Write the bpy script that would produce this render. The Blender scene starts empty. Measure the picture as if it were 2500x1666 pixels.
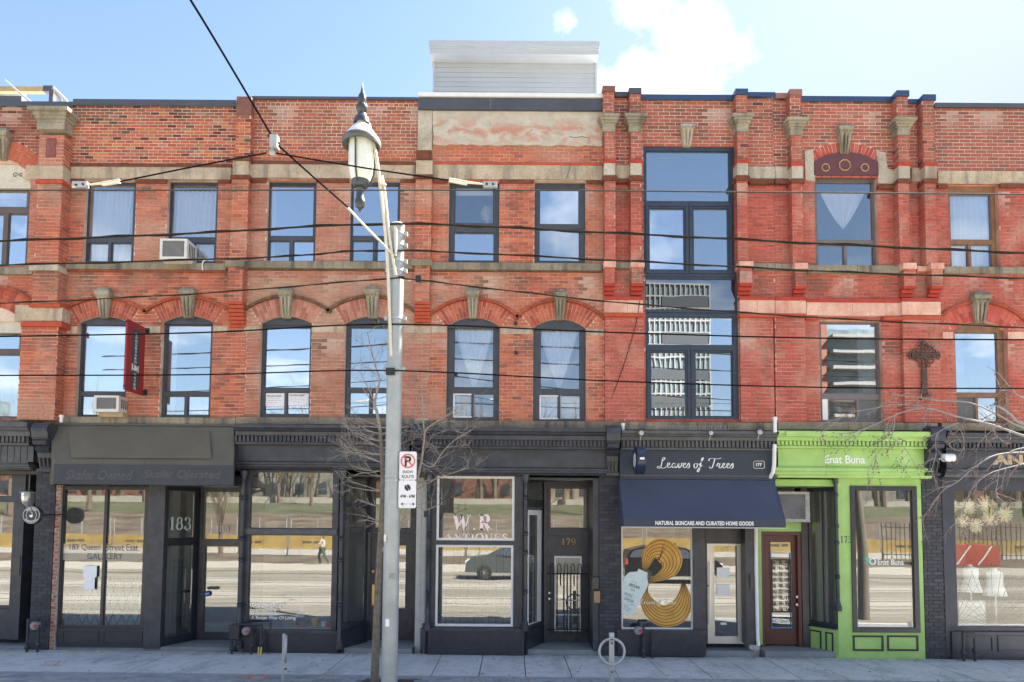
import bpy, math, random
from math import radians, sin, cos, pi, sqrt, atan2
from mathutils import Vector, Matrix, noise
random.seed(11)
S = bpy.context.scene
COL = S.collection
# ------------------------------------------------------------------ camera
F, D, CAMH = 1667.0, 13.4, 2.6
cd = bpy.data.cameras.new('camera'); cam = bpy.data.objects.new('camera', cd); COL.objects.link(cam)
cd.sensor_width = 36; cd.lens = 36*F/2500; cd.shift_y = .136
cd.clip_start = .1; cd.clip_end = 2000
ROT = (Matrix.Rotation(pi/2+radians(3.33), 3, 'X') @ Matrix.Rotation(radians(.40), 3, 'Z'))
cam.location = (0, -D, CAMH); cam.rotation_euler = ROT.to_euler()
S.camera = cam
# ------------------------------------------------------------------ sky, sun, exposure
SUN_EL, SUN_AZ = radians(48), radians(54)      # azimuth from +Y (behind the row) towards +X
world = bpy.data.worlds.new('World'); S.world = world; world.use_nodes = True
nt = world.node_tree; nt.nodes.clear()
def wn(t, **k):
    n = nt.nodes.new(t)
    for a, b in k.items(): setattr(n, a, b)
    return n
sky = wn('ShaderNodeTexSky', sky_type='NISHITA', sun_disc=False, sun_elevation=SUN_EL, sun_rotation=SUN_AZ,
         air_density=1.0, dust_density=.6, ozone_density=1.6, altitude=80)
tc = wn('ShaderNodeTexCoord')
sep = wn('ShaderNodeSeparateXYZ'); nt.links.new(tc.outputs['Generated'], sep.inputs[0])
def wm(op, a, b=None, clamp=False):
    n = wn('ShaderNodeMath', operation=op, use_clamp=clamp)
    for i, q in enumerate((a, b)):
        if q is None: continue
        if isinstance(q, (int, float)): n.inputs[i].default_value = q
        else: nt.links.new(q, n.inputs[i])
    return n.outputs[0]
# clouds live on a flat layer: project the view ray onto it
zc = wm('MAXIMUM', sep.outputs[2], .03); zc = wm('ADD', zc, .12)
cx = wm('DIVIDE', sep.outputs[0], zc); cy = wm('DIVIDE', sep.outputs[1], zc)
cmb = wn('ShaderNodeCombineXYZ'); nt.links.new(cx, cmb.inputs[0]); nt.links.new(cy, cmb.inputs[1])
nz = wn('ShaderNodeTexNoise'); nz.inputs['Scale'].default_value = 1.15; nz.inputs['Detail'].default_value = 9
nz.inputs['Roughness'].default_value = .58; nz.inputs['Distortion'].default_value = .25
nt.links.new(cmb.outputs[0], nz.inputs['Vector'])
base = wm('MULTIPLY', wm('SUBTRACT', nz.outputs[0], .525), 4.5, True)
# one cumulus bank behind the roof line
def blob(dx, dz, rx, rz, az):
    a = wm('DIVIDE', wm('SUBTRACT', sep.outputs[0], dx), rx); b = wm('DIVIDE', wm('SUBTRACT', sep.outputs[2], dz), rz)
    r = wm('SQRT', wm('ADD', wm('MULTIPLY', a, a), wm('MULTIPLY', b, b)))
    return wm('SUBTRACT', 1.0, r)
m = wm('MAXIMUM', blob(.178, .535, .105, .050, 0), blob(.148, .612, .042, .030, 0))
m = wm('MAXIMUM', wm('MAXIMUM', m, blob(.205, .585, .050, .026, 0)), wm('SUBTRACT', blob(.064, .604, .030, .022, 0), .45))
front = wm('GREATER_THAN', sep.outputs[1], 0.2)
nz2 = wn('ShaderNodeTexNoise'); nz2.inputs['Scale'].default_value = 13; nz2.inputs['Detail'].default_value = 9; nz2.inputs['Roughness'].default_value = .62
nt.links.new(tc.outputs['Generated'], nz2.inputs['Vector'])
m = wm('ADD', m, wm('MULTIPLY', wm('SUBTRACT', nz2.outputs[0], .5), 2.9))
bank = wm('MULTIPLY', wm('MULTIPLY', m, 1.25, True), front)
calm = wm('MULTIPLY', base, wm('SUBTRACT', 1.0, front))
nz3 = wn('ShaderNodeTexNoise'); nz3.inputs['Scale'].default_value = 2.0; nz3.inputs['Detail'].default_value = 5
nt.links.new(cmb.outputs[0], nz3.inputs['Vector'])
cl = wm('MAXIMUM', bank, wm('MULTIPLY', calm, .85))
# the sky in the picture is paler towards the horizon: thin high haze
hz = wm('MULTIPLY', wm('POWER', wm('SUBTRACT', 1.0, wm('MAXIMUM', sep.outputs[2], 0.0)), 2.4), .34)
sd = wm('ADD', wm('MULTIPLY', sep.outputs[0], sin(SUN_AZ)), wm('MULTIPLY', sep.outputs[1], cos(SUN_AZ)))   # brighter haze on the sun's side
hz = wm('ADD', hz, wm('MULTIPLY', wm('MAXIMUM', wm('SUBTRACT', sd, .42), 0.0), 1.9), True)
mixh = wn('ShaderNodeMix', data_type='RGBA'); nt.links.new(hz, mixh.inputs['Factor'])
nt.links.new(sky.outputs[0], mixh.inputs['A']); mixh.inputs['B'].default_value = (2.35, 2.65, 3.1, 1)
mix = wn('ShaderNodeMix', data_type='RGBA'); nt.links.new(cl, mix.inputs['Factor'])
cbl = wn('ShaderNodeMix', data_type='RGBA'); nt.links.new(front, cbl.inputs['Factor']); cbl.inputs['A'].default_value = (8.0, 8.1, 8.3, 1); cbl.inputs['B'].default_value = (4.7, 4.75, 4.85, 1)
nt.links.new(mixh.outputs['Result'], mix.inputs['A']); nt.links.new(cbl.outputs['Result'], mix.inputs['B'])
bg = wn('ShaderNodeBackground'); bg.inputs['Strength'].default_value = .051
wo = wn('ShaderNodeOutputWorld')
nt.links.new(mix.outputs['Result'], bg.inputs['Color']); nt.links.new(bg.outputs[0], wo.inputs[0])
sl = bpy.data.lights.new('sun', 'SUN'); sl.energy = 5.0; sl.angle = radians(.5); sl.color = (1, .95, .87)
so = bpy.data.objects.new('sun', sl); COL.objects.link(so)
sdir = Vector((sin(SUN_AZ)*cos(SUN_EL), cos(SUN_AZ)*cos(SUN_EL), sin(SUN_EL)))
so.rotation_euler = (-sdir).to_track_quat('-Z', 'Y').to_euler()
S.view_settings.view_transform = 'Standard'; S.view_settings.look = 'None'
S.view_settings.exposure = 2.68; S.view_settings.gamma = 1; S.view_settings.use_curve_mapping = False
S.cycles.max_bounces = 8; S.cycles.transparent_max_bounces = 16; S.cycles.caustics_reflective = False
# ------------------------------------------------------------------ materials
MATS = {}
class NT:
    def __init__(s, name):
        s.m = bpy.data.materials.new(name); s.m.use_nodes = True; s.t = s.m.node_tree
        s.b = s.t.nodes['Principled BSDF']; s.out = s.t.nodes['Material Output']
        s.pos = s.n('ShaderNodeNewGeometry').outputs['Position']
    def n(s, t, **k):
        q = s.t.nodes.new(t)
        for a, b in k.items(): setattr(q, a, b)
        return q
    def l(s, a, b): s.t.links.new(a, b)
    def noise(s, scale, detail=4, rough=.55, vec=None, dist=0):
        q = s.n('ShaderNodeTexNoise'); q.inputs['Scale'].default_value = scale
        q.inputs['Detail'].default_value = detail; q.inputs['Roughness'].default_value = rough
        q.inputs['Distortion'].default_value = dist
        s.l(vec or s.pos, q.inputs['Vector']); return q.outputs[0]
    def mapv(s, sc, vec=None):
        q = s.n('ShaderNodeMapping'); q.inputs['Scale'].default_value = sc; s.l(vec or s.pos, q.inputs['Vector']); return q.outputs[0]
    def ramp(s, fac, stops):
        q = s.n('ShaderNodeValToRGB'); e = q.color_ramp.elements
        while len(e) < len(stops): e.new(.5)
        for i, (p, c) in enumerate(stops):
            e[i].position = p; e[i].color = (c, c, c, 1) if isinstance(c, (int, float)) else (*c, 1)
        s.l(fac, q.inputs[0]); return q.outputs[0]
    def mix(s, fac, a, b, mode='MIX'):
        q = s.n('ShaderNodeMix', data_type='RGBA', blend_type=mode)
        for sock, v in (('Factor', fac), ('A', a), ('B', b)):
            if isinstance(v, (int, float)): q.inputs[sock].default_value = v if sock == 'Factor' else (v, v, v, 1)
            elif isinstance(v, tuple): q.inputs[sock].default_value = (*v[:3], 1)
            else: s.l(v, q.inputs[sock])
        return q.outputs['Result']
    def math(s, op, a, b=0.0, clamp=False):
        q = s.n('ShaderNodeMath', operation=op, use_clamp=clamp)
        for i, v in enumerate((a, b)):
            if isinstance(v, (int, float)): q.inputs[i].default_value = v
            else: s.l(v, q.inputs[i])
        return q.outputs[0]
    def bump(s, h, strength=.3, dist=.01):
        q = s.n('ShaderNodeBump'); q.inputs['Strength'].default_value = strength; q.inputs['Distance'].default_value = dist
        s.l(h, q.inputs['Height']); s.l(q.outputs[0], s.b.inputs['Normal'])
    def col(s, c):
        if isinstance(c, tuple): s.b.inputs['Base Color'].default_value = (*c, 1)
        else: s.l(c, s.b.inputs['Base Color'])
    def rough(s, r):
        if isinstance(r, (int, float)): s.b.inputs['Roughness'].default_value = r
        else: s.l(r, s.b.inputs['Roughness'])
def basic(name, c, r=.6, var=.15, scale=6, metal=0.0, bump=.0, c2=None, worn=None, spec=None):
    """plain material with mottled colour; worn = (colour, amount) adds small chipped patches"""
    if name in MATS: return MATS[name]
    q = NT(name)
    nn = q.noise(scale, 6, .6)
    a = tuple(x*(1-var) for x in c); b = c2 or tuple(min(1, x*(1+var)) for x in c)
    col = q.mix(q.ramp(nn, [(.3, 0), (.7, 1)]), a, b)
    if worn:
        w = q.noise(scale*9, 5, .7); col = q.mix(q.ramp(w, [(1-worn[1], 0), (1-worn[1]+.03, 1)]), col, worn[0])
    q.col(col); q.rough(r); q.b.inputs['Metallic'].default_value = metal
    if spec is not None: q.b.inputs['Specular IOR Level'].default_value = spec
    if bump: q.bump(q.noise(scale*8, 4), bump, .004)
    MATS[name] = q.m; return q.m
def brick_mat(name, attr, weather=True):
    q = NT(name)
    if attr:
        a = q.n('ShaderNodeAttribute'); a.attribute_name = 'tone'; c = a.outputs['Color']
    else:
        a = q.n('ShaderNodeObjectInfo'); c = a.outputs['Color']
    n1 = q.noise(38, 5, .65); n2 = q.noise(9, 3, .5)
    c = q.mix(1.0, c, q.ramp(n1, [(.25, .74), (.75, 1.18)]), 'MULTIPLY')
    if weather: c = q.mix(q.ramp(n2, [(.62, 0), (.8, .30)]), c, (.42, .27, .2))
    if not weather:
        q.col(c); q.rough(.6); q.bump(q.noise(50, 4, .6), .4, .004); MATS[name] = q.m; return q.m
    v = q.mapv((1, 1, .45))
    pale = q.math('MULTIPLY', q.ramp(q.noise(.9, 6, .68, None, .5), [(.50, 0), (.68, 1)]), .42)
    sp = q.n('ShaderNodeSeparateXYZ'); q.l(q.pos, sp.inputs[0]); lowm = q.math('MULTIPLY', q.math('SUBTRACT', 9.75, sp.outputs[2]), 3.0, True)
    c = q.mix(q.math('MULTIPLY', pale, lowm), c, (.62, .42, .31))
    soot = q.math('MULTIPLY', q.ramp(q.noise(1.7, 6, .66, v, .3), [(.54, 0), (.72, 1)]), .55)
    c = q.mix(soot, c, (.13, .075, .055))
    c = q.mix(q.ramp(q.noise(4.5, 5, .7), [(.66, 0), (.74, .5)]), c, (.66, .54, .44))
    q.col(c); q.rough(.88); q.bump(q.noise(70, 4, .6), .35, .004)
    MATS[name] = q.m; return q.m
BRICK_O = brick_mat('brick_face', False); BRICK_A = brick_mat('brick_face_many', True); BRICK_P = brick_mat('painted_pier_brick', True, False)
def mortar(name, c1, c2, lo=.45, hi=.6):
    q = NT(name)
    c = q.mix(q.ramp(q.noise(1.6, 5, .6), [(lo, 0), (hi, 1)]), c1, c2)
    c = q.mix(1.0, c, q.ramp(q.noise(30, 4), [(.2, .8), (.8, 1.15)]), 'MULTIPLY')
    q.col(c); q.rough(.95); q.bump(q.noise(90, 3), .4, .004); MATS[name] = q.m; return q.m
MORT_L = mortar('mortar_light', (.54, .46, .37), (.66, .57, .47))
MORT_R = mortar('mortar_red', (.50, .30, .21), (.72, .56, .44), .34, .58)
MORT_RR = mortar('mortar_scarlet', (.52, .24, .17), (.74, .52, .42), .38, .66)
MORT_K = mortar('mortar_painted_black', (.035, .037, .045), (.055, .058, .068))
def stone(name, c1, c2, dark, streak=.5, top=.5):
    q = NT(name)
    c = q.mix(q.ramp(q.noise(2.2, 6, .6), [(.35, 0), (.65, 1)]), c1, c2)
    st = q.noise(1.0, 5, .6, q.mapv((5.5, 5.5, .8)))
    c = q.mix(q.math('MULTIPLY', q.ramp(st, [(.50, 0), (.68, 1)]), streak), c, dark)
    c = q.mix(q.ramp(q.noise(26, 5, .7), [(.35, .4), (.6, 0)]), c, dark)
    c = q.mix(q.math('MULTIPLY', q.ramp(q.noise(1.3, 6, .7), [(.45, 0), (.65, 1)]), .5), c, dark)
    q.col(c); q.rough(.9); q.bump(q.noise(45, 5, .6), .45, .006); MATS[name] = q.m; return q.m
ST_TAN = stone('sandstone', (.54, .41, .27), (.62, .51, .38), (.20, .16, .12), .75)
ST_SILL = stone('weathered_sill_stone', (.30, .24, .16), (.36, .31, .22), (.085, .075, .06), .85)
ST_PALE = stone('pale_stone', (.52, .45, .35), (.60, .53, .42), (.20, .16, .11), .5)
ST_PINK = stone('salmon_painted_stone', (.72, .46, .34), (.78, .56, .43), (.50, .16, .11), .6)
ST_MOSS = stone('mossy_capital_stone', (.34, .30, .21), (.46, .41, .30), (.10, .085, .06), .8)
def stucco():
    q = NT('peeling_stucco')
    v = q.mapv((1, 1, 2.0))
    c = q.mix(q.ramp(q.noise(5, 6, .65), [(.35, 0), (.65, 1)]), (.46, .42, .33), (.58, .53, .43))
    sp = q.n('ShaderNodeSeparateXYZ'); q.l(q.pos, sp.inputs[0])
    band = q.math('SUBTRACT', 1.0, q.math('MULTIPLY', q.math('ABSOLUTE', q.math('SUBTRACT', sp.outputs[2], 10.42)), 2.3), True)
    f = q.math('MULTIPLY', q.ramp(q.noise(2.4, 6, .62, v, .6), [(.44, 0), (.56, 1)]), band)
    c = q.mix(q.math('MULTIPLY', f, .85), c, (.50, .19, .13))
    q.col(c); q.rough(.92); q.bump(q.noise(12, 6, .65), .5, .02); MATS['stucco'] = q.m; return q.m
STUCCO = stucco()
def glass(name, refl, tint=(1, 1, 1), wave=.0, rcol=(1, 1, 1), rough=0.0, haze=0.0):
    q = NT(name); q.t.nodes.remove(q.b)
    tr = q.n('ShaderNodeBsdfTransparent'); tr.inputs[0].default_value = (*tint, 1)
    gl = q.n('ShaderNodeBsdfGlossy'); gl.inputs['Color'].default_value = (*rcol, 1); gl.inputs['Roughness'].default_value = rough
    if wave:
        bp = q.n('ShaderNodeBump'); bp.inputs['Strength'].default_value = 1; bp.inputs['Distance'].default_value = wave
        q.l(q.noise(1.6, 1, .4), bp.inputs['Height']); q.l(bp.outputs[0], gl.inputs['Normal'])
    lw = q.n('ShaderNodeLayerWeight'); lw.inputs[0].default_value = .35
    fac = q.math('ADD', q.math('MULTIPLY', lw.outputs['Fresnel'], .5), refl, True)
    mx = q.n('ShaderNodeMixShader'); q.l(fac, mx.inputs[0]); q.l(tr.outputs[0], mx.inputs[1]); q.l(gl.outputs[0], mx.inputs[2])
    last = mx.outputs[0]
    if haze:
        df = q.n('ShaderNodeBsdfDiffuse'); df.inputs[0].default_value = (.6, .65, .66, 1)
        m2 = q.n('ShaderNodeMixShader'); m2.inputs[0].default_value = haze; q.l(last, m2.inputs[1]); q.l(df.outputs[0], m2.inputs[2]); last = m2.outputs[0]
    q.l(last, q.out.inputs[0]); MATS[name] = q.m; return q.m
GL_UP = glass('window_glass', .36, (.93, .97, 1), .0004)
GL_U2 = glass('window_glass_dull', .29, (.90, .95, .97), .0006); GL_U3 = glass('window_glass_bright', .42, (.93, .97, 1), .0008)
GL_CU = glass('curtained_window_glass', .15, (.96, .98, 1), .0004)
GL_SH = glass('shop_glass', .115, (.92, .94, .93), .0005, haze=.02)
GL_DR = glass('dress_shop_glass', .05, (.97, .98, .97), .0005)
GL_DK = glass('dark_spandrel_glass', .22, (.12, .15, .2), .0006)
GL_SCREEN = basic('insect_screen', (.12, .13, .135), .7)
CHAR = basic('charcoal_window_paint', (.055, .060, .072), .45, .2)
NAVYF = basic('navy_black_frame', (.036, .048, .070), .35, .2)
BLACK = basic('black_shopfront_paint', (.042, .045, .055), .42, .4, 5, bump=.2, worn=((.22, .22, .22), .33))
BLACK2 = basic('glossy_black_paint', (.030, .034, .044), .3, .25)
GREYC = basic('faded_grey_cornice_paint', (.085, .088, .090), .6, .25, 7, worn=((.4, .4, .38), .25))
LIME = basic('lime_green_paint', (.33, .56, .14), .55, .14, 2.2, bump=.2, c2=(.42, .62, .21), worn=((.22, .33, .12), .27))
WHITE = basic('white_paint', (.78, .78, .76), .5, .06)
WVINYL = basic('white_vinyl_print', (.85, .85, .83), .5, .02)
WSIDE = basic('white_vinyl_siding', (.40, .43, .46), .5, .05, 2)
FLASH = basic('grey_metal_flashing', (.070, .075, .090), .45, .15, 3)
FLNAVY = basic('navy_metal_flashing', (.030, .060, .125), .4, .15, 3)
FLRED = basic('rust_metal_flashing', (.30, .14, .10), .55, .15, 3)
BROWN = basic('brown_window_paint', (.11, .085, .075), .5, .15)
WOODB = basic('weathered_brown_wood', (.22, .115, .06), .6, .25, 9)
PLAST = basic('interior_plaster', (.58, .57, .53), .9, .08)
DARKIN = basic('dark_interior', (.10, .095, .085), .9, .2)
IRON = basic('wrought_iron', (.018, .018, .02), .45, .2)
GALV = basic('galvanised_steel', (.42, .44, .44), .45, .12, 4, metal=.3)
CREAM = basic('cream_painted_steel', (.62, .58, .46), .45, .08)
RUBBER = basic('cable_rubber', (.010, .010, .011), .95, .3, 20, spec=.0)
# ------------------------------------------------------------------ geometry helpers
def W(px, py, Y=0.0):
    d = ROT @ Vector(((px-1250)/F, (833-py+340)/F, -1))
    t = (Y+D)/d.y
    return Vector((t*d.x, Y, CAMH+t*d.z))
def R4(r, Y=0.0):
    x0, y0, x1, y1 = r; xm, ym = (x0+x1)/2, (y0+y1)/2
    return W(x0, ym, Y).x, W(x1, ym, Y).x, W(xm, y1, Y).z, W(xm, y0, Y).z     # X0,X1,Z0,Z1
class MB:
    def __init__(s): s.v = []; s.f = []; s.c = []
    def face(s, pts):
        i = len(s.v); s.v += [tuple(p) for p in pts]; s.f.append(tuple(range(i, i+len(pts)))); return s
    def hexa(s, p):      # p: 8 points, bottom ring then top ring
        i = len(s.v); s.v += [tuple(q) for q in p]
        s.f += [(i+3, i+2, i+1, i), (i+4, i+5, i+6, i+7), (i, i+1, i+5, i+4), (i+1, i+2, i+6, i+5), (i+2, i+3, i+7, i+6), (i+3, i, i+4, i+7)]; return s
    def box(s, x0, x1, y0, y1, z0, z1, tone=None):
        s.hexa([(x0, y0, z0), (x1, y0, z0), (x1, y1, z0), (x0, y1, z0), (x0, y0, z1), (x1, y0, z1), (x1, y1, z1), (x0, y1, z1)])
        if tone: s.c += [tone]*6
        return s
    def pbox(s, r, Yf, Yb, tone=None):
        a, b, c, d = R4(r, Yf); return s.box(a, b, Yf, Yb, c, d, tone)
    def prism(s, pts, y0, y1, ax='Y'):   # pts (a,b) outline; ax Y: (x,z) outline pushed along Y; ax X: (y,z) along X; ax Z: (x,y) along Z
        n = len(pts); i = len(s.v)
        mk = {'Y': lambda a, b, t: (a, t, b), 'X': lambda a, b, t: (t, a, b), 'Z': lambda a, b, t: (a, b, t)}[ax]
        s.v += [mk(a, b, y0) for a, b in pts] + [mk(a, b, y1) for a, b in pts]
        s.f.append(tuple(range(i, i+n))); s.f.append(tuple(range(i+2*n-1, i+n-1, -1)))
        s.f += [(i+k, i+n+k, i+n+(k+1) % n, i+(k+1) % n) for k in range(n)]; return s
    def tube(s, pts, r, n=8, cap=True):
        pts = [Vector(p) for p in pts]; rs = r if isinstance(r, (list, tuple)) else [r]*len(pts)
        i0 = len(s.v); up = None
        for k, p in enumerate(pts):
            t = (pts[min(k+1, len(pts)-1)]-pts[max(k-1, 0)]).normalized()
            if up is None: up = t.orthogonal().normalized()
            a = (up - t*up.dot(t)); a = a.normalized() if a.length > 1e-6 else t.orthogonal().normalized(); up = a; b = t.cross(a)
            s.v += [tuple(p+(a*cos(2*pi*j/n)+b*sin(2*pi*j/n))*rs[k]) for j in range(n)]
        for k in range(len(pts)-1):
            o = i0+k*n; s.f += [(o+j, o+(j+1) % n, o+n+(j+1) % n, o+n+j) for j in range(n)]
        if cap: s.f.append(tuple(range(i0+n-1, i0-1, -1))); e = i0+(len(pts)-1)*n; s.f.append(tuple(range(e, e+n)))
        return s
    def lathe(s, prof, c, n=20, ax='Z'):
        i0 = len(s.v); c = Vector(c)
        for r, h in prof:
            for j in range(n):
                a = 2*pi*j/n
                q = {'Z': (r*cos(a), r*sin(a), h), 'Y': (r*cos(a), h, r*sin(a)), 'X': (h, r*cos(a), r*sin(a))}[ax]
                s.v.append(tuple(c+Vector(q)))
        for k in range(len(prof)-1):
            o = i0+k*n; s.f += [(o+j, o+(j+1) % n, o+n+(j+1) % n, o+n+j) for j in range(n)]
        s.f.append(tuple(range(i0+n-1, i0-1, -1))); e = i0+(len(prof)-1)*n; s.f.append(tuple(range(e, e+n)))
        return s
    def mesh(s, name, mat, smooth=False):
        me = bpy.data.meshes.new(name); me.from_pydata(s.v, [], s.f); me.validate()
        if s.c:
            at = me.color_attributes.new('tone', 'FLOAT_COLOR', 'CORNER'); k = 0
            buf = []
            for f, c in zip(s.f, s.c): buf += [c[0], c[1], c[2], 1]*len(f)
            at.data.foreach_set('color', buf)
        me.materials.append(mat)
        if smooth:
            me.polygons.foreach_set('use_smooth', [True]*len(me.polygons))
        me.update(); return me
    def build(s, name, mat, parent=None, smooth=False, **props):
        o = bpy.data.objects.new(name, s.mesh(name, mat, smooth)); COL.objects.link(o)
        if smooth:
            md = o.modifiers.new('smooth', 'EDGE_SPLIT'); md.split_angle = radians(40)
        attach(o, parent)
        for k, v in props.items(): o[k] = v
        return o
WLOC = {}
def attach(o, parent):
    if parent is None: return
    o.parent = parent
    p = Vector(WLOC.get(parent.name, (0, 0, 0)))
    if p.length: o.matrix_parent_inverse = Matrix.Translation(-p)
def thing(name, loc, label, cat, group=None):
    o = bpy.data.objects.new(name, None); COL.objects.link(o); o.location = loc; o.empty_display_size = .2
    WLOC[o.name] = tuple(loc); o['label'] = label; o['category'] = cat
    if group: o['group'] = group
    return o
def tag(o, label, cat, group=None):
    o['label'] = label; o['category'] = cat
    if group: o['group'] = group
    return o
def struct(o): o['kind'] = 'structure'; return o
def one(name, mat, fn, label, cat, group=None, smooth=False):
    m = MB(); fn(m); return tag(m.build(name, mat, None, smooth), label, cat, group)
def holes(m, X0, X1, Z0, Z1, hs, y0, y1, tone=None):
    """plate in the XZ plane with rectangular openings hs=[(x0,x1,z0,z1)]"""
    xs = sorted({X0, X1, *[min(max(v, X0), X1) for h in hs for v in h[:2]]}); zs = sorted({Z0, Z1, *[min(max(v, Z0), Z1) for h in hs for v in h[2:]]})
    for a, b in zip(xs, xs[1:]):
        if b-a < 1e-5: continue
        run = None
        for c, d in list(zip(zs, zs[1:]))+[(None, None)]:
            solid = c is not None and d-c > 1e-6 and not any(h[0] < (a+b)/2 < h[1] and h[2] < (c+d)/2 < h[3] for h in hs)
            if solid: run = (run[0], d) if run else (c, d)
            elif run and (c is None or d-c > 1e-6): m.box(a, b, y0, y1, run[0], run[1], tone); run = None
    return m
# text ---------------------------------------------------------------
def flat(o_pts, faces, org, u, v):
    return [tuple(org+u*a+v*b) for a, b in o_pts], faces
def text_faces(s, bold=0.0, shear=0.0, spacing=1.0):
    c = bpy.data.curves.new('t', 'FONT'); c.body = s; c.offset = bold; c.shear = shear; c.space_character = spacing; c.resolution_u = 4
    o = bpy.data.objects.new('t', c); COL.objects.link(o); me = bpy.data.meshes.new_from_object(o)
    pts = [(v.co.x, v.co.y) for v in me.vertices]; fs = [tuple(p.vertices) for p in me.polygons]
    bpy.data.objects.remove(o); bpy.data.curves.remove(c); bpy.data.meshes.remove(me)
    return pts, fs
def fit(pts):
    x0 = min(p[0] for p in pts); x1 = max(p[0] for p in pts); y0 = min(p[1] for p in pts); y1 = max(p[1] for p in pts)
    return [((a-x0)/(x1-x0), (b-y0)/(y1-y0)) for a, b in pts]
def write(pf, r, Y, mat, parent, name='lettering', slant=None):
    """lay faces (unit box) on the rectangle r of the plane y=Y"""
    pts, fs = pf; pts = fit(pts); X0, X1, Z0, Z1 = R4(r, Y); m = MB()
    m.v = [(X0+(X1-X0)*a, Y, Z0+(Z1-Z0)*b) for a, b in pts]; m.f = fs
    return m.build(name, mat, parent)
def write3(pf, org, u, v, mat, parent, name='lettering'):
    pts, fs = pf; pts = fit(pts); m = MB(); m.v = [tuple(Vector(org)+Vector(u)*a+Vector(v)*b) for a, b in pts]; m.f = fs
    return m.build(name, mat, parent)
def strip(pts, ws):
    """ribbon of varying width along a 2-D path"""
    v = []; f = []; n = len(pts)
    for i, (x, y) in enumerate(pts):
        a = pts[max(i-1, 0)]; b = pts[min(i+1, n-1)]; dx, dy = b[0]-a[0], b[1]-a[1]; L = sqrt(dx*dx+dy*dy) or 1
        w = (ws[i] if isinstance(ws, list) else ws)/2
        v += [(x-dy/L*w, y+dx/L*w), (x+dy/L*w, y-dx/L*w)]
    f = [(2*i, 2*i+1, 2*i+3, 2*i+2) for i in range(n-1)]
    return v, f
def join(parts):
    V, Fs = [], []
    for v, f in parts:
        k = len(V); V += v; Fs += [tuple(a+k for a in q) for q in f]
    return V, Fs
def spline(P, n=8):
    out = []
    for i in range(len(P)-1):
        p0, p1, p2, p3 = P[max(i-1, 0)], P[i], P[i+1], P[min(i+2, len(P)-1)]
        for k in range(n):
            t = k/n
            out.append(tuple(.5*((2*p1[j])+(-p0[j]+p2[j])*t+(2*p0[j]-5*p1[j]+4*p2[j]-p3[j])*t*t+(-p0[j]+3*p1[j]-3*p2[j]+p3[j])*t**3) for j in range(len(p1))))
    out.append(tuple(P[-1])); return out
def arc(cx, cy, rx, ry, a0, a1, n=14):
    return [(cx+rx*cos(radians(a0+(a1-a0)*k/n)), cy+ry*sin(radians(a0+(a1-a0)*k/n))) for k in range(n+1)]
def nib(P, thick, thin):
    """calligraphic stroke: heavy when the pen moves vertically"""
    ws = []
    for i in range(len(P)):
        a = P[max(i-1, 0)]; b = P[min(i+1, len(P)-1)]; dx, dy = b[0]-a[0], b[1]-a[1]; L = sqrt(dx*dx+dy*dy) or 1
        ws.append(thin+(thick-thin)*abs(dy/L)**1.6)
    return strip(P, ws)
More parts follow.
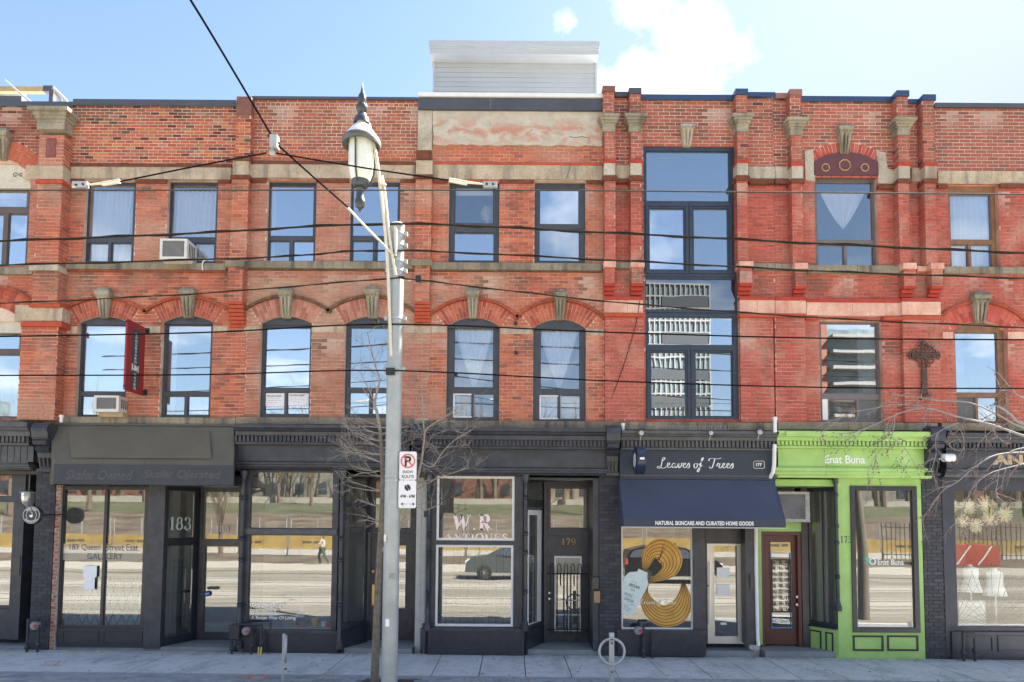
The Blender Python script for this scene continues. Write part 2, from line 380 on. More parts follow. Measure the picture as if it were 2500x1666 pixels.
def serif_glyphs(s, T=.17, t=.055, gap=.16):
    """roman capitals and figures with serifs, cap height 1"""
    def L(x0, y0, x1, y1, w): return strip([(x0, y0), (x1, y1)], w)
    def sf(x, y, w=.34): return strip([(x-w/2, y), (x+w/2, y)], t)
    def sb(x, y, w): return sf(x, y+t/2 if y < .5 else y-t/2, w)
    G = {
     'W': (1.3, [L(.12, 1, .42, 0, T), L(.42, 0, .66, .95, t), L(.60, 1, .90, 0, T), L(.90, 0, 1.18, 1, t), sb(.14, 1, .34), sb(.64, 1, .3), sb(1.16, 1, .26)]),
     'R': (.95, [L(.2, 0, .2, 1, T), nib(arc(.42, .74, .27, .24, 90, -90), T, t), L(.2, .98-t/2, .42, .98-t/2, t), L(.2, .5, .42, .5, t), L(.42, .5, .78, 0, T), sb(.2, 0, .4), sb(.14, 1, .24), sb(.82, 0, .22)]),
     'A': (.98, [L(.12, 0, .5, 1, t), L(.47, 1, .84, 0, T), L(.24, .34, .7, .34, t), sb(.12, 0, .26), sb(.84, 0, .34)]),
     'N': (1.0, [L(.18, 0, .18, 1, t), L(.16, 1, .82, 0, T), L(.82, 0, .82, 1, t), sb(.16, 0, .28), sb(.1, 1, .2), sb(.82, 1, .28)]),
     'T': (.86, [L(.43, 0, .43, 1, T), L(.04, .96, .82, .96, t), L(.04, .96, .04, .74, t), L(.82, .96, .82, .74, t), sb(.43, 0, .36)]),
     'I': (.4, [L(.2, 0, .2, 1, T), sb(.2, 0, .38), sb(.2, 1, .38)]),
     'Q': (1.0, [nib(arc(.48, .5, .4, .48, 0, 360, 28), T, t), nib(spline([(.42, .12), (.6, .05), (.78, -.16), (.98, -.1)], 5), t*1.2, T*.6)]),
     'U': (.95, [L(.18, 1, .18, .3, T), nib(arc(.48, .3, .3, .28, 180, 360), T, t), L(.78, .3, .78, 1, t), sb(.18, 1, .36), sb(.78, 1, .26)]),
     'E': (.82, [L(.2, 0, .2, 1, T), L(.2, .97, .74, .97, t), L(.2, .5, .58, .5, t), L(.2, .03, .76, .03, t), L(.74, .97, .74, .76, t), L(.76, .03, .76, .25, t), L(.58, .4, .58, .6, t), sb(.12, 0, .2), sb(.12, 1, .2)]),
     'S': (.72, [nib(spline([(.62, .78), (.52, .95), (.32, .98), (.14, .82), (.2, .6), (.5, .42), (.62, .24), (.48, .05), (.25, .02), (.1, .2)], 5), T*.9, T*.55), L(.64, .72, .64, .98, t), L(.08, .02, .08, .28, t)]),
     '1': (.5, [L(.28, 0, .28, 1, T), L(.28, .98, .08, .84, t), sb(.28, 0, .42)]),
     '8': (.72, [nib(arc(.36, .75, .22, .22, 0, 360, 24), T*.8, t), nib(arc(.36, .28, .28, .26, 0, 360, 24), T, t)]),
     '3': (.68, [nib(arc(.30, .74, .25, .23, 150, -90), T*.8, t), nib(arc(.30, .27, .3, .25, 90, -155), T, t), nib(arc(.13, .8, .05, .05, 0, 360, 8), .1, .1), nib(arc(.1, .2, .05, .05, 0, 360, 8), .1, .1)]),
     '7': (.68, [L(.06, .94, .62, .94, .12), L(.62, .92, .3, 0, T*.8), L(.06, .94, .06, .72, t)]),
     '9': (.7, [nib(arc(.33, .68, .25, .3, 0, 360, 24), T*.9, t), nib(spline([(.58, .72), (.56, .35), (.4, .06), (.15, .04)], 5), T*.8, t)]),
     '5': (.66, [L(.16, .95, .58, .95, .1), L(.16, .95, .14, .55, t), nib(arc(.28, .3, .3, .28, 120, -150), T, t)]),
     ' ': (.35, []), '.': (.3, [L(.12, 0, .12, .12, .13)]),
    }
    x = 0; out = []
    for ch in s:
        w, st = G[ch]
        for v, f in st: out.append(([(a+x, b) for a, b in v], f))
        x += w+gap
    return join(out)
def script_words(strokes, thick=.09, thin=.03):
    return join([nib(spline(s, 6), thick, thin) for s in strokes])
# ------------------------------------------------------------------ brickwork
def lin(r, g, b, k=.74):
    f = lambda v: ((v/255+.055)/1.055)**2.4 if v > 10 else v/3294
    return (f(r)*k, f(g)*k, f(b)*k)
def nz(x, z, s, o=0): return noise.noise(Vector((x*s+o, z*s-o, o*.37)))*.5+.5
def lerp(a, b, t): t = max(0, min(.88, t)); return tuple(x+(y-x)*t for x, y in zip(a, b))
UNIT = None
def unit_brick():
    global UNIT
    if UNIT is None: UNIT = MB().box(-.5, .5, -.5, .5, -.5, .5).mesh('brick', BRICK_O)
    return UNIT
class Bricks:
    def __init__(s): s.items = []
    def lay(s, a0, a1, z0, z1, P, tone, blocked=None, h=.071, w=.2, j=.0115, side=None, off=0.0, bond='stretch', proud=.007):
        """face in the plane y=P (side None) or x=P (side -1/+1 = outward direction)"""
        n = max(1, round((z1-z0)/h)); h = (z1-z0)/n
        for k in range(n):
            zb = z0+k*h; zm = zb+h/2
            j = .0145 if zm > 9.55 else .012
            ww = w/2 if bond == 'common' and k % 7 == 3 else w
            blk = sorted(blocked(zm)) if blocked else []
            iv = []; cur = a0
            for b0, b1 in blk:
                if b0 > cur: iv.append((cur, min(b0, a1)))
                cur = max(cur, b1)
            if cur < a1: iv.append((cur, a1))
            sh = off+(ww/2 if k % 2 else 0)+random.uniform(-.012, .012)
            for i0, i1 in iv:
                if i1-i0 < .02: continue
                c = math.floor((i0-sh)/ww)*ww+sh
                while c < i1:
                    l, r = max(c+j/2, i0+(.002 if c < i0 else j/2)), min(c+ww-j/2, i1-.002)
                    c += ww
                    if r-l < .02: continue
                    pr = random.uniform(-.001, .004); jj = random.uniform(-.0015, .0015)
                    t = tone((l+r)/2, zm)
                    if side is None: it = (l, r, P-pr, P+proud+.02, zb+j/2+jj, zb+h-j/2+jj)
                    elif side > 0: it = (P-.027, P+pr, l, r, zb+j/2+jj, zb+h-j/2+jj)
                    else: it = (P-pr, P+.027, l, r, zb+j/2+jj, zb+h-j/2+jj)
                    s.items.append((it, t, (r-l)*(1 if side is None else .15)))
    def emit(s, b, most=292, mat=None):
        def key(q):
            i, t, a = q; return -a/( (i[2]+D)**2+abs(i[0])*2+abs(i[4]-5)*6 )
        s.items.sort(key=key)
        me = unit_brick(); src = None
        for it, t, a in s.items[:most]:
            if src is None: src = bpy.data.objects.new('brick', me); o = src
            else: o = src.copy()
            COL.objects.link(o); attach(o, b)
            o.location = ((it[0]+it[1])/2, (it[2]+it[3])/2, (it[4]+it[5])/2)
            o.scale = (it[1]-it[0], it[3]-it[2], it[5]-it[4]); o.color = (*t, 1)
        if len(s.items) > most:
            m = MB()
            for it, t, a in s.items[most:]: m.box(*it, tone=t)
            m.build('brickwork', mat or BRICK_A, b, kind='stuff')
def pal(cols, wash=None, washamt=lambda x, z: 0, jit=.17):
    def f(x, z):
        tot = sum(w for w, c in cols); r = random.random()*tot
        for w, c in cols:
            r -= w
            if r <= 0: break
        k = 1+random.uniform(-jit, jit); c = tuple(v*k for v in c)
        if wash: c = lerp(c, wash, washamt(x, z))
        if sum(c) > .25: c = weather(lerp(c, (.44, .27, .19), .2), x, z)
        return c
    return f
def weather(c, x, z):
    """soot and lime streaks below the stone courses and under the coping (real staining)"""
    st = nz(x, z*.12, 2.6, 21)
    for zt, L_ in ((7.50, .55), (9.28, .45), (10.95, .45), (6.20, .4)):
        d_ = zt-z
        if 0 < d_ < L_*1.5:
            k = max(0, 1-d_/(L_*(.4+st)))*max(0, st-.38)*2.6
            c = lerp(c, (.10, .065, .045), min(.6, k)) if nz(x, 0, .8, 3) < .55 else lerp(c, (.58, .46, .38), min(.6, k))
    return c
def zpx(y): return CAMH+(1270-y)/124.4
# palettes (what colour the clay or its old paint is)
P_OR = pal([(5, lin(216, 98, 50)), (3, lin(200, 82, 48)), (2, lin(222, 128, 66)), (2, lin(190, 88, 66)), (1.6, lin(126, 62, 52)), (.5, lin(105, 92, 72)), (.8, lin(205, 140, 110))],
           lin(120, 70, 50), lambda x, z: .55*max(0, (z-10.5)/.4)*nz(x, z, 2, 3))
P_BR = pal([(5, lin(186, 92, 66)), (3, lin(200, 104, 70)), (2, lin(170, 80, 62)), (1, lin(214, 130, 88))], lin(214, 96, 60), lambda x, z: .6 if z < 10.05 else 0)
P_DK = pal([(4, lin(158, 78, 62)), (3, lin(172, 86, 68)), (2, lin(138, 66, 56))])
P_RED = pal([(5, lin(218, 104, 70)), (3, lin(206, 92, 64)), (2, lin(226, 120, 78)), (1.3, lin(186, 84, 66)), (.7, lin(150, 74, 60))], lin(214, 146, 120), lambda x, z: .85*max(0, nz(x, z, .8, 5)-.46)*4)
P_PALE = pal([(4, lin(208, 120, 98)), (3, lin(196, 108, 88)), (3, lin(186, 98, 84))], lin(206, 162, 132), lambda x, z: (.75 if 6.1 < z < 7.4 else .25)*nz(x, z, .8, 9)*1.75)
P_SCAR = pal([(5, lin(206, 74, 62)), (3, lin(196, 68, 56)), (2, lin(214, 88, 72)), (1, lin(182, 62, 54))], lin(216, 108, 92), lambda x, z: .6*max(0, nz(x, z, .7, 2)-.45)*3)
P_NEW = pal([(5, lin(200, 96, 76)), (3, lin(190, 88, 70)), (2, lin(206, 104, 84)), (1.1, lin(140, 72, 68))])
P_NEW2 = pal([(5, lin(184, 90, 76)), (3, lin(176, 82, 70)), (1, lin(138, 80, 76))])
P_BLK = pal([(1, (.036, .038, .047)), (1, (.048, .050, .060)), (1, (.028, .030, .038))])
P_OLD = pal([(3, lin(176, 120, 104)), (3, lin(190, 140, 124)), (1, lin(170, 60, 54)), (2, lin(150, 116, 104)), (1, lin(190, 84, 70))])
def amix(n, *cs): return [basic(n+'_'+w, lin(*c), .88, .2, 5, bump=.3, worn=((.55, .42, .33), .3)) for w, c in zip(('plain', 'dark', 'light'), cs)]
ARCH_R = amix('arch_brick_red', (204, 102, 76), (184, 86, 66), (214, 118, 88))
ARCH_P = amix('arch_brick_pale', (206, 136, 114), (190, 116, 96), (214, 150, 126))
ARCH_S = amix('arch_brick_scarlet', (208, 92, 78), (194, 80, 66), (216, 108, 92))
HOOD = basic('hood_mould_brick', lin(190, 92, 60), .9, .35, 8, bump=.4, worn=(lin(90, 74, 56), .45))
HOODD = basic('hood_mould_dirty', lin(150, 110, 80), .92, .35, 8, bump=.4, worn=(lin(70, 62, 50), .5))
class Arch:
    """segmental brick arch: opening half width hw, spring zs, apex za, ring height"""
    def __init__(s, x0, x1, ysp, yap, ring=44):
        a, b, _, _ = R4((x0, ysp-2, x1, ysp), 0); s.X0, s.X1 = a, b; s.xc = (a+b)/2; s.hw = (b-a)/2
        xm = (x0+x1)/2; s.zs = W(xm, ysp).z; s.za = W(xm, yap).z; rise = s.za-s.zs
        s.R = (s.hw**2+rise**2)/(2*rise); s.zc = s.za-s.R; s.th = math.asin(s.hw/s.R); s.h = ring/124.4; s.Ro = s.R+s.h
    def block(s, z):
        dz = z-s.zc
        if z < s.zs: return []
        if dz >= s.Ro: return []
        w = min(sqrt(s.Ro**2-dz*dz), dz*math.tan(s.th+.03))
        return [(s.xc-w, s.xc+w)]
    def make(s, b, mat, n=15, hood=None, y=0.0, split=True):
        m0 = MB()
        for k in range(n):
            a0 = -s.th-.02+(2*s.th+.04)*k/n+.006; a1 = -s.th-.02+(2*s.th+.04)*(k+1)/n-.006
            cuts = [(s.R+.002, s.Ro-.004)] if not split else ([(s.R+.002, s.R+s.h*.62), (s.R+s.h*.62+.01, s.Ro-.004)] if k % 2 else [(s.R+.002, s.R+s.h*.36), (s.R+s.h*.36+.01, s.Ro-.004)])
            for r0, r1 in cuts:
                q = [(s.xc+r*sin(a), s.zc+r*cos(a)) for r, a in ((r0, a0), (r1, a0), (r1, a1), (r0, a1))]
                MB().prism(q, y-random.uniform(.001, .006), y+.02).build('arch_brick', random.choice(mat), b)
        # backing (mortar) of the ring, and the spandrel between arch and square opening
        P = [(s.xc+s.R*sin(a), s.zc+s.R*cos(a)) for a in [-s.th+2*s.th*k/12 for k in range(13)]]
        Q = [(s.xc+(s.Ro)*sin(a), s.zc+s.Ro*cos(a)) for a in [(s.th+.03)-2*(s.th+.03)*k/12 for k in range(13)]]
        m0.prism(P+Q, y+.006, y+.3); m0.build('arch_backing', MORT_R if mat is not ARCH_S else MORT_RR, b)
        if hood:
            r0, r1 = s.Ro, s.Ro+.055; T = s.th+.16
            P = [(s.xc+r0*sin(a), s.zc+r0*cos(a)) for a in [-T+2*T*k/16 for k in range(17)]]
            Q = [(s.xc+r1*sin(a), s.zc+r1*cos(a)) for a in [T-2*T*k/16 for k in range(17)]]
            MB().prism(P+Q, y-.05, y+.01).build('hood_mould', hood, b)
def keystone(b, r, mat=ST_MOSS, d=.16):
    """scrolled keystone: fluted tapering shaft under a heavy leafy head"""
    X0, X1, Z0, Z1 = R4(r, -.1); c = (X0+X1)/2; w = (X1-X0)/2; H = Z1-Z0; m = MB()
    zb = Z0+H*.68; wb = w*.52; wt = w*.82
    m.hexa([(c-wb, -.05, Z0), (c+wb, -.05, Z0), (c+wb, .03, Z0), (c-wb, .03, Z0), (c-wt, -.11, zb), (c+wt, -.11, zb), (c+wt, .03, zb), (c-wt, .03, zb)])
    for i in (-1, 0, 1):
        m.tube([(c+i*wb*.6, -.06, Z0+.01), (c+i*(wb+wt)*.33, -.10, Z0+H*.35), (c+i*wt*.62, -.125, zb)], [.018, .026, .036], 7)
    for i in range(4):
        x = c-wt*.8+i*wt*1.6/3; m.tube([(x, -.09, zb-.05), (x, -.15, zb), (x, -.12, zb+.05)], [.015, .032, .02], 6)
    m.hexa([(c-wt*.95, -.13, zb), (c+wt*.95, -.13, zb), (c+wt*.95, .03, zb), (c-wt*.95, .03, zb), (c-w, -d-.03, zb+H*.16), (c+w, -d-.03, zb+H*.16), (c+w, .03, zb+H*.16), (c-w, .03, zb+H*.16)])
    m.hexa([(c-w, -d-.03, zb+H*.16), (c+w, -d-.03, zb+H*.16), (c+w, .03, zb+H*.16), (c-w, .03, zb+H*.16), (c-w*.6, -d*.6, Z1), (c+w*.6, -d*.6, Z1), (c+w*.6, .03, Z1), (c-w*.6, .03, Z1)])
    return m.build('keystone', mat, b, True)
def capital(b, xc, w, z0, z1, yf, mat=ST_MOSS, spread=.09, yb=.02):
    m = MB(); H = z1-z0
    for f0, f1, e in ((0, .35, .012), (.35, .5, .02), (.5, .66, .045), (.66, .82, .07), (.82, 1, spread)):
        m.box(xc-w/2-e, xc+w/2+e, yf-e, yb, z0+H*f0, z0+H*f1-.001)
    return m.build('capital', mat, b)
def blk(b, r, Yf, mat, n=1, Yb=.02, name='stone_block', gap=.004, jit=.0):
    X0, X1, Z0, Z1 = R4(r, Yf); L = (X1-X0)/n; out = []
    cuts = [X0]+[X0+L*(k+random.uniform(-.2, .2)*(n > 1)) for k in range(1, n)]+[X1]
    for a, c in zip(cuts, cuts[1:]):
        m = MB(); e = random.uniform(0, jit); m.box(a+gap/2, c-gap/2, Yf-e, Yb, Z0, Z1); out.append(m.build(name, mat, b))
    return out
def win(b, outer, panes, frame, glass=None, yf=.10, fr_d=.07, label=None, inner=None, lip=.014):
    X0, X1, Z0, Z1 = R4(outer, yf); hs = [R4(p, yf) for p in panes]
    w = holes(MB(), X0, X1, Z0, Z1, hs, yf, yf+fr_d).build('window', frame, b)
    if label: w['label'] = label
    m = MB()
    for h in hs:
        if h[1]-h[0] > 5*lip: holes(m, h[0], h[1], h[2], h[3], [(h[0]+lip, h[1]-lip, h[2]+lip, h[3]-lip)], yf+.018, yf+fr_d-.01)
    m.build('sash', inner or frame, w)
    for i, h in enumerate(hs):
        g = (glass[i] if isinstance(glass, (list, tuple)) else glass) or random.choice((GL_UP, GL_U2, GL_U3))
        MB().box(h[0]+.002, h[1]-.002, yf+.036, yf+.042, h[2]+.002, h[3]-.002).build('pane', g, w)
    return w
def hrect(r, Y=0.0): return R4(r, Y)
def sheet(m, X0, X1, Z0, Z1, y, folds=9, amp=.03, taper=None):
    """hanging cloth with folds; taper(t) gives left/right limits from the top (t=0) to the bottom (1)"""
    nx, nzz = folds*6, 8; i0 = len(m.v)
    for k in range(nzz+1):
        t = k/nzz; a, c = taper(t) if taper else (0, 1)
        for i in range(nx+1):
            u = i/nx; s_ = a+(c-a)*u
            m.v.append((X0+(X1-X0)*s_, y+amp*sin(u*folds*2*pi+.5*sin(t*3))*(.5+.5*(c-a)), Z1-(Z1-Z0)*t))
    for k in range(nzz):
        for i in range(nx):
            o = i0+k*(nx+1)+i; m.f.append((o, o+1, o+nx+2, o+nx+1))
    return m
CURT = basic('white_sheer_curtain', (.72, .74, .76), .9, .05)
BLIND = basic('cream_roller_blind', (.62, .60, .48), .8, .05)
def shell(b, X0, X1, top, P0, P1, depth=5.0):
    """back wall, floors, roof and party walls that stand behind the front"""
    m = MB()
    for z in (zpx(1045), zpx(652), top-.30): MB().box(X0+.1 if z > 5 else X0, X1-.1 if z > 5 else X1, .31, depth, z-(.28 if z < 9 else .15), z-.0005).build('floor_slab', PLAST, b)
    zu = zpx(1045)-.281; MB().box(X0, X1, depth+.001, depth+.1, -.1, top-.45).build('rear_wall', PLAST, b)
    for xa, pa in ((X0, P0), (X1-.1, P1-.1)): m = MB(); m.box(xa, xa+.1, .31, depth, zu+.282, top-.32); m.box(pa, pa+.1, .31, depth, -.1, zu); m.build('party_wall', PLAST, b)
def flash(b, r, mat, Yf=-.05, Yb=.33, name='parapet_flashing'):
    X0, X1, Z0, Z1 = R4(r, Yf); m = MB(); m.box(X0, X1, Yf, Yf+.012, Z0, Z1); m.box(X0, X1, Yf+.0125, Yb, Z1-.02, Z1-.001); m.box(X0, X1, Yb+.001, Yb+.013, Z0, Z1)
    return m.build(name, mat, b)
def pilaster(b, B, x0, x1, ytop, ybot, d, tone, mort, h=.071, w=.2, back=0.0, blocked=None):
    X0, X1, Z0, Z1 = R4((x0, ytop, x1, ybot), -d)
    MB().box(X0+.007, X1-.007, -d+.007, back+.01, Z0, Z1).build('pilaster', mort, b)
    B.lay(X0, X1, Z0, Z1, -d, tone, h=h, w=w, blocked=blocked)
    B.lay(-d+.01, back, Z0, Z1, X0, tone, h=h, w=w, side=-1); B.lay(-d+.01, back, Z0, Z1, X1, tone, h=h, w=w, side=1)
    return X0, X1, Z0, Z1
def corbel(b, x0, x1, ytop, ybot, d0, d1, n, mat, narrow=0.0):
    X0, X1, Z0, Z1 = R4((x0, ytop, x1, ybot), -d0); h = (Z1-Z0)/n
    for k in range(n):
        t = k/max(1, n-1); dd = d1+(d0-d1)*t; e = narrow*(1-t)
        MB().box(X0+e, X1-e, -dd, .01, Z0+k*h+.006, Z0+(k+1)*h-.004).build('corbel_course', mat, b)
CORB = basic('corbel_brick', lin(206, 92, 62), .88, .2, 10, bump=.3)
CORBS = basic('corbel_brick_scarlet', lin(196, 74, 58), .88, .2, 10, bump=.3)
MOSSB = basic('mossy_brick_course', lin(128, 74, 54), .92, .35, 9, bump=.4)
def wall(b, X0, X1, Z0, Z1, ops, mort, y0=.008, y1=.30, name='wall'):
    return holes(MB(), X0, X1, Z0, Z1, ops, y0, y1).build(name, mort, b)
def blocker(ops, arches=()):
    def f(z):
        out = [(o[0], o[1]) for o in ops if o[2] < z < o[3]]
        for a in arches: out += a.block(z)
        return out
    return f
def frontbox(r, Yf, Yb, mat, name, parent, **k): return MB().pbox(r, Yf, Yb).build(name, mat, parent, **k)

# ------------------------------------------------------------------ ground
CONC = None
def conc():
    q = NT('pavement_concrete')
    c = q.mix(q.ramp(q.noise(.8, 5, .6), [(.35, 0), (.65, 1)]), (.54, .525, .505), (.62, .605, .585))
    c = q.mix(q.ramp(q.noise(5, 5, .65), [(.3, .25), (.55, 0)]), c, (.18, .18, .18))
    c = q.mix(q.ramp(q.noise(60, 3, .6), [(.68, 0), (.72, .5)]), c, (.12, .12, .12))
    c = q.mix(q.ramp(q.noise(14, 2, .5), [(.70, 0), (.715, .7)]), c, (.10, .10, .10))
    c = q.mix(q.ramp(q.noise(1.6, 6, .7, q.mapv((1, .5, 1))), [(.50, 0), (.66, .5)]), c, (.22, .22, .225))
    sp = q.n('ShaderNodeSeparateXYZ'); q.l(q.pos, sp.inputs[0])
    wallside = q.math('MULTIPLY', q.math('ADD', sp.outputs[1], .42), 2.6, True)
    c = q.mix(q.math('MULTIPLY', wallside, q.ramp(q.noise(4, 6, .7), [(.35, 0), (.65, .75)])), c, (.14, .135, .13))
    q.col(c); q.rough(.85); q.bump(q.noise(70, 4, .6), .25, .003); return q.m
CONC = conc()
PAVER = basic('grey_paver', (.31, .315, .325), .88, .2, 4, bump=.3)
PAVER2 = basic('grey_paver_dark', (.25, .255, .27), .88, .2, 4, bump=.3)
PAVER3 = basic('grey_paver_warm', (.35, .34, .33), .88, .2, 4, bump=.3)
SANDJ = basic('paver_joint_sand', (.13, .125, .12), .95, .2, 20)
ASPH = None
def road_mat():
    q = NT('road_asphalt'); v = q.mapv((.15, 1.6, 1))
    c = q.mix(q.ramp(q.noise(1.0, 7, .68, v), [(.38, 0), (.62, 1)]), (.20, .185, .15), (.36, .325, .265))
    c = q.mix(q.ramp(q.noise(.22, 5, .7, q.mapv((.5, 2.2, 1))), [(.48, 0), (.60, .6)]), c, (.20, .18, .155))
    q.col(c); q.rough(.9); return q.m
ASPH = road_mat()
TILT = -.0035
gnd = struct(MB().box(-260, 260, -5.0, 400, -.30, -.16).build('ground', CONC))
road = struct(MB().box(-260, 260, -21.0, -4.75, -.22, -.14).build('road', ASPH))
BED = basic('tram_bed_concrete', (.40, .375, .32), .9, .1, 2); GUT = basic('gutter_kerb_shade', (.13, .12, .10), .95, .3, 3)  # dark gutter strips: kerb shade painted into the colour
for y0, y1, mt, nm in ((-11.0, -8.5, BED, 'tram_bed'), (-16.4, -13.9, BED, 'tram_bed'), (-5.3, -4.77, GUT, 'gutter'), (-20.9, -20.3, GUT, 'gutter')): struct(MB().box(-120, 120, y0, y1, -.1395, -.1355).build(nm, mt))
RAIL = basic('tram_rail_steel', (.10, .085, .07), .5)
for y, l in ((-9.0, 'steel tram rail nearest the brick row'), (-10.5, 'second steel tram rail from the brick row'), (-14.4, 'third steel tram rail from the brick row'), (-15.9, 'steel tram rail nearest the park')): tag(MB().box(-120, 120, y-.06, y+.06, -.138, -.130).build('tram_rail', RAIL), l, 'tram rail', 'tram rails in the road')
sw = MB().box(-30, 30, -4.55, -.02, -.14, -.045).build('sidewalk', SANDJ); struct(sw); sw.rotation_euler.y = -TILT
kb = struct(MB().box(-30, 30, -4.75, -4.56, -.2, .0).build('kerb', CONC)); kb.rotation_euler.y = -TILT
# concrete slabs between the shopfronts and the paver band
def zgx(x): return TILT*x
jx = [W(p, 1602).x for p in (-420, -140, 138, 437, 855, 1080, 1180, 1279, 1376, 1475, 1575, 1672, 1765, 1860, 1958, 2060, 2232, 2420, 2620, 2800)]
for i in range(len(jx)-1):
    w_ = jx[i+1]-jx[i]; e = .008
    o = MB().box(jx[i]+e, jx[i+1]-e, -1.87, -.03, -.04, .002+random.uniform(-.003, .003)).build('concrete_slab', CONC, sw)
# pavers: stretcher rows running across
pm = [MB().box(-.5, .5, -.5, .5, -.5, .5).mesh('paver', q) for q in (PAVER, PAVER2, PAVER3)]
L_, R_ = W(-30, 1640, -2).x, W(2530, 1640, -2).x
cand = []
row = 0; y = -1.885
while y > -4.5:
    x = -13.5+(.115 if row % 2 else 0)
    while x < 13.5: cand.append((x+.1, y-.075, abs(y+2.2)*8+abs(x)*.05)); x += .23
    y -= .158; row += 1
pit = lambda x, y: (W(868, 1660, -2.6).x < x < W(1012, 1660, -2.6).x and -3.35 < y < -2.1)
cand = [c for c in cand if not pit(c[0], c[1])]
vis = [c for c in cand if c[1] > -2.62 and L_-.3 < c[0] < R_+.3]; vis.sort(key=lambda c: -c[1]*-1)
near = vis[:295]; ns = set(near); protos = {}
for c in near:
    k = random.choice((0, 0, 0, 1, 2))
    if k not in protos: o = protos[k] = bpy.data.objects.new('paver', pm[k])
    else: o = protos[k].copy()
    COL.objects.link(o); o.parent = sw; o.location = (c[0], c[1], -.022+random.uniform(-.003, .002)); o.scale = (.222, .15, .05)
m = MB()
for c in cand:
    if c not in ns: m.box(c[0]-.111, c[0]+.111, c[1]-.075, c[1]+.075, -.04, .002+random.uniform(-.004, .002))
m.build('paver_field', PAVER, sw, kind='stuff')
SOIL = basic('tree_pit_soil', (.07, .06, .05), .95, .4, 20, bump=.6)
struct(MB().box(W(868, 1660, -2.6).x, W(1012, 1660, -2.6).x, -3.35, -2.1, -.044, -.004).build('tree_pit_soil', SOIL))
# ================================================================== the row of brick buildings, upper storeys
BX = [W(x, 640).x for x in (-160, 160, 607, 1052, 1475, 1892, 2287, 2640)]
TOP = [W((a+b)/2, y).z for a, b, y in ((0, 160, 248), (160, 607, 244), (607, 1052, 237), (1052, 1475, 232), (1475, 1892, 233), (1892, 2287, 240), (2287, 2500, 257))]
BOT = W(1250, 1046).z
labels = [
 'brick building at the far left edge with cream carved panels under its arches',
 'orange-brick building above the brown box awning, with window air conditioners and arched second-floor windows',
 'pale washed brick building behind the street lamp, above the black bay shopfront',
 'red-brick building with peeling stucco parapet and a grey clapboard box on its roof',
 'scarlet-painted brick building with one tall two-storey navy window, above the navy awning',
 'scarlet brick building over the lime green shopfront, with a maroon arched panel near its roof',
 'brick building at the far right edge with brown window frames over the dress shop']
PX = [BX[0], W(128, 1400).x, BX[2], W(1022, 1400).x, BX[4], W(1853, 1400).x, BX[6], BX[7]]
B = []
for i in range(7):
    b = thing('brick_building', ((BX[i]+BX[i+1])/2, 0, 0), labels[i], 'building'); B.append(b)
    shell(b, BX[i]+.002, BX[i+1]-.002, TOP[i]-.05, PX[i]+.002, PX[i+1]-.002)
ZA = lambda y, x: W(x, y).z
# ---------------------------------------------------------------- building 0 (far left)
b = B[0]; K = Bricks(); x0, x1 = BX[0], BX[1]
win0 = hrect((-60, 442, 70, 648)); win0b = hrect((-60, 792, 52, 1020))
ar0 = Arch(-75, 73, 432, 388, 48); ar0b = Arch(-90, 54, 785, 750, 48)
ops = [win0, win0b, (ar0.X0, ar0.X1, win0[3]-.02, ar0.zs), (ar0b.X0, ar0b.X1, win0b[3]-.02, ar0b.zs)]
wall(b, x0, x1, BOT, TOP[0]-.06, ops+[(ar0.xc-.45, ar0.xc+.45, ar0.zs, ar0.za-.1)], MORT_L if 0 else MORT_R)
zs = ZA(300, 80)
K.lay(x0, x1, ZA(395, 80), TOP[0]-.06, 0, P_DK, blocker(ops, [ar0]), h=.0665, w=.2)
K.lay(x0, x1, BOT, ZA(438, 80), 0, P_RED, blocker(ops, [ar0, ar0b]))
ar0.make(b, ARCH_R, 17); ar0b.make(b, ARCH_R, 15, HOOD)
IV = basic('carved_ivory_panel', (.60, .55, .44), .7, .15, 10)
for A, yy in ((ar0, 388), (ar0b, 750)):
    P = [(A.xc+(A.R-.01)*sin(a), A.zc+(A.R-.01)*cos(a)) for a in [-A.th+2*A.th*k/12 for k in range(13)]]
    P += [(A.X1, A.zs-.16), (A.X0, A.zs-.16)]
    pn = MB().prism(P, .05, .12).build('carved_panel', IV, b)
    m = MB()
    for s_ in (-1, 1):
        for cxx, rr in ((.28, .06), (.40, .05), (.50, .035)):
            cX = A.xc+s_*cxx; cZ = A.zs+.06
            m.tube([(cX+rr*(1-t/14)*cos(t*.6), .047, cZ+rr*(1-t/14)*sin(t*.6)) for t in range(12)], .009, 5)
    m.build('scroll_carving', BROWN, pn)
    MB().box(A.X0, A.X1, .03, .12, A.zs-.22, A.zs-.165).build('carved_rail', IV, b)
keystone(b, (-24, 312, 22, 386))
win(b, (-60, 448, 70, 650), [(-50, 452, 66, 506), (-50, 522, 6, 648), (18, 522, 64, 648)], BROWN)
win(b, (-60, 792, 54, 1022), [(-50, 797, 48, 853), (-50, 866, 46, 1018)], BROWN)
blk(b, (-150, 404, -76, 435), -.01, ST_TAN); blk(b, (62, 404, 92, 438), -.01, ST_TAN)
blk(b, (-150, 652, 78, 669), -.07, ST_SILL, 2, name='sill_stone')
blk(b, (-150, 1026, 140, 1040), -.06, ST_SILL, 2, name='sill_stone')
blk(b, (36, 745, 70, 785), -.008, ST_TAN)
flash(b, (-200, 247, 178, 259), FLASH)
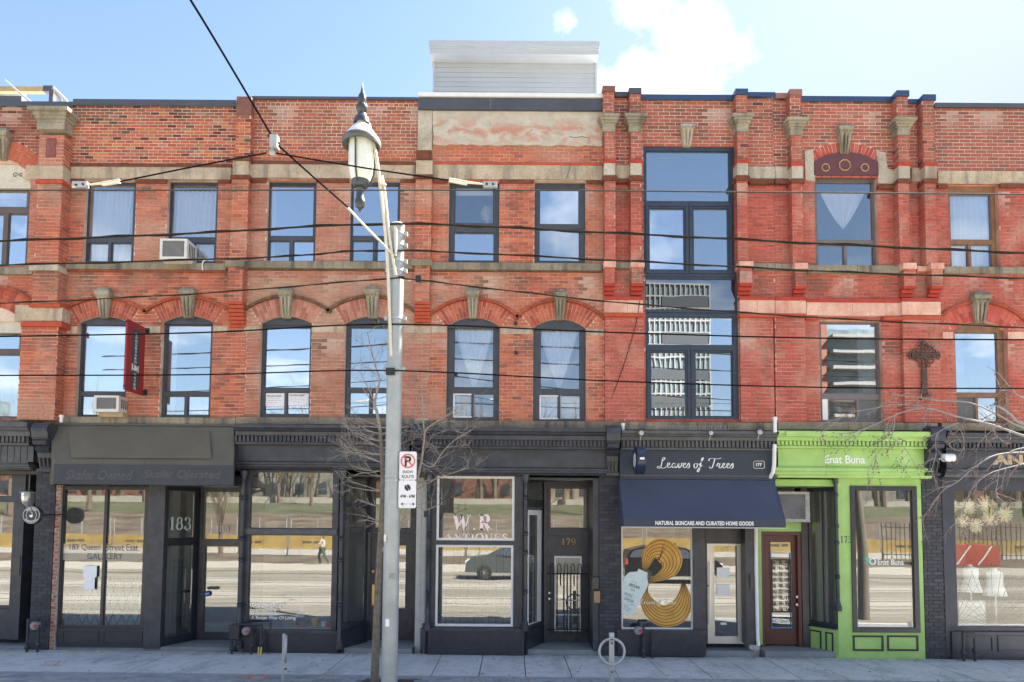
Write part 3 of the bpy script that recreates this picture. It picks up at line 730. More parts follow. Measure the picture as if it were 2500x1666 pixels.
# the big corner pier
d = .25
pilaster(b, K, 94, 156, 330, 404, d, P_RED, MORT_R); capital(b, (W(94, 310, -d).x+W(156, 310, -d).x)/2, .52, ZA(331, 120)-.02, ZA(287, 120), -d, spread=.14)
frontbox((112, 338, 136, 384), -d-.012, -d+.0, basic('sunk_panel_brick', lin(150, 92, 86), .9, .3, 10), 'sunk_panel', b)
blk(b, (90, 405, 153, 437), -d-.02, ST_TAN); frontbox((86, 438, 153, 447), -d-.03, .02, CORB, 'brick_string', b)
pilaster(b, K, 86, 147, 447, 645, d, P_RED, MORT_R)
blk(b, (70, 646, 142, 660), -d-.05, ST_PALE)
pilaster(b, K, 78, 141, 661, 740, d, P_RED, MORT_R); frontbox((74, 741, 146, 750), -d-.05, .02, CORB, 'brick_string', b)
blk(b, (54, 751, 152, 784), -d-.0, ST_TAN, 1); frontbox((50, 785, 150, 797), -d-.05, .02, CORB, 'brick_string', b)
pilaster(b, K, 46, 137, 798, 1025, d, P_RED, MORT_R)
K.emit(b)
# ---------------------------------------------------------------- building 1
b = B[1]; K = Bricks(); x0, x1 = BX[1], BX[2]
A1 = Arch(192, 314, 788, 772, 42); A2 = Arch(396, 520, 787, 770, 42)
o3 = [hrect((205, 440, 329, 644)), hrect((407, 440, 530, 642))]
o2 = [hrect((190, 786, 312, 1020)), hrect((393, 785, 518, 1020))]
for o, A in zip(range(2), (A1, A2)): o2[o] = (A.X0, A.X1, o2[o][2], A.zs)
head = [(A.X0+.12, A.X1-.12, A.zs, A.zs+.06) for A in (A1, A2)]
wall(b, x0, x1, BOT, TOP[1]-.06, o3+o2+[(A.X0, A.X1, A.zs-.001, A.za+.002) for A in (A1, A2)], MORT_R)
wall(b, x0, x1, ZA(408, 380), TOP[1]-.08, [], MORT_L, y0=.0035, y1=.0078, name='pointed_mortar')
K.lay(x0, x1, ZA(405, 380), TOP[1]-.06, 0, P_OR, h=.0665, w=.185)
K.lay(x0, x1, ZA(642, 380), ZA(438, 380), 0, P_RED, blocker(o3))
K.lay(x0, x1, ZA(1020, 380), ZA(657, 380), 0, P_RED, blocker(o2, (A1, A2)))
A1.make(b, ARCH_R, 19, HOOD); A2.make(b, ARCH_R, 19, HOOD)
keystone(b, (233, 702, 270, 774)); keystone(b, (437, 702, 476, 774))
blk(b, (172, 408, 565, 437), -.045, ST_TAN, 3); frontbox((172, 400, 565, 407), -.06, .02, MOSSB, 'brick_string', b)
for r in ((172, 438, 203, 447), (329, 438, 406, 447), (531, 438, 562, 447)): frontbox(r, -.035, .02, MOSSB, 'corbel_course', b)
blk(b, (158, 642, 552, 658), -.08, ST_SILL, 4, name='sill_stone')
frontbox((158, 659, 552, 664), -.03, .02, HOOD, 'brick_string', b)
blk(b, (130, 1019, 575, 1035), -.09, ST_SILL, 3, name='sill_stone')
for r in ((153, 797, 189, 815), (316, 797, 391, 815), (521, 797, 556, 812)): blk(b, r, -.006, ST_TAN)
flash(b, (178, 243, 577, 258), FLASH)
for (x, X, yb, yl) in ((205, 329, 640, 0), (408, 531, 640, 0)):
    win(b, (x, 442, X, 642), [(x+9, 449, X-3, 580), (x+8, 593, (x+X)/2-3, 639), ((x+X)/2+4, 593, X-8, 639)], CHAR, GL_CU)
for A, x, X, k in ((A1, 190, 312, 0), (A2, 395, 518, 8)):
    win(b, (x-4, 789, X, 1020), [(x+11+k*0, 794, X-4, 957), (x+8, 967, (x+X)/2-6, 1014), ((x+X)/2+1, 967, X-8, 1014)], CHAR)
    P = [(A.xc+(A.R-.004)*sin(a), A.zc+(A.R-.004)*cos(a)) for a in [-A.th+2*A.th*q/12 for q in range(13)]]
    MB().prism(P+[(A.X1-.004, A.zs-.02), (A.X0+.004, A.zs-.02)], .07, .15).build('arched_head', CHAR, b)
d = .16
PIER = basic('coated_pier_cap', (.20, .085, .065), .8, .25, 5, bump=.2)
frontbox((577, 236, 613, 282), -d, .3, PIER, 'pier_cap', b)
pilaster(b, K, 575, 612, 282, 380, d, P_OR, MORT_R); frontbox((570, 381, 611, 392), -d-.03, .02, MOSSB, 'brick_string', b)
blk(b, (568, 393, 608, 427), -d-.01, ST_TAN); frontbox((562, 427, 610, 436), -d-.04, .02, MOSSB, 'brick_string', b)
pilaster(b, K, 563, 604, 436, 636, d, P_RED, MORT_R)
blk(b, (549, 636, 597, 651), -d-.04, ST_SILL)
pilaster(b, K, 555, 592, 652, 735, d, P_RED, MORT_R); corbel(b, 555, 592, 735, 796, d, .03, 7, CORB)
K.emit(b)
# ---------------------------------------------------------------- building 2
b = B[2]; K = Bricks(); x0, x1 = BX[2], BX[3]
A1 = Arch(637, 761, 789, 772, 46); A2 = Arch(843, 968, 789, 772, 46)
o3 = [hrect((651, 440, 771, 642)), hrect((853, 440, 976, 642))]
o2 = [(A.X0, A.X1, W(700, 1021).z, A.zs) for A in (A1, A2)]
wall(b, x0, x1, BOT, TOP[2]-.06, o3+o2+[(A.X0, A.X1, A.zs-.001, A.za+.002) for A in (A1, A2)], MORT_R)
wall(b, x0, x1, ZA(372, 800), TOP[2]-.08, [], MORT_L, y0=.0035, y1=.0078, name='pointed_mortar')
K.lay(x0, x1, ZA(400, 800), TOP[2]-.06, 0, P_BR, h=.0705, w=.2, bond='common')
K.lay(x0, x1, ZA(640, 800), ZA(435, 800), 0, P_PALE, blocker(o3))
K.lay(x0, x1, ZA(1020, 800), ZA(655, 800), 0, P_PALE, blocker(o2, (A1, A2)))
A1.make(b, ARCH_P, 15, HOODD); A2.make(b, ARCH_P, 15, HOODD)
keystone(b, (678, 700, 716, 775)); keystone(b, (889, 698, 928, 775))
blk(b, (612, 402, 1013, 435), -.045, ST_TAN, 3); frontbox((612, 393, 1013, 401), -.06, .02, MOSSB, 'brick_string', b)
for r in ((612, 436, 650, 445), (772, 436, 852, 445), (977, 436, 1012, 445)): frontbox(r, -.035, .02, MOSSB, 'corbel_course', b)
blk(b, (597, 638, 1010, 655), -.08, ST_SILL, 4, name='sill_stone'); frontbox((597, 656, 1010, 661), -.03, .02, HOODD, 'brick_string', b)
blk(b, (576, 1020, 1010, 1036), -.09, ST_SILL, 3, name='sill_stone')
for r in ((596, 796, 633, 812), (763, 796, 841, 812), (970, 796, 1052, 813)): blk(b, r, -.006, ST_TAN)
flash(b, (614, 236, 1020, 243), FLASH)
for x, X in ((651, 771), (854, 977)):
    win(b, (x, 443, X, 642), [(x+6, 452, X-5, 577), (x+6, 588, (x+X)/2-4, 638), ((x+X)/2+4, 588, X-5, 638)], CHAR)
for A, x, X in ((A1, 637, 761), (A2, 844, 968)):
    win(b, (x-3, 789, X, 1021), [(x+10, 800, X-4, 948), (x+9, 958, (x+X)/2-4, 1012), ((x+X)/2+2, 958, X-6, 1012)], CHAR)
    P = [(A.xc+(A.R-.004)*sin(a), A.zc+(A.R-.004)*cos(a)) for a in [-A.th+2*A.th*q/12 for q in range(13)]]
    MB().prism(P+[(A.X1-.004, A.zs-.02), (A.X0+.004, A.zs-.02)], .07, .15).build('arched_head', CHAR, b)
d = .12
blk(b, (1020, 266, 1055, 367), -.05, ST_PALE, name='rendered_pier'); frontbox((1016, 367, 1052, 391), -.06, .02, MOSSB, 'brick_string', b)
blk(b, (1015, 392, 1056, 426), -d-.01, ST_TAN); frontbox((1009, 427, 1058, 436), -d-.04, .02, MOSSB, 'brick_string', b)
pilaster(b, K, 1013, 1053, 436, 633, d, P_RED, MORT_R)
blk(b, (1004, 633, 1054, 648), -d-.05, ST_SILL)
pilaster(b, K, 1011, 1049, 649, 735, d, P_RED, MORT_R); corbel(b, 1011, 1049, 735, 793, d, .03, 7, CORB)
K.emit(b)
# ---------------------------------------------------------------- building 3
b = B[3]; K = Bricks(); x0, x1 = BX[3], BX[4]
A1 = Arch(1091, 1220, 797, 775, 44); A2 = Arch(1302, 1431, 801, 779, 44)
o3 = [hrect((1095, 442, 1219, 643)), hrect((1305, 442, 1430, 643))]
o2 = [(A.X0, A.X1, W(1250, 1029).z, A.zs) for A in (A1, A2)]
wall(b, x0, x1, BOT, TOP[3]-.06, o3+o2+[(A.X0, A.X1, A.zs-.001, A.za+.002) for A in (A1, A2)], MORT_R)
K.lay(x0, x1, ZA(402, 1260), ZA(353, 1260), 0, P_RED)
K.lay(x0, x1, ZA(642, 1260), ZA(438, 1260), 0, P_RED, blocker(o3))
K.lay(x0, x1, ZA(1029, 1260), ZA(658, 1260), 0, P_RED, blocker(o2, (A1, A2)))
A1.make(b, ARCH_R, 18, HOOD); A2.make(b, ARCH_R, 18, HOOD)
keystone(b, (1137, 703, 1171, 775)); keystone(b, (1350, 706, 1386, 779))
X0, X1, Z0, Z1 = R4((1056, 266, 1470, 355), -.04)
# uneven lower edge of the render coat
P = [(X0, Z1), (X1, Z1)]+[(X1+(X0-X1)*k/40, Z0+random.uniform(-.02, .02)) for k in range(41)]
MB().prism(P, -.04, .01).build('peeling_render', STUCCO, b)
blk(b, (1057, 403, 1470, 438), -.03, ST_TAN, 2); frontbox((1057, 397, 1470, 402), -.045, .02, CORB, 'brick_string', b)
for r in ((1058, 438, 1093, 447), (1221, 438, 1303, 447), (1432, 440, 1472, 449)): frontbox(r, -.03, .02, MOSSB, 'corbel_course', b)
blk(b, (1053, 642, 1470, 659), -.08, ST_SILL, 4, name='sill_stone'); frontbox((1053, 660, 1470, 664), -.03, .02, HOODD, 'brick_string', b)
blk(b, (1010, 1028, 1478, 1044), -.09, ST_SILL, 4, name='sill_stone')
for r in ((1053, 797, 1089, 813), (1222, 799, 1300, 816), (1433, 803, 1474, 820)): blk(b, r, -.006, ST_TAN)
frontbox((1021, 236, 1472, 268), -.10, .33, FLASH, 'parapet_flashing', b); frontbox((1021, 227, 1472, 236), -.14, .36, WHITE, 'gutter_edge', b)
for x in (1197,): frontbox((x, 237, x+2, 267), -.106, -.101, basic('seam', (.15, .16, .18), .5), 'flashing_seam', b)
win(b, (1093, 442, 1221, 643), [(1110, 456, 1205, 546), (1108, 568, 1206, 637)], CHAR, [GL_CU, GL_UP], label='double-hung window with a cream lamp showing behind its upper pane')
win(b, (1304, 444, 1431, 643), [(1317, 462, 1414, 548), (1316, 560, 1415, 638)], CHAR)
for A, x, X in ((A1, 1090, 1220), (A2, 1301, 1431)):
    dy = 0 if x < 1200 else 4
    w = win(b, (x-2, 797+dy, X+1, 1029), [(x+18, 800+dy, X-15, 947+dy), (x+16, 961+dy, (x+X)/2-3, 1020+dy), ((x+X)/2+2, 961+dy, X-14, 1020+dy)], CHAR, GL_CU)
    X0, X1, Z0, Z1 = R4((x+16, 961+dy, X-14, 1020+dy), .1); m = MB(); xm = (X0+X1)/2
    holes(m, X0, xm+.015, Z0, Z1, [(X0+.03, xm-.015, Z0+.03, Z1-.03)], .112, .13); m.build('white_slider', WHITE, w)
    P = [(A.xc+(A.R-.004)*sin(a), A.zc+(A.R-.004)*cos(a)) for a in [-A.th+2*A.th*q/12 for q in range(13)]]
    MB().prism(P+[(A.X1-.004, A.zs-.02), (A.X0+.004, A.zs-.02)], .05, .15).build('arched_head', CHAR, b)
for q_ in (((1435, 352), (1440, 338), (1420, 334), (1404, 337), (1390, 334)), ((1056, 268), (1055, 300), (1058, 330), (1056, 356)), ((1392, 403), (1389, 418), (1383, 436))): MB().tube([W(x_, y_, -.042) for x_, y_ in q_], .006, 4).build('crack', DARKIN, b)
# clapboard box on the roof
yb = 2.4
X0, X1, Z0, Z1 = R4((1057, 132, 1457, 232), yb)
rb = MB().box(X0+.02, X1-.02, yb+.02, yb+3.5, Z0-.8, Z1).build('roof_addition', WSIDE, b)
rr = (Z1-Z0)/8.6; z = Z1-rr
for k in range(12):
    m = MB(); m.hexa([(X0+.05, yb-.018, z), (X1-.05, yb-.018, z), (X1-.05, yb+.02, z), (X0+.05, yb+.02, z), (X0+.05, yb-.002, z+rr-.004), (X1-.05, yb-.002, z+rr-.004), (X1-.05, yb+.02, z+rr-.004), (X0+.05, yb+.02, z+rr-.004)])
    m.build('siding_board', WSIDE, rb); z -= rr
for xa in (X0, X1-.05): MB().box(xa, xa+.05, yb-.03, yb+.019, Z0-.6, Z1).build('corner_trim', WSIDE, rb)
Xa, Xb, Za, Zb = R4((1048, 101, 1463, 131), yb-.35)
m = MB(); m.box(Xa, Xb, yb-.35, yb+4, Za+.12, Zb-.008); m.box(Xa-.01, Xb+.01, yb-.37, yb+4.05, Za+(Zb-Za)*.55, Zb); m.box(Xa+.01, Xb-.01, yb-.33, yb+3.9, Za, Za+.125)
m.build('eaves_fascia', WSIDE, rb)
K.emit(b)
# ---------------------------------------------------------------- building 4 (navy two-storey window)
b = B[4]; K = Bricks(); x0, x1 = BX[4], BX[5]
big = [hrect((1571, 357, 1796, 670)), hrect((1576, 668, 1803, 1026))]
wall(b, x0, x1, BOT, TOP[4]-.06, big, MORT_RR)
wall(b, x0, x1, ZA(408, 1690), TOP[4]-.08, big, MORT_L, y0=.0035, y1=.0078, name='pointed_mortar')
K.lay(x0, x1, ZA(402, 1690), TOP[4]-.06, 0, P_NEW, blocker(big), h=.0735, w=.225)
K.lay(x0, x1, BOT, ZA(402, 1690), 0, P_SCAR, blocker(big))
def pil4(b, K, x, X, ytop, capc, d=.2, cl=3, y0=0):
    """scarlet pilaster: capped top, mossy capital, stone blocks, corbelled foot"""
    pilaster(b, K, x, X, ytop+14, 285, d, P_NEW, MORT_L, h=.0735, w=.17, back=.33)
    X0, X1, Z0, Z1 = R4((x, ytop, X, ytop+14), -d)
    MB().box(X0-.015, X1+.015, -d-.02, .34, Z0, Z1).build('pier_cap', capc, b)
    capital(b, (X0+X1)/2, X1-X0, W(x, 322, -d).z, W(x, 283, -d).z, -d, spread=.10)
    s = 3 if x > 1250 else 1
    pilaster(b, K, x+3, X+3, 323, 388, d, P_NEW, MORT_L, h=.0735, w=.17); frontbox((x+2, 388, X+5, 397), -d-.03, .02, CORBS, 'brick_string', b)
    blk(b, (x+2, 398, X+3, 428), -d-.01, ST_PALE); frontbox((x-1, 429, X+7, 440), -d-.04, .02, MOSSB, 'brick_string', b)
    pilaster(b, K, x+3, X+3, 440, 636, d, P_SCAR, MORT_RR)
pil4(b, K, 1473, 1500, 211, PIER); pil4(b, K, 1537, 1564, 216, FLASH)
pil4(b, K, 1797, 1824, 218, FLNAVY)
for (x, X, y) in ((1474, 1502, 0), (1540, 1572, 0), (1804, 1838, 0)):
    blk(b, (x, 638, X+2, 652), -.24, ST_PINK); pilaster(b, K, x+2, X-1, 653, 690, .2, P_SCAR, MORT_RR); corbel(b, x+2, X-1, 690, 716, .17, .05, 3, CORBS)
blk(b, (1503, 641, 1539, 655), -.10, ST_SILL, name='sill_stone'); blk(b, (1840, 643, 1892, 658), -.10, ST_SILL, name='sill_stone')
blk(b, (1504, 404, 1536, 436), -.06, ST_TAN); blk(b, (1828, 407, 1892, 436), -.06, ST_PALE)
frontbox((1503, 437, 1537, 446), -.09, .02, MOSSB, 'brick_string', b); frontbox((1830, 437, 1890, 448), -.09, .02, MOSSB, 'brick_string', b)
for r in ((1475, 733, 1570, 764), (1806, 733, 1892, 765)):
    blk(b, r, -.10, ST_PINK, 2); frontbox((r[0], r[1]-8, r[2], r[1]-1), -.12, .02, CORBS, 'brick_string', b); frontbox((r[0]-1, r[3]+1, r[2]+1, r[3]+9), -.13, .02, CORB, 'brick_string', b)
for r in ((1477, 775, 1573, 1030), (1808, 776, 1890, 1030)): pilaster(b, K, r[0], r[2], r[1], r[3], .08, P_SCAR, MORT_RR)
blk(b, (1478, 1031, 1898, 1050), -.14, ST_SILL, 4, name='sill_stone')
flash(b, (1502, 224, 1537, 236), FLASH); flash(b, (1565, 231, 1790, 244), FLNAVY); flash(b, (1826, 225, 1893, 236), FLNAVY)
keystone(b, (1660, 298, 1698, 353), ST_PALE, .12)
w = win(b, (1571, 357, 1796, 676), [(1577, 369, 1781, 492), (1585, 509, 1671, 659), (1693, 509, 1778, 660)], NAVYF, yf=.02, fr_d=.1, label='tall navy window over the dark glass spandrel')
for r in ((1577, 498, 1680, 668), (1684, 498, 1787, 668)):
    X0, X1, Z0, Z1 = R4(r, .0); ih = .045; holes(MB(), X0, X1, Z0, Z1, [(X0+ih, X1-ih, Z0+ih, Z1-ih)], .0, .019).build('casement', NAVYF, w)
win(b, (1574, 677, 1800, 764), [(1577, 681, 1797, 757)], NAVYF, GL_DK, yf=.03, fr_d=.08, label='dark reflective glass spandrel between the two navy windows', lip=.004)
w = win(b, (1575, 765, 1804, 1027), [(1581, 774, 1790, 843), (1589, 860, 1675, 1017), (1698, 860, 1788, 1017)], NAVYF, yf=.02, fr_d=.1, label='navy window directly under the dark glass spandrel')
for r in ((1580, 850, 1685, 1024), (1688, 850, 1796, 1024)):
    X0, X1, Z0, Z1 = R4(r, .0); ih = .045; holes(MB(), X0, X1, Z0, Z1, [(X0+ih, X1-ih, Z0+ih, Z1-ih)], .0, .019).build('casement', NAVYF, w)
K.emit(b)
# ---------------------------------------------------------------- building 5 (maroon arch panel)
b = B[5]; K = Bricks(); x0, x1 = BX[5], BX[6]
A1 = Arch(1985, 2143, 398, 373, 26)
o3 = [hrect((1990, 432, 2143, 654))]; o2 = [hrect((2002, 784, 2155, 1031))]
wall(b, x0, x1, BOT, TOP[5]-.06, o3+o2+[(A1.X0, A1.X1, o3[0][3]-.01, A1.za+.002)], MORT_RR)
wall(b, x0, x1, ZA(418, 2090), TOP[5]-.08, o3+[(A1.X0, A1.X1, o3[0][3]-.01, A1.za+.002)], MORT_L, y0=.0035, y1=.0078, name='pointed_mortar')
K.lay(x0, x1, ZA(418, 2090), TOP[5]-.06, 0, P_NEW, blocker(o3+[(A1.X0, A1.X1, o3[0][3]-.01, A1.zs)], [A1]), h=.0735, w=.225)
K.lay(x0, x1, BOT, ZA(418, 2090), 0, P_SCAR, blocker(o3+o2))
A1.make(b, ARCH_S, 21, None, split=False)
MAR = basic('maroon_painted_panel', (.115, .040, .045), .6, .1, 5); GOLD = basic('worn_gilt_ring', (.42, .27, .12), .5, .3, 20)
P = [(A1.xc+(A1.R-.004)*sin(a), A1.zc+(A1.R-.004)*cos(a)) for a in [-A1.th+2*A1.th*q/12 for q in range(13)]]
pn = MB().prism(P+[(A1.X1-.004, W(2065, 430).z), (A1.X0+.004, W(2065, 430).z)], -.03, .1).build('arched_panel', MAR, b)
for px, py, r, n in ((2016, 409, .075, 16), (2063, 403, .115, 8), (2112, 409, .075, 16)):
    c = W(px, py, -.04); MB().tube([(c.x+r*cos(2*pi*(k+.5)/n), -.035, c.z+r*sin(2*pi*(k+.5)/n)) for k in range(n+1)], .013, 6, False).build('ring_moulding', GOLD, pn)
for s_ in (0, 1):
    q = [(1964, 370), (1984, 365), (1988, 400), (1990, 444), (1966, 440)] if not s_ else [(2138, 368), (2162, 374), (2166, 412), (2192, 418), (2192, 450), (2144, 449), (2143, 395)]
    MB().prism([(W(x, y, -.02).x, W(x, y, -.02).z) for x, y in q], -.03, .02).build('stone_block', ST_PALE, b)
keystone(b, (2045, 302, 2083, 372), ST_MOSS)
def pil5(b, K, x, X, ytop, capc, cap=True, d=.2):
    pilaster(b, K, x, X, ytop+14, 292 if cap else 396, d, P_NEW, MORT_L, h=.0735, w=.17, back=.33)
    X0, X1, Z0, Z1 = R4((x, ytop, X, ytop+14), -d); MB().box(X0-.015, X1+.015, -d-.02, .34, Z0, Z1).build('pier_cap', capc, b)
    if cap:
        capital(b, (X0+X1)/2, X1-X0, W(x, 330, -d).z, W(x, 293, -d).z, -d, spread=.11)
        pilaster(b, K, x+3, X+3, 331, 396, d, P_NEW, MORT_L, h=.0735, w=.17)
    frontbox((x+3, 396, X+8, 404), -d-.03, .02, CORBS, 'brick_string', b)
    blk(b, (x+4, 405, X+5, 436), -d-.01, ST_PALE if cap else ST_TAN); frontbox((x+2, 437, X+9, 446), -d-.04, .02, MOSSB, 'brick_string', b)
    pilaster(b, K, x+5, X+5, 447, 643, d, P_SCAR, MORT_RR)
pil5(b, K, 1929, 1956, 219, FLRED); pil5(b, K, 2190, 2217, 222, FLNAVY); pil5(b, K, 2254, 2282, 232, FLNAVY, False)
for x, X in ((1940, 1970), (2205, 2236), (2273, 2303)):
    blk(b, (x, 642, X+3, 656), -.24, ST_PINK); pilaster(b, K, x+2, X, 657, 697, .2, P_SCAR, MORT_RR); corbel(b, x+2, X, 697, 722, .17, .05, 3, CORBS)
blk(b, (1893, 644, 1938, 658), -.10, ST_SILL, name='sill_stone'); blk(b, (1972, 648, 2203, 666), -.10, ST_SILL, 2, name='sill_stone'); blk(b, (2240, 650, 2270, 662), -.10, ST_PINK)
blk(b, (1893, 407, 1930, 436), -.06, ST_PALE); blk(b, (2226, 410, 2255, 443), -.06, ST_TAN)
frontbox((1893, 437, 1930, 448), -.09, .02, MOSSB, 'brick_string', b); frontbox((2146, 451, 2192, 460), -.09, .02, MOSSB, 'brick_string', b)
blk(b, (1893, 734, 1968, 766), -.10, ST_PINK, 1); blk(b, (1969, 739, 2202, 771), -.06, ST_PINK, 2); blk(b, (2203, 737, 2297, 769), -.13, ST_PINK, 1)
for r in ((1893, 725, 1968, 733), (1969, 730, 2202, 738), (2203, 728, 2297, 736), (1893, 767, 1968, 775), (1969, 772, 1998, 780), (2158, 773, 2202, 781), (2203, 771, 2298, 779)):
    frontbox(r, -.12 if r[0] != 1969 else -.08, .02, CORBS if r[1] < 760 else CORB, 'brick_string', b)
pilaster(b, K, 1893, 1968, 776, 1031, .08, P_SCAR, MORT_RR); pilaster(b, K, 2207, 2299, 780, 1031, .1, P_SCAR, MORT_RR)
blk(b, (1899, 1032, 2290, 1050), -.12, ST_SILL, 3, name='sill_stone')
flash(b, (1894, 227, 1926, 240), FLRED); flash(b, (1956, 235, 2180, 248), FLNAVY); flash(b, (2218, 242, 2250, 253), FLNAVY)
TAUPE = basic('taupe_window_frame', (.16, .14, .135), .5, .12)
win(b, (1990, 434, 2143, 654), [(1994, 444, 2131, 587), (1997, 597, 2061, 650), (2067, 597, 2135, 650)], TAUPE, GL_CU, yf=.1)
w = win(b, (2001, 782, 2155, 1032), [(2005, 788, 2143, 962), (2024, 976, 2092, 1024), (2098, 976, 2146, 1024)], TAUPE, [GL_UP, GL_UP, GL_SCREEN], yf=.1)
frontbox((2008, 975, 2021, 1026), .085, .099, WHITE, 'vent_panel', w)
K.emit(b)
# ---------------------------------------------------------------- building 6 (far right)
b = B[6]; K = Bricks(); x0, x1 = BX[6], BX[7]
A1 = Arch(2330, 2458, 806, 784, 44)
o3 = [hrect((2317, 450, 2440, 654))]; o2 = [(A1.X0, A1.X1, W(2400, 1034).z, A1.zs)]
wall(b, x0, x1, BOT, TOP[6]-.06, o3+o2+[(A1.X0, A1.X1, A1.zs-.001, A1.za+.002)], MORT_RR)
wall(b, x0, x1, ZA(418, 2400), TOP[6]-.08, [], MORT_L, y0=.0035, y1=.0078, name='pointed_mortar')
K.lay(x0, x1, ZA(418, 2400), TOP[6]-.06, 0, P_NEW2, h=.0735, w=.225)
K.lay(x0, x1, BOT, ZA(418, 2400), 0, P_SCAR, blocker(o3+o2, [A1]))
A1.make(b, ARCH_S, 15, HOOD); keystone(b, (2374, 712, 2419, 785))
blk(b, (2290, 418, 2560, 449), -.02, ST_TAN, 2)
for r in ((2291, 450, 2315, 459), (2443, 448, 2560, 458)): frontbox(r, -.05, .02, MOSSB, 'brick_string', b)
blk(b, (2305, 652, 2600, 668), -.08, ST_SILL, 3, name='sill_stone'); blk(b, (2300, 1034, 2600, 1052), -.12, ST_SILL, 2, name='sill_stone')
for r in ((2302, 811, 2327, 828), (2461, 811, 2560, 828)): blk(b, r, -.006, ST_PINK)
flash(b, (2283, 252, 2620, 263), FLASH)
win(b, (2317, 450, 2440, 656), [(2320, 475, 2420, 586), (2323, 597, 2364, 652), (2371, 597, 2421, 652)], WOODB, GL_CU, yf=.1, inner=TAUPE)
w = win(b, (2328, 806, 2458, 1034), [(2333, 812, 2436, 960), (2338, 970, 2382, 1030), (2388, 970, 2437, 1030)], WOODB, [GL_UP, GL_SCREEN, GL_UP], inner=TAUPE)
P = [(A1.xc+(A1.R-.004)*sin(a), A1.zc+(A1.R-.004)*cos(a)) for a in [-A1.th+2*A1.th*q/12 for q in range(13)]]
MB().prism(P+[(A1.X1-.004, A1.zs-.03), (A1.X0+.004, A1.zs-.03)], .09, .16).build('arched_head', WOODB, b)
K.emit(b)
# ================================================================== street level
def xf(m, fn): m.v = [tuple(fn(Vector(p))) for p in m.v]; return m
def frame_on(A, Bp):
    """local (u, w, z) -> world for a vertical panel running from plan point A to Bp; w points away from the street"""
    A, Bp = Vector((A[0], A[1], 0)), Vector((Bp[0], Bp[1], 0)); u = (Bp-A).normalized(); n = Vector((-u.y, u.x, 0))
    if n.y < 0: n = -n
    return (lambda p: A+u*p.x+n*p.y+Vector((0, 0, p.z))), (Bp-A).length
def angled(b, A, Bp, z0, z1, panes, frame, glass, th=.06, name='window', label=None):
    f, L = frame_on(A, Bp); hs = [(u0*L, u1*L, z0+(z1-z0)*v0, z0+(z1-z0)*v1) for u0, u1, v0, v1 in panes]
    w = xf(holes(MB(), 0, L, z0, z1, hs, 0, th), f).build(name, frame, b)
    if label: w['label'] = label
    for h in hs: xf(MB().box(h[0]+.002, h[1]-.002, th*.5, th*.5+.006, h[2]+.002, h[3]-.002), f).build('pane', glass, w)
    return w
def colonnette(b, px, y0, y1, Y, mat, r=.05):
    c = W(px, (y0+y1)/2, Y); z1, z0 = W(px, y0, Y).z, W(px, y1, Y).z; H = z1-z0
    pr = [(r*1.5, 0), (r*1.5, .10), (r*1.15, .12), (r*1.15, .16), (r*.8, .18)]
    for t in (.25, .5, .62, .85):
        pr += [(r*.75, H*t-.05), (r*1.15, H*t-.03), (r*1.15, H*t-.01), (r*.85, H*t), (r*1.15, H*t+.02), (r*.75, H*t+.04)]
    pr += [(r*.8, H-.2), (r*1.2, H-.17), (r*1.05, H-.12), (r*1.5, H-.06), (r*1.5, H)]
    return MB().lathe(pr, (c.x, Y, z0), 12).build('colonnette', mat, b, True)
def cornice(b, xs, cap, dent, fas, mou, mat, fmat, P=.34, under=None, tooth=.045, pitch=.078):
    """shop cornice: crown, row of dentils, fascia board and lower moulding"""
    def span(Y, y): return W(xs[0], y, Y).x, W(xs[1], y, Y).x
    xm = (xs[0]+xs[1])/2
    Z = lambda y, Y: W(xm, y, Y).z
    z0, z1 = Z(cap[1], -P), Z(cap[0], -P-.1); a, c = span(-P-.05, cap[0])
    pr = [(0, z0), (-P, z0), (-P-.01, z0+(z1-z0)*.35), (-P-.05, z0+(z1-z0)*.45), (-P-.07, z0+(z1-z0)*.6), (-P-.10, z0+(z1-z0)*.68), (-P-.10, z1), (0, z1+.03)]
    MB().prism(pr, a, c, 'X').build('crown_moulding', mat, b)
    z0d, z1d = Z(dent[1], -P+.06), z0-.001
    a, c = span(-P+.06, dent[0]); MB().box(a, c, -P+.06, .0, z0d, z1d).build('dentil_bed', mat, b)
    m = MB(); x = a+.02
    while x < c-.05: m.box(x, x+tooth, -P+.012, -P+.0595, z0d+.018, z1d-.004); x += pitch
    m.build('dentils', mat, b, kind='stuff')
    a, c = span(-P+.03, dent[1]); MB().box(a, c, -P+.03, .0, z0d-.035, z0d-.001).build('bed_moulding', mat, b)
    zf0 = Z(fas[1], -.2); a, c = span(-.2, fas[0]); fz1 = z0d-.036
    MB().box(a, c, -.2, .0, zf0, fz1).build('fascia', fmat, b)
    zm0 = Z(mou[1], -.22); a, c = span(-.26, mou[0]); H = zf0-zm0
    pr = [(0, zf0-.001), (-.24, zf0-.001), (-.27, zf0-H*.15), (-.27, zf0-H*.4), (-.235, zf0-H*.45), (-.235, zf0-H*.7), (-.21, zf0-H*.8), (-.19, zm0), (0, zm0)]
    MB().prism(pr, a, c, 'X').build('lower_moulding', mat, b)
    return a, c, zm0
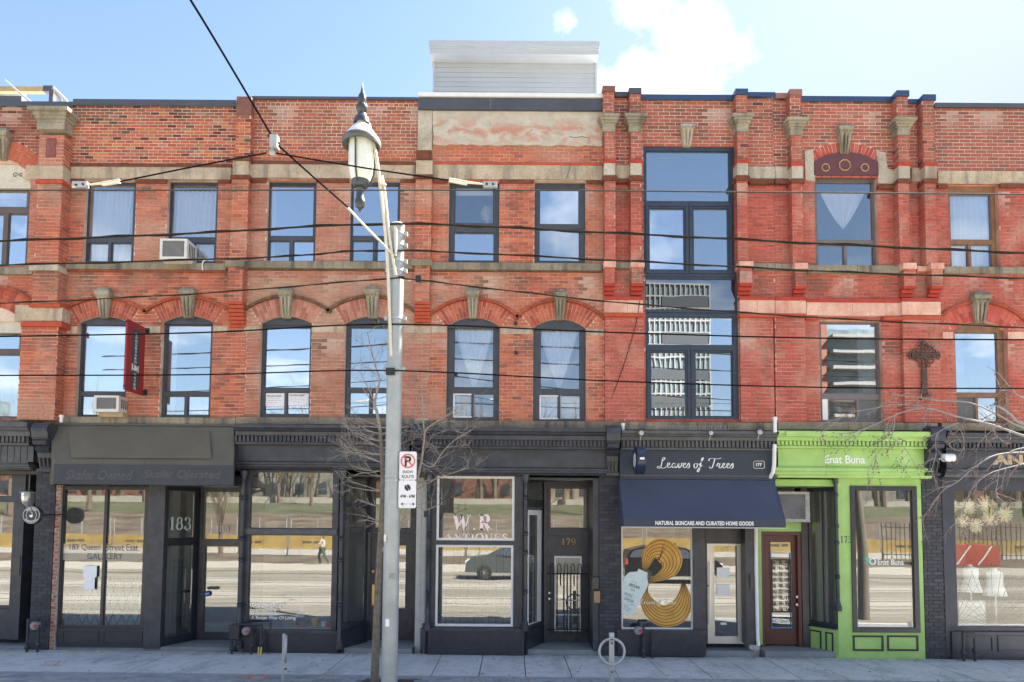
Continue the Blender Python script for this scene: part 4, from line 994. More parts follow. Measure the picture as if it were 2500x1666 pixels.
def console(b, x0, x1, y0, y1, mat, P=.5):
    X0, X1, Z0, Z1 = R4((x0, y0, x1, y1), -P); w = X1-X0; H = Z1-Z0; r = .17
    m = MB()
    pr = [(-P+.02, Z1-r)]+[(-P+r+.0-r*cos(a), Z1-r+r*sin(a)) for a in [radians(q) for q in range(0, 181, 15)]]+[(-.0, Z1-r), (-.0, Z1-H*.33), (-P+.04, Z1-H*.33)]
    m.prism(pr, X0, X1, 'X')
    pr = [(-.0, Z1-H*.335), (-P+.08, Z1-H*.335), (-P+.02, Z1-H*.40), (-P+.05, Z1-H*.47), (-P+.14, Z1-H*.50), (-P+.10, Z1-H*.57), (-P+.18, Z1-H*.64), (-.28, Z1-H*.78), (-.24, Z1-H*.9), (-.24, Z0), (0, Z0)]
    m.prism(pr, X0+w*.08, X1-w*.08, 'X')
    m.box(X0, X1, -P+.06, 0, Z1-H*.36, Z1-H*.337); m.box(X0+w*.02, X1-w*.02, -.30, 0, Z0-.03, Z0+.02)
    for k in range(3): m.tube([(X0+w*(.25+.25*k), -.275, Z0+.06), (X0+w*(.25+.25*k), -.315, Z0+H*.25)], .02, 6)
    return m.build('console_bracket', mat, b)
def door(b, r, Y, mat, glass_rects, glass, th=.05, name='door', knob=None, label=None, kmat=None):
    X0, X1, Z0, Z1 = R4(r, Y); hs = [R4(g, Y) for g in glass_rects]
    d = holes(MB(), X0, X1, Z0, Z1, hs, Y, Y+th).build(name, mat, b)
    if label: d['label'] = label
    m = MB()
    for h in hs: holes(m, h[0], h[1], h[2], h[3], [(h[0]+.018, h[1]-.018, h[2]+.018, h[3]-.018)], Y-.008, Y-.001)
    if hs: m.build('glazing_bead', mat, d)
    for h in hs: MB().box(h[0]+.002, h[1]-.002, Y+th*.4, Y+th*.4+.006, h[2]+.002, h[3]-.002).build('pane', glass, d)
    for kx, ky in knob or []:
        c = W(kx, ky, Y); MB().lathe([(.012, 0), (.02, -.03), (.032, -.05), (.03, -.07), (.01, -.075)], (c.x, Y, c.z), 12, 'Y').build('handle', kmat or CHROME, d, True)
    return d
PAPER = basic('white_paper', (.92, .92, .93), .7, .02)
def canvas(TL, TR, BL, BR, sag, mat, parent, n=30, k=8, seams=()):
    """stretched cloth between four corners with a slight belly and soft ripples"""
    m = MB(); TL, TR, BL, BR = map(Vector, (TL, TR, BL, BR)); nn = ((TR-TL).cross(BL-TL)).normalized()
    if nn.y > 0: nn = -nn
    for j in range(k+1):
        for i in range(n+1):
            u, v = i/n, j/k; p = TL.lerp(TR, u).lerp(BL.lerp(BR, u), v)
            p -= nn*sag*sin(pi*v)*(.55+.45*sin(u*pi)); p += nn*.006*sin(u*23+1.7*sin(v*4))*sin(pi*v); m.v.append(tuple(p))
    for j in range(k):
        for i in range(n): o = j*(n+1)+i; m.f.append((o, o+n+1, o+n+2, o+1))
    c = m.build('canvas', mat, parent, True)
    for u in seams:
        i = round(u*n); MB().tube([Vector(m.v[j*(n+1)+i])+nn*.002 for j in range(k+1)], .004, 4).build('seam', mat, c)
    return c
CHROME = basic('satin_chrome', (.55, .55, .55), .3, .05, metal=.9); BRASS = basic('brass', (.55, .38, .12), .35, .1, metal=.8)
VAL = basic('faded_blue_valance', (.060, .062, .072), .85, .12, 3, bump=.15); AWB = basic('weathered_brown_awning', (.120, .110, .085), .85, .14, 1.6, bump=.2)
FADE = basic('ghost_lettering', (.095, .093, .095), .85, .2)
STAIN = basic('stained_floor', (.24, .25, .255), .85, .15, 3, bump=.2)
# lintels and the hidden masonry round each shop
for i, b in enumerate(B):
    MB().box(BX[i]+.002, BX[i+1]-.002, .0, .3, W(1250, 1166).z, BOT-.001).build('lintel', DARKIN, b)
    zf = .09
    MB().box(PX[i]+.11, PX[i+1]-.11, .02, 4.88, -.15, zf).build('shop_floor', STAIN, b)
    MB().box(PX[i]+.11, PX[i+1]-.11, 3.6, 3.65, zf, 4.0).build('rear_partition', PLAST, b)
zg = .0
# ---------------------------------------------------------------- shop 0 (espresso bar)
b = B[0]
cornice(b, (-300, 70), (1030, 1064), (1064, 1082), (1083, 1132), (1133, 1146), GREYC, GREYC)
m = MB()
for k in range(9): x = W(-60+k*16, 1105, -.21).x; m.box(x, x+.11, -.212, -.2005, W(20, 1128, -.2).z, W(20, 1090, -.2).z)
m.build('fascia_boards', GREYC, b)
console(b, 72, 112, 1030, 1146, BLACK, .5)
K = Bricks()
X0, X1, Z0, Z1 = R4((80, 1148, 128, 1575), -.05); MB().box(X0+.004, X1-.004, -.045, .3, -.12, Z1).build('painted_pier', MORT_K, b)
K.lay(X0, X1, -.05, Z1, -.05, P_BLK, w=.2); K.lay(-.05, .3, -.05, Z1, X0, P_BLK, side=-1)
X2 = W(141, 1370, -.03).x; MB().box(X1-.003, X2, -.023, .3, -.12, W(130, 1184, -.03).z).build('bare_brick_strip', MORT_L, b)
K.lay(X1+.002, X2, -.05, W(130, 1184).z, -.03, P_OLD, w=.13); 
n0 = len(COL.objects)
K.emit(b, 0, BRICK_P)
# recessed front: window, post and door
shopw0 = MB(); win(b, (-110, 1150, 40, 1485), [(-100, 1158, 29, 1212), (-100, 1224, 28, 1480)], BLACK, GL_SH, yf=.25, label='large shop window at the left edge of the photo')
frontbox((-110, 1486, 36, 1560), .22, .35, BLACK, 'stall_riser', b); MB().pbox((29, 1146, 54, 1562), .21, .95).build('door_post', BLACK, b)
door(b, (46, 1300, 92, 1552), .95, BLACK, [(74, 1330, 88, 1515)], GL_SH, knob=[(58, 1410), (56, 1443)])
win(b, (44, 1146, 95, 1299), [(60, 1160, 92, 1292)], BLACK, GL_SH, yf=.95); frontbox((20, 1130, 100, 1150), .0, 1.0, BLACK, 'recess_soffit', b)
frontbox((31, 1358, 48, 1405), .195, .21, BLACK2, 'letter_plate', b)
# ---------------------------------------------------------------- shop 1 (gallery)
b = B[1]
yv = -.62
z_t = W(350, 1040, -.1).z; zb_ = W(350, 1135, yv).z; zv = W(350, 1184, yv).z
Xa, Xb = W(118, 1040, -.12).x, W(571, 1040, -.12).x; Xc, Xd = W(134, 1135, yv).x, W(570, 1135, yv).x
aw = thing('awning', ((Xa+Xb)/2, 0, z_t), 'weathered brown box awning with ghosted lettering on its valance, above the gallery window', 'awning')
m = MB(); canvas((Xa, -.12, z_t), (Xb, -.12, z_t), (Xc, yv, zb_), (Xd, yv, zb_), .02, AWB, aw, seams=(.25, .5, .75))
m.face([(Xc, yv+.01, zb_), (Xa, -.11, z_t), (Xa, .0, z_t), (Xa, .0, zv), (Xc, yv+.01, zv)]); m.face([(Xd, yv+.01, zb_), (Xd, yv+.01, zv), (Xb, .0, zv), (Xb, .0, z_t), (Xb, -.11, z_t)])
m.build('side_panels', AWB, aw)
MB().box(Xc-.01, Xd+.01, yv-.012, yv-.001, zv, zb_).build('valance', VAL, aw)
MB().box(Xa-.02, Xb+.02, -.16, -.0, z_t+.001, z_t+.03).build('head_rail', GREYC, aw)
# lighter rectangle where an old sign hung
pch = basic('unfaded_awning_patch', (.122, .108, .078), .85, .12, 1.6)
f0 = lambda t, s: Vector((Xc+(Xa-Xc)*t+s*(Xd-Xc+(Xb-Xa-Xd+Xc)*t), yv+(-.12-yv)*t-.020*sin(pi*t)-.004, zb_+(z_t-zb_)*t))
m = MB(); ks = [k/8 for k in range(9)]; m.v = [tuple(f0(.16+.71*t, .10+.01*t)-Vector((0, .006, 0))) for t in ks]+[tuple(f0(.16+.71*t, .88-.01*t)-Vector((0, .006, 0))) for t in ks]; m.f = [(i, 9+i, 10+i, i+1) for i in range(8)]; m.build('unfaded_patch', pch, aw)
write(text_faces('Skafer Owned', .02, .25), (160, 1148, 324, 1172), yv-.015, FADE, aw); write(text_faces('Skafer Ojerated', .02, .25), (350, 1148, 540, 1174), yv-.015, FADE, aw)
WFR = .03
w = win(b, (139, 1188, 357, 1533), [(152, 1195, 250, 1528), (257, 1195, 349, 1528)], BLACK2, GL_SH, yf=WFR, label='gallery display window with a folding scissor gate behind it')
MB().pbox((139, 1534, 357, 1581), -.0, .25).build('stall_riser', BLACK2, b)
for r in ((150, 1541, 240, 1573), (250, 1541, 346, 1573)): X0, X1, Z0, Z1 = R4(r, -.02); holes(MB(), X0, X1, Z0, Z1, [(X0+.02, X1-.02, Z0+.02, Z1-.02)], -.012, -.001).build('riser_panel', BLACK2, b)
frontbox((356, 1184, 397, 1584), -.02, .3, BLACK, 'shop_pier', b)
TXD = basic('dark_window_lettering', (.10, .09, .07), .7, .05)
FROST = glass('frosted_band', .12, (.8, .76, .64), haze=.28)
X0, X1, Z0, Z1 = R4((150, 1328, 351, 1368), .04)
MB().face([(X0+.03, .046, Z0), (X1-.03, .046, Z0), (X1-.03, .046, Z1), (X0+.03, .046, Z1)]).build('frosted_strip', FROST, w)
for s_, r in (('183 Queen', (170, 1329, 245, 1345)), ('Street East', (259, 1329, 337, 1345)), ('GAL', (213, 1351, 247, 1366)), ('LERY', (260, 1351, 299, 1366))): write(text_faces(s_), r, .044, TXD, w)
for r in ((203, 1382, 236, 1410), (205, 1410, 231, 1440)): frontbox(r, .02, .022, PAPER, 'notice', w)
tag(MB().pbox((150, 1432, 352, 1531), .55, .6).build('low_partition', basic('pale_board', (.62, .66, .66), .8)), 'pale low board standing behind the scissor gate', 'partition')
# scissor gate standing inside
g = thing('scissor_gate', W(255, 1525, .14), 'black folding scissor gate standing inside the gallery window', 'gate')
X0, X1, Z0, Z1 = R4((160, 1410, 352, 1525), .14); n = 9; dx = (X1-X0)/n; s0 = Z0
for k in range(-1, n):
    for sgn in (1, -1):
        xa, xb = X0+k*dx, X0+(k+2)*dx
        if sgn < 0: xa, xb = xb, xa
        hh = (Z1-Z0)*(.72 if k < 3 else 1)
        MB().tube([(xa, .14+.01*sgn, s0), (xb, .14+.01*sgn, s0+hh)], .014, 5).build('gate_bar', IRON, g)
# angled entrance
zt, zb2 = W(440, 1187, .2).z, .10
pA = (W(397, 1400, .02).x, .02); pB = (W(480, 1400, .8).x, .8)
w = angled(b, pA, pB, zb2, zt, [(.09, .88, .67, .97), (.09, .88, .05, .62)], BLACK2, GL_SH, name='door', label='glazed angled door with numerals and iron bars')
f, L = frame_on(pA, pB); org = f(Vector((.18*L, .018, zb2+(zt-zb2)*.72)))
write3(serif_glyphs('183', .2), org, f(Vector((.80*L, .018, 0)))-f(Vector((.18*L, .018, 0))), (0, 0, .26), basic('pale_window_numerals', (.62, .74, .72), .6, .05), w)
m = MB()
for k in range(6):
    u = L*(.14+.12*k); m.tube([f(Vector((u, .05, zb2+.35))), f(Vector((u, .05, zb2+1.62)))], .007, 5); m.tube([f(Vector((u, .05, zb2+1.62))), f(Vector((u, .05, zb2+1.70)))], [.016, .001], 5)
for z in (.5, 1.0, 1.5): m.tube([f(Vector((L*.12, .055, zb2+z))), f(Vector((L*.84, .055, zb2+z)))], .007, 5)
m.build('iron_bars', IRON, w)
xf(MB().tube([(L*.80, -.05, zb2+.75), (L*.80, -.05, zb2+1.45)], .014, 8), f).build('pull_handle', CHROME, w)
xf(MB().box(L*.66, L*.86, -.02, -.001, zb2+.98, zb2+1.03), f).build('lock_case', BLACK2, w)
wp = win(b, (474, 1185, 596, 1562), [(494, 1200, 583, 1318), (498, 1333, 581, 1545)], BLACK2, GL_SH, yf=.85, label='fixed glazed panel beside the angled door')
write(serif_glyphs('183', .14), (528, 1284, 558, 1300), .855, WVINYL, wp)
c = W(506, 1450, .84); BL = basic('alarm_sticker_blue', (.03, .10, .45), .5)
st = MB().prism([(c.x+.062*cos(radians(22.5+45*k)), c.z+.062*sin(radians(22.5+45*k))) for k in range(8)], .84, .846).build('alarm_sticker', BL, wp)
write3(text_faces('ADT', .04), (c.x-.045, .838, c.z-.018), (.09, 0, 0), (0, 0, .036), WVINYL, wp)
frontbox((506, 1433, 530, 1440), .82, .85, BLACK2, 'lock_case', wp)
frontbox((391, 1150, 600, 1187), .0, .95, BLACK, 'recess_soffit', b)
MB().box(W(590, 1400, .0).x, W(604, 1400, .0).x, .0, .86, .09, W(590, 1187, .1).z).build('recess_cheek', BLACK, b)
# ---------------------------------------------------------------- shop 2 (bay front with pots)
b = B[2]
cornice(b, (573, 1000), (1037, 1064), (1064, 1082), (1084, 1128), (1129, 1146), BLACK, BLACK)
w = win(b, (583, 1148, 824, 1545), [(611, 1152, 813, 1291), (607, 1306, 810, 1539)], BLACK, GL_SH, yf=-.05, fr_d=.10, label='tall shop window with a row of pots on its sill')
frontbox((590, 1292, 822, 1305), -.10, -.052, GREYC, 'transom_bar', w)
MB().pbox((592, 1546, 826, 1596), -.10, .2).build('stall_riser', BLACK2, b)
frontbox((590, 1540, 828, 1547), -.13, .1, BLACK, 'window_sill', b)
colonnette(b, 589, 1150, 1585, -.14, BLACK, .05); colonnette(b, 832, 1150, 1585, -.14, BLACK, .05)
pA = (W(834, 1400, -.05).x, -.05); pB = (W(897, 1400, .75).x, .75)
zt = W(860, 1150, .2).z
angled(b, pA, pB, .45, zt, [(.08, .92, .80, .97), (.08, .92, .03, .765)], BLACK, GL_SH, label='angled side window of the black bay')
f, L = frame_on(pA, pB); xf(MB().box(0, L, -.03, .1, -.1, .449), f).build('stall_riser', BLACK2, b)
frontbox((822, 1148, 1010, 1160), .0, 1.2, BLACK, 'recess_soffit', b)
win(b, (898, 1160, 1018, 1300), [(915, 1172, 1004, 1290)], BLACK, GL_SH, yf=.95)
dr = door(b, (902, 1302, 1014, 1567), .95, BLACK, [(935, 1330, 992, 1490)], GL_SH, knob=[(912, 1395)], kmat=BRASS)
frontbox((908, 1428, 914, 1478), .92, .95, BRASS, 'push_plate', dr); frontbox((935, 1514, 992, 1545), .935, .949, BLACK2, 'door_panel', dr)
write(text_faces('MERCHANT'), (612, 1473, 700, 1484), -.016, WVINYL, w); write(text_faces('OF YORK'), (612, 1488, 678, 1499), -.016, WVINYL, w); write(text_faces('A Better Way Of Living', .012), (613, 1504, 722, 1515), -.016, WVINYL, w)
# ---------------------------------------------------------------- shop 3 (antiques)
b = B[3]
console(b, 1000, 1034, 1031, 1150, BLACK2, .5)
cornice(b, (1032, 1484), (1044, 1074), (1076, 1092), (1094, 1142), (1143, 1160), BLACK, BLACK)
WHF = WHITE
w = win(b, (1052, 1154, 1276, 1538), [(1066, 1163, 1256, 1320), (1063, 1331, 1253, 1530)], BLACK, GL_SH, yf=-.05, fr_d=.1, inner=WHITE, lip=.045, label='white-lined display window with cream serif lettering')
frontbox((1062, 1321, 1258, 1330), -.045, -.03, WHITE, 'white_bar', w)
write(serif_glyphs('W.R', .26, .085), (1105, 1255, 1200, 1297), -.016, basic('cream_pink_lettering', (.92, .78, .72), .6, .05), w); write(serif_glyphs('ANTIQUES', .24, .09), (1084, 1302, 1240, 1324), -.018, MATS['cream_pink_lettering'], w)
g = thing('security_grille', W(1160, 1530, .12), 'thin iron bar grille behind the white-lined antiques window', 'grille')
X0, X1, Z0, Z1 = R4((1063, 1332, 1255, 1533), .12)
for k in range(11): MB().tube([(X0+(X1-X0)*(k+.5)/11, .12, Z0), (X0+(X1-X0)*(k+.5)/11, .12, Z1)], .006, 5).build('bar', IRON, g)
for z in (Z0+.25, Z1-.03): MB().tube([(X0, .105, z), (X1, .105, z)], .008, 5).build('rail', IRON, g)
MB().pbox((1044, 1541, 1280, 1600), -.12, .2).build('stall_riser', BLACK2, b); frontbox((1042, 1534, 1282, 1541), -.15, .1, BLACK, 'window_sill', b)
colonnette(b, 1046, 1158, 1540, -.14, BLACK2, .04); colonnette(b, 1283, 1158, 1540, -.14, BLACK2, .05)
pA = (W(1044, 1400, -.05).x, -.05); pB = (W(1016, 1400, .85).x, .85); zt = W(1040, 1158, .2).z
angled(b, pB, pA, .45, zt, [(.15, .85, .76, .96), (.15, .85, .03, .72)], BLACK, GL_SH, label='narrow angled window left of the antiques display')
f, L = frame_on(pB, pA); xf(MB().box(0, L, -.03, .1, -.1, .449), f).build('stall_riser', BLACK2, b)
pA = (W(1282, 1400, -.05).x, -.05); pB = (W(1328, 1400, .85).x, .85); f, L = frame_on(pA, pB)
aw_ = angled(b, pA, pB, .45, zt, [(.12, .90, .84, .97), (.12, .90, .03, .79)], BLACK, GL_SH, label='angled side window right of the antiques display')
xf(holes(MB(), .14*L, .88*L, .52, zt-.7, [(.22*L, .66*L, .56, zt-.8)], .01, .02), f).build('white_lining', WHITE, aw_)
m = MB()
for k in range(5): u = L*(.2+.13*k); m.tube([f(Vector((u, .1, .55))), f(Vector((u, .1, 2.3)))], .006, 5)
m.build('iron_bars', IRON, aw_)
xf(MB().box(0, L, -.03, .1, -.1, .449), f).build('stall_riser', BLACK2, b)
frontbox((1280, 1150, 1490, 1172), .0, 1.2, BLACK, 'recess_soffit', b)
tw = win(b, (1330, 1172, 1450, 1308), [(1343, 1192, 1434, 1290)], BLACK, GL_SH, yf=.85); X0, X1, Z0, Z1 = R4((1337, 1184, 1441, 1298), .84); holes(MB(), X0, X1, Z0, Z1, [(X0+.05, X1-.05, Z0+.05, Z1-.05)], .82, .849).build('raised_moulding', BLACK2, tw)
frontbox((1330, 1309, 1450, 1340), .86, .95, BLACK, 'number_board', b)
nb = write(serif_glyphs('179', .17), (1372, 1315, 1405, 1331), .853, basic('copper_numerals', (.62, .34, .16), .5, .1), b, 'house_number')
d = door(b, (1334, 1340, 1448, 1573), .87, BLACK, [(1353, 1358, 1420, 1541)], GL_SH, knob=[(1342, 1448), (1342, 1462)])
X0, X1, Z0, Z1 = R4((1353, 1358, 1420, 1541), .86); m = holes(MB(), X0, X1, Z0, Z1, [(X0+.035, X1-.035, Z0+.04, Z1-.04)], .848, .862)
m.box((X0+X1)/2-.012, (X0+X1)/2+.012, .85, .86, Z0+.04, Z0+.62); m.box(X0+.035, X1-.035, .851, .861, Z0+.32, Z0+.345); m.box(X0+.035, X1-.035, .851, .861, Z0+.62, Z0+.64)
m.build('white_door_lining', WHITE, d)
X0, X1, Z0, Z1 = R4((1350, 1365, 1424, 1385), .84); MB().box(X0+.05, X1-.05, .866, .869, Z0-.12, Z1-.0).build('taped_notices', basic('notice_yellow', (.5, .38, .12), .7, .4, 30, c2=(.7, .7, .66)), d)
gt = thing('door_gate', W(1391, 1560, .78), 'black wrought-iron gate with hooped bars in front of the numbered door', 'gate')
X0, X1, Z0, Z1 = R4((1340, 1378, 1440, 1538), .78)
for k in range(6):
    x = X0+(X1-X0)*(k+.25)/6; w_ = (X1-X0)/12
    P = [(x, .78, Z0-.1), (x, .78, Z1-.06)]+[(x+w_/2*(1-cos(a)), .78, Z1-.06+.07*sin(a)) for a in [pi*q/6 for q in range(1, 6)]]+[(x+w_, .78, Z1-.06), (x+w_, .78, Z1-.45 if k % 2 else Z0-.1)]
    MB().tube(P, .0085, 6).build('hooped_bar', IRON, gt)
for z in (Z0+.0, Z1-.2): MB().tube([(X0-.06, .795, z), (X1+.06, .795, z)], .011, 6).build('cross_rail', IRON, gt)
MB().pbox((1448, 1172, 1463, 1590), .0, .95).build('recess_cheek', BLACK, b); MB().pbox((1328, 1172, 1335, 1573), .80, .95).build('door_jamb', BLACK, b)
K = Bricks(); X0, X1, Z0, Z1 = R4((1463, 1158, 1516, 1600), -.05); MB().box(X0+.004, X1-.004, -.044, .3, -.12, Z1).build('painted_pier', MORT_K, b)
K.lay(X0, X1, -.05, Z1, -.05, P_BLK); K.lay(-.05, .3, -.05, Z1, X0, P_BLK, side=-1); K.emit(b, 0, BRICK_P)
console(b, 1482, 1516, 1036, 1156, BLACK, .5)
# ---------------------------------------------------------------- shop 4 (navy awning)
b = B[4]
cornice(b, (1517, 1899), (1052, 1076), (1078, 1095), (1098, 1160), (1161, 1170), GREYC, BLACK)
NAVY = basic('navy_awning_canvas', (.052, .062, .098), .75, .12, 1.2, bump=.15); NAVYV = basic('navy_valance', (.050, .055, .078), .8, .1, 3); SIGNB = basic('blue_black_sign_board', (.024, .034, .050), .5, .12, 3)
sb_ = frontbox((1513, 1098, 1889, 1171), -.26, -.205, SIGNB, 'sign_board', b)
z_t = W(1700, 1172, -.28).z; yv = -.95; zb_ = W(1700, 1268, yv).z; zv = W(1700, 1287, yv).z
Xa, Xb = W(1512, 1172, -.28).x, W(1891, 1172, -.28).x; Xc, Xd = W(1522, 1270, yv).x, W(1918, 1270, yv).x
aw = thing('awning', ((Xa+Xb)/2, -.2, z_t), 'plain navy canvas awning with white capitals along its valance', 'awning')
m = MB(); canvas((Xa, -.28, z_t), (Xb, -.28, z_t), (Xc, yv, zb_), (Xd, yv, zb_), .03, NAVY, aw)
for X_, Y_ in ((Xa, Xc), (Xb, Xd)): m.face([(Y_, yv+.006, zb_), (X_, -.27, z_t), (X_, -.2, z_t), (X_, -.2, zv), (Y_, yv+.006, zv)])
m.build('side_panels', NAVY, aw); MB().box(Xc, Xd, yv-.008, yv-.001, zv, zb_).build('valance', NAVYV, aw)
MB().box(Xc, Xd, yv+.0, yv+.03, zv-.02, zv-.001).build('front_bar', GALV, aw)
write(text_faces('NATURAL SKINCARE AND CURATED HOME GOODS', .03), (1600, 1273, 1840, 1283), yv-.012, WVINYL, aw)
SC = [  # flowing script, drawn as pen strokes
 [(.42, .62), (.62, .78), (.78, .98), (.70, 1.08), (.56, .98), (.48, .62), (.38, .2), (.20, -.04), (.02, .02), (.08, .16), (.3, .08), (.6, -.05), (.95, .12)],
 [(.95, .2), (1.2, .32), (1.25, .5), (1.1, .5), (1.02, .25), (1.15, .02), (1.4, .12), (1.5, .3)],
 [(1.85, .42), (1.7, .5), (1.52, .3), (1.55, .05), (1.75, .1), (1.88, .45), (1.82, .1), (1.95, .02), (2.1, .25)],
 [(2.1, .25), (2.2, .48), (2.2, .1), (2.3, .02), (2.5, .3), (2.5, .5), (2.62, .42)], [(2.6, .3), (2.85, .35), (2.88, .5), (2.74, .48), (2.66, .2), (2.8, .02), (3.05, .2)],
 [(3.05, .2), (3.25, .52), (3.3, .2), (3.2, .0), (3.02, .05)],
 [(4.0, .48), (3.82, .4), (3.78, .12), (3.95, .0), (4.12, .2), (4.1, .42), (4.0, .48), (4.3, .42)], [(4.3, .3), (4.6, .75), (4.75, 1.05), (4.6, 1.0), (4.45, .3), (4.25, -.35), (4.1, -.3), (4.3, .0), (4.65, .3)],
 [(5.3, .75), (5.4, .98), (5.8, 1.0), (6.3, .98), (6.6, 1.06)], [(5.95, 1.0), (5.8, .5), (5.65, .08), (5.45, .0), (5.38, .15)],
 [(6.1, .2), (6.25, .5), (6.32, .46), (6.45, .46), (6.35, .15), (6.5, .02), (6.65, .2)], [(6.65, .22), (6.9, .35), (6.92, .5), (6.78, .48), (6.72, .2), (6.86, .02), (7.1, .2)],
 [(7.1, .22), (7.35, .35), (7.37, .5), (7.23, .48), (7.17, .2), (7.3, .02), (7.55, .2)], [(7.55, .2), (7.75, .52), (7.8, .2), (7.7, .0), (7.5, .06)]]
write(script_words(SC, .11, .04), (1604, 1117, 1791, 1153), -.265, WVINYL, b, 'sign_lettering')
X0, X1, Z0, Z1 = R4((1840, 1126, 1866, 1144), -.265); r = .03
P = []
for cx_, cz_, a0 in ((X1-r, Z1-r, 0), (X0+r, Z1-r, 90), (X0+r, Z0+r, 180), (X1-r, Z0+r, 270)): P += [(cx_+r*cos(radians(a0+q)), -.268, cz_+r*sin(radians(a0+q))) for q in (0, 30, 60, 90)]
MB().tube(P+[P[0]], .005, 4, False).build('number_outline', WVINYL, b); write(text_faces('177', .03), (1846, 1131, 1860, 1139), -.266, WVINYL, b, 'sign_lettering')
w = win(b, (1508, 1180, 1706, 1545), [(1517, 1186, 1691, 1537)], BLACK, GL_SH, yf=-.03, fr_d=.1, inner=WHITE, lip=.03, label='shop window with a bottle pouring golden oil printed on it')
MB().pbox((1508, 1546, 1722, 1603), -.12, .2).build('stall_riser', BLACK2, b); frontbox((1506, 1539, 1724, 1546), -.14, .1, BLACK, 'window_sill', b)
MB().pbox((1692, 1170, 1722, 1600), -.06, .3).build('shop_pier', BLACK, b)
# printed bottle and strands of oil
Yd = .0
OIL = basic('golden_oil_print', (.66, .36, .07), .6, .18, 5); OILD = basic('dark_oil_lines', (.12, .06, .02), .6, .1); MINT = basic('pale_bottle_print', (.66, .76, .72), .6, .05); INK = basic('print_ink', (.05, .06, .07), .6)
def on(x, y, k=0): q = W(x, y, Yd-k); return (q.x, q.z)
up = spline([(1572, 1398, 7), (1578, 1375, 22), (1588, 1350, 38), (1616, 1342, 54), (1638, 1366, 56), (1634, 1392, 40), (1612, 1408, 22), (1590, 1418, 12), (1578, 1425, 9)], 6)
lo = spline([(1580, 1425, 8), (1574, 1450, 20), (1588, 1484, 42), (1618, 1504, 52), (1652, 1496, 56), (1668, 1470, 44), (1670, 1445, 24), (1668, 1422, 6)], 6)
def strands(path, n):
    def off(s_):
        out = []
        for i, (x, y, w_) in enumerate(path):
            a = path[max(i-1, 0)]; c = path[min(i+1, len(path)-1)]; dx, dy = c[0]-a[0], c[1]-a[1]; L_ = sqrt(dx*dx+dy*dy)
            out.append(on(x-dy/L_*w_*s_/2, y+dx/L_*w_*s_/2))
        return out
    e0, e1 = off(-1), off(1); k = len(e0); m = MB()
    m.v = [(p[0], Yd-.001, p[1]) for p in e0]+[(p[0], Yd-.001, p[1]) for p in e1]; m.f = [(i, i+1, k+i+1, k+i) for i in range(k-1)]
    o = m.build('oil_print', OIL, w)
    V = join([strip(off(-1+2*(j+.5)/n), .012) for j in range(n)])
    m = MB(); m.v = [(p[0], Yd-.003, p[1]) for p in V[0]]; m.f = V[1]; m.build('oil_lines', OILD, w)
strands(up, 6); strands(lo, 7)
Q = [(188, 905), (242, 930), (238, 958), (246, 990), (240, 1012), (158, 1170), (140, 1182), (118, 1183), (92, 1165), (95, 985), (108, 950), (135, 925), (182, 922)]
MB().face([(*on(1480+x/2.39, 1010+y/2.39)[:1], Yd-.004, on(1480+x/2.39, 1010+y/2.39)[1]) for x, y in Q]).build('bottle_print', MINT, w)
def tilted(s_, x, y, wd, ht, ang, bold=.0):
    c = W(x, y, Yd-.006); a = radians(ang); s2 = 1/124.4
    write3(text_faces(s_, bold), (c.x, c.y, c.z), (wd*s2*cos(a), 0, wd*s2*sin(a)), (-ht*s2*sin(a), 0, ht*s2*cos(a)), INK, w)
tilted('ARGAN', 1534, 1430, 27, 8, -20, .02); tilted('OIL', 1539, 1441, 11, 5, -20); tilted('HUILE', 1524, 1452, 20, 7, -22); tilted("D'ARGAN", 1523, 1464, 24, 8, -22); tilted('of Trees', 1541, 1420, 14, 3, -20)
for k, (x, y, l) in enumerate(((1522, 1476, 14), (1522, 1481, 20), (1521, 1486, 17), (1538, 1475, 12))): tilted('---', x, y, l, .8, -22, .04)
write(script_words(SC, .10, .045), (1560, 1463, 1650, 1480), Yd-.008, WVINYL, w)
# steel door
STEEL = basic('brushed_steel_door', (.60, .585, .54), .38, .06, 2, metal=.55)
frontbox((1722, 1288, 1843, 1328), .22, .45, BLACK, 'door_header', b)
d = door(b, (1726, 1322, 1820, 1572), .28, STEEL, [(1742, 1331, 1802, 1556)], GL_SH, th=.06, label='brushed steel framed glass door')
write(serif_glyphs('177', .12), (1761, 1333, 1779, 1347), .297, basic('etched_numerals', (.6, .6, .58), .6), d)
MB().tube([(W(1734, 1370, .2).x, .21, W(1734, 1372, .2).z), (W(1732, 1524, .2).x, .21, W(1732, 1524, .2).z)], .013, 8).build('pull_handle', CHROME, d)
for r in ((1750, 1386, 1781, 1410), (1750, 1428, 1781, 1452)): frontbox(r, .293, .295, PAPER, 'notice', d)
frontbox((1759, 1520, 1774, 1526), .293, .295, WHITE, 'small_sign', d)
c = W(1728, 1430, .28); MB().lathe([(.02, 0), (.022, -.02), (.01, -.03)], (c.x, .28, c.z), 12, 'Y').build('lock', CHROME, d)
MB().pbox((1821, 1288, 1846, 1575), .0, .45).build('shop_pier', BLACK, b); frontbox((1832, 1400, 1840, 1440), -.03, -.001, BLACK2, 'intercom', b)
MB().pbox((1716, 1288, 1727, 1573), .26, .45).build('door_jamb', BLACK, b)
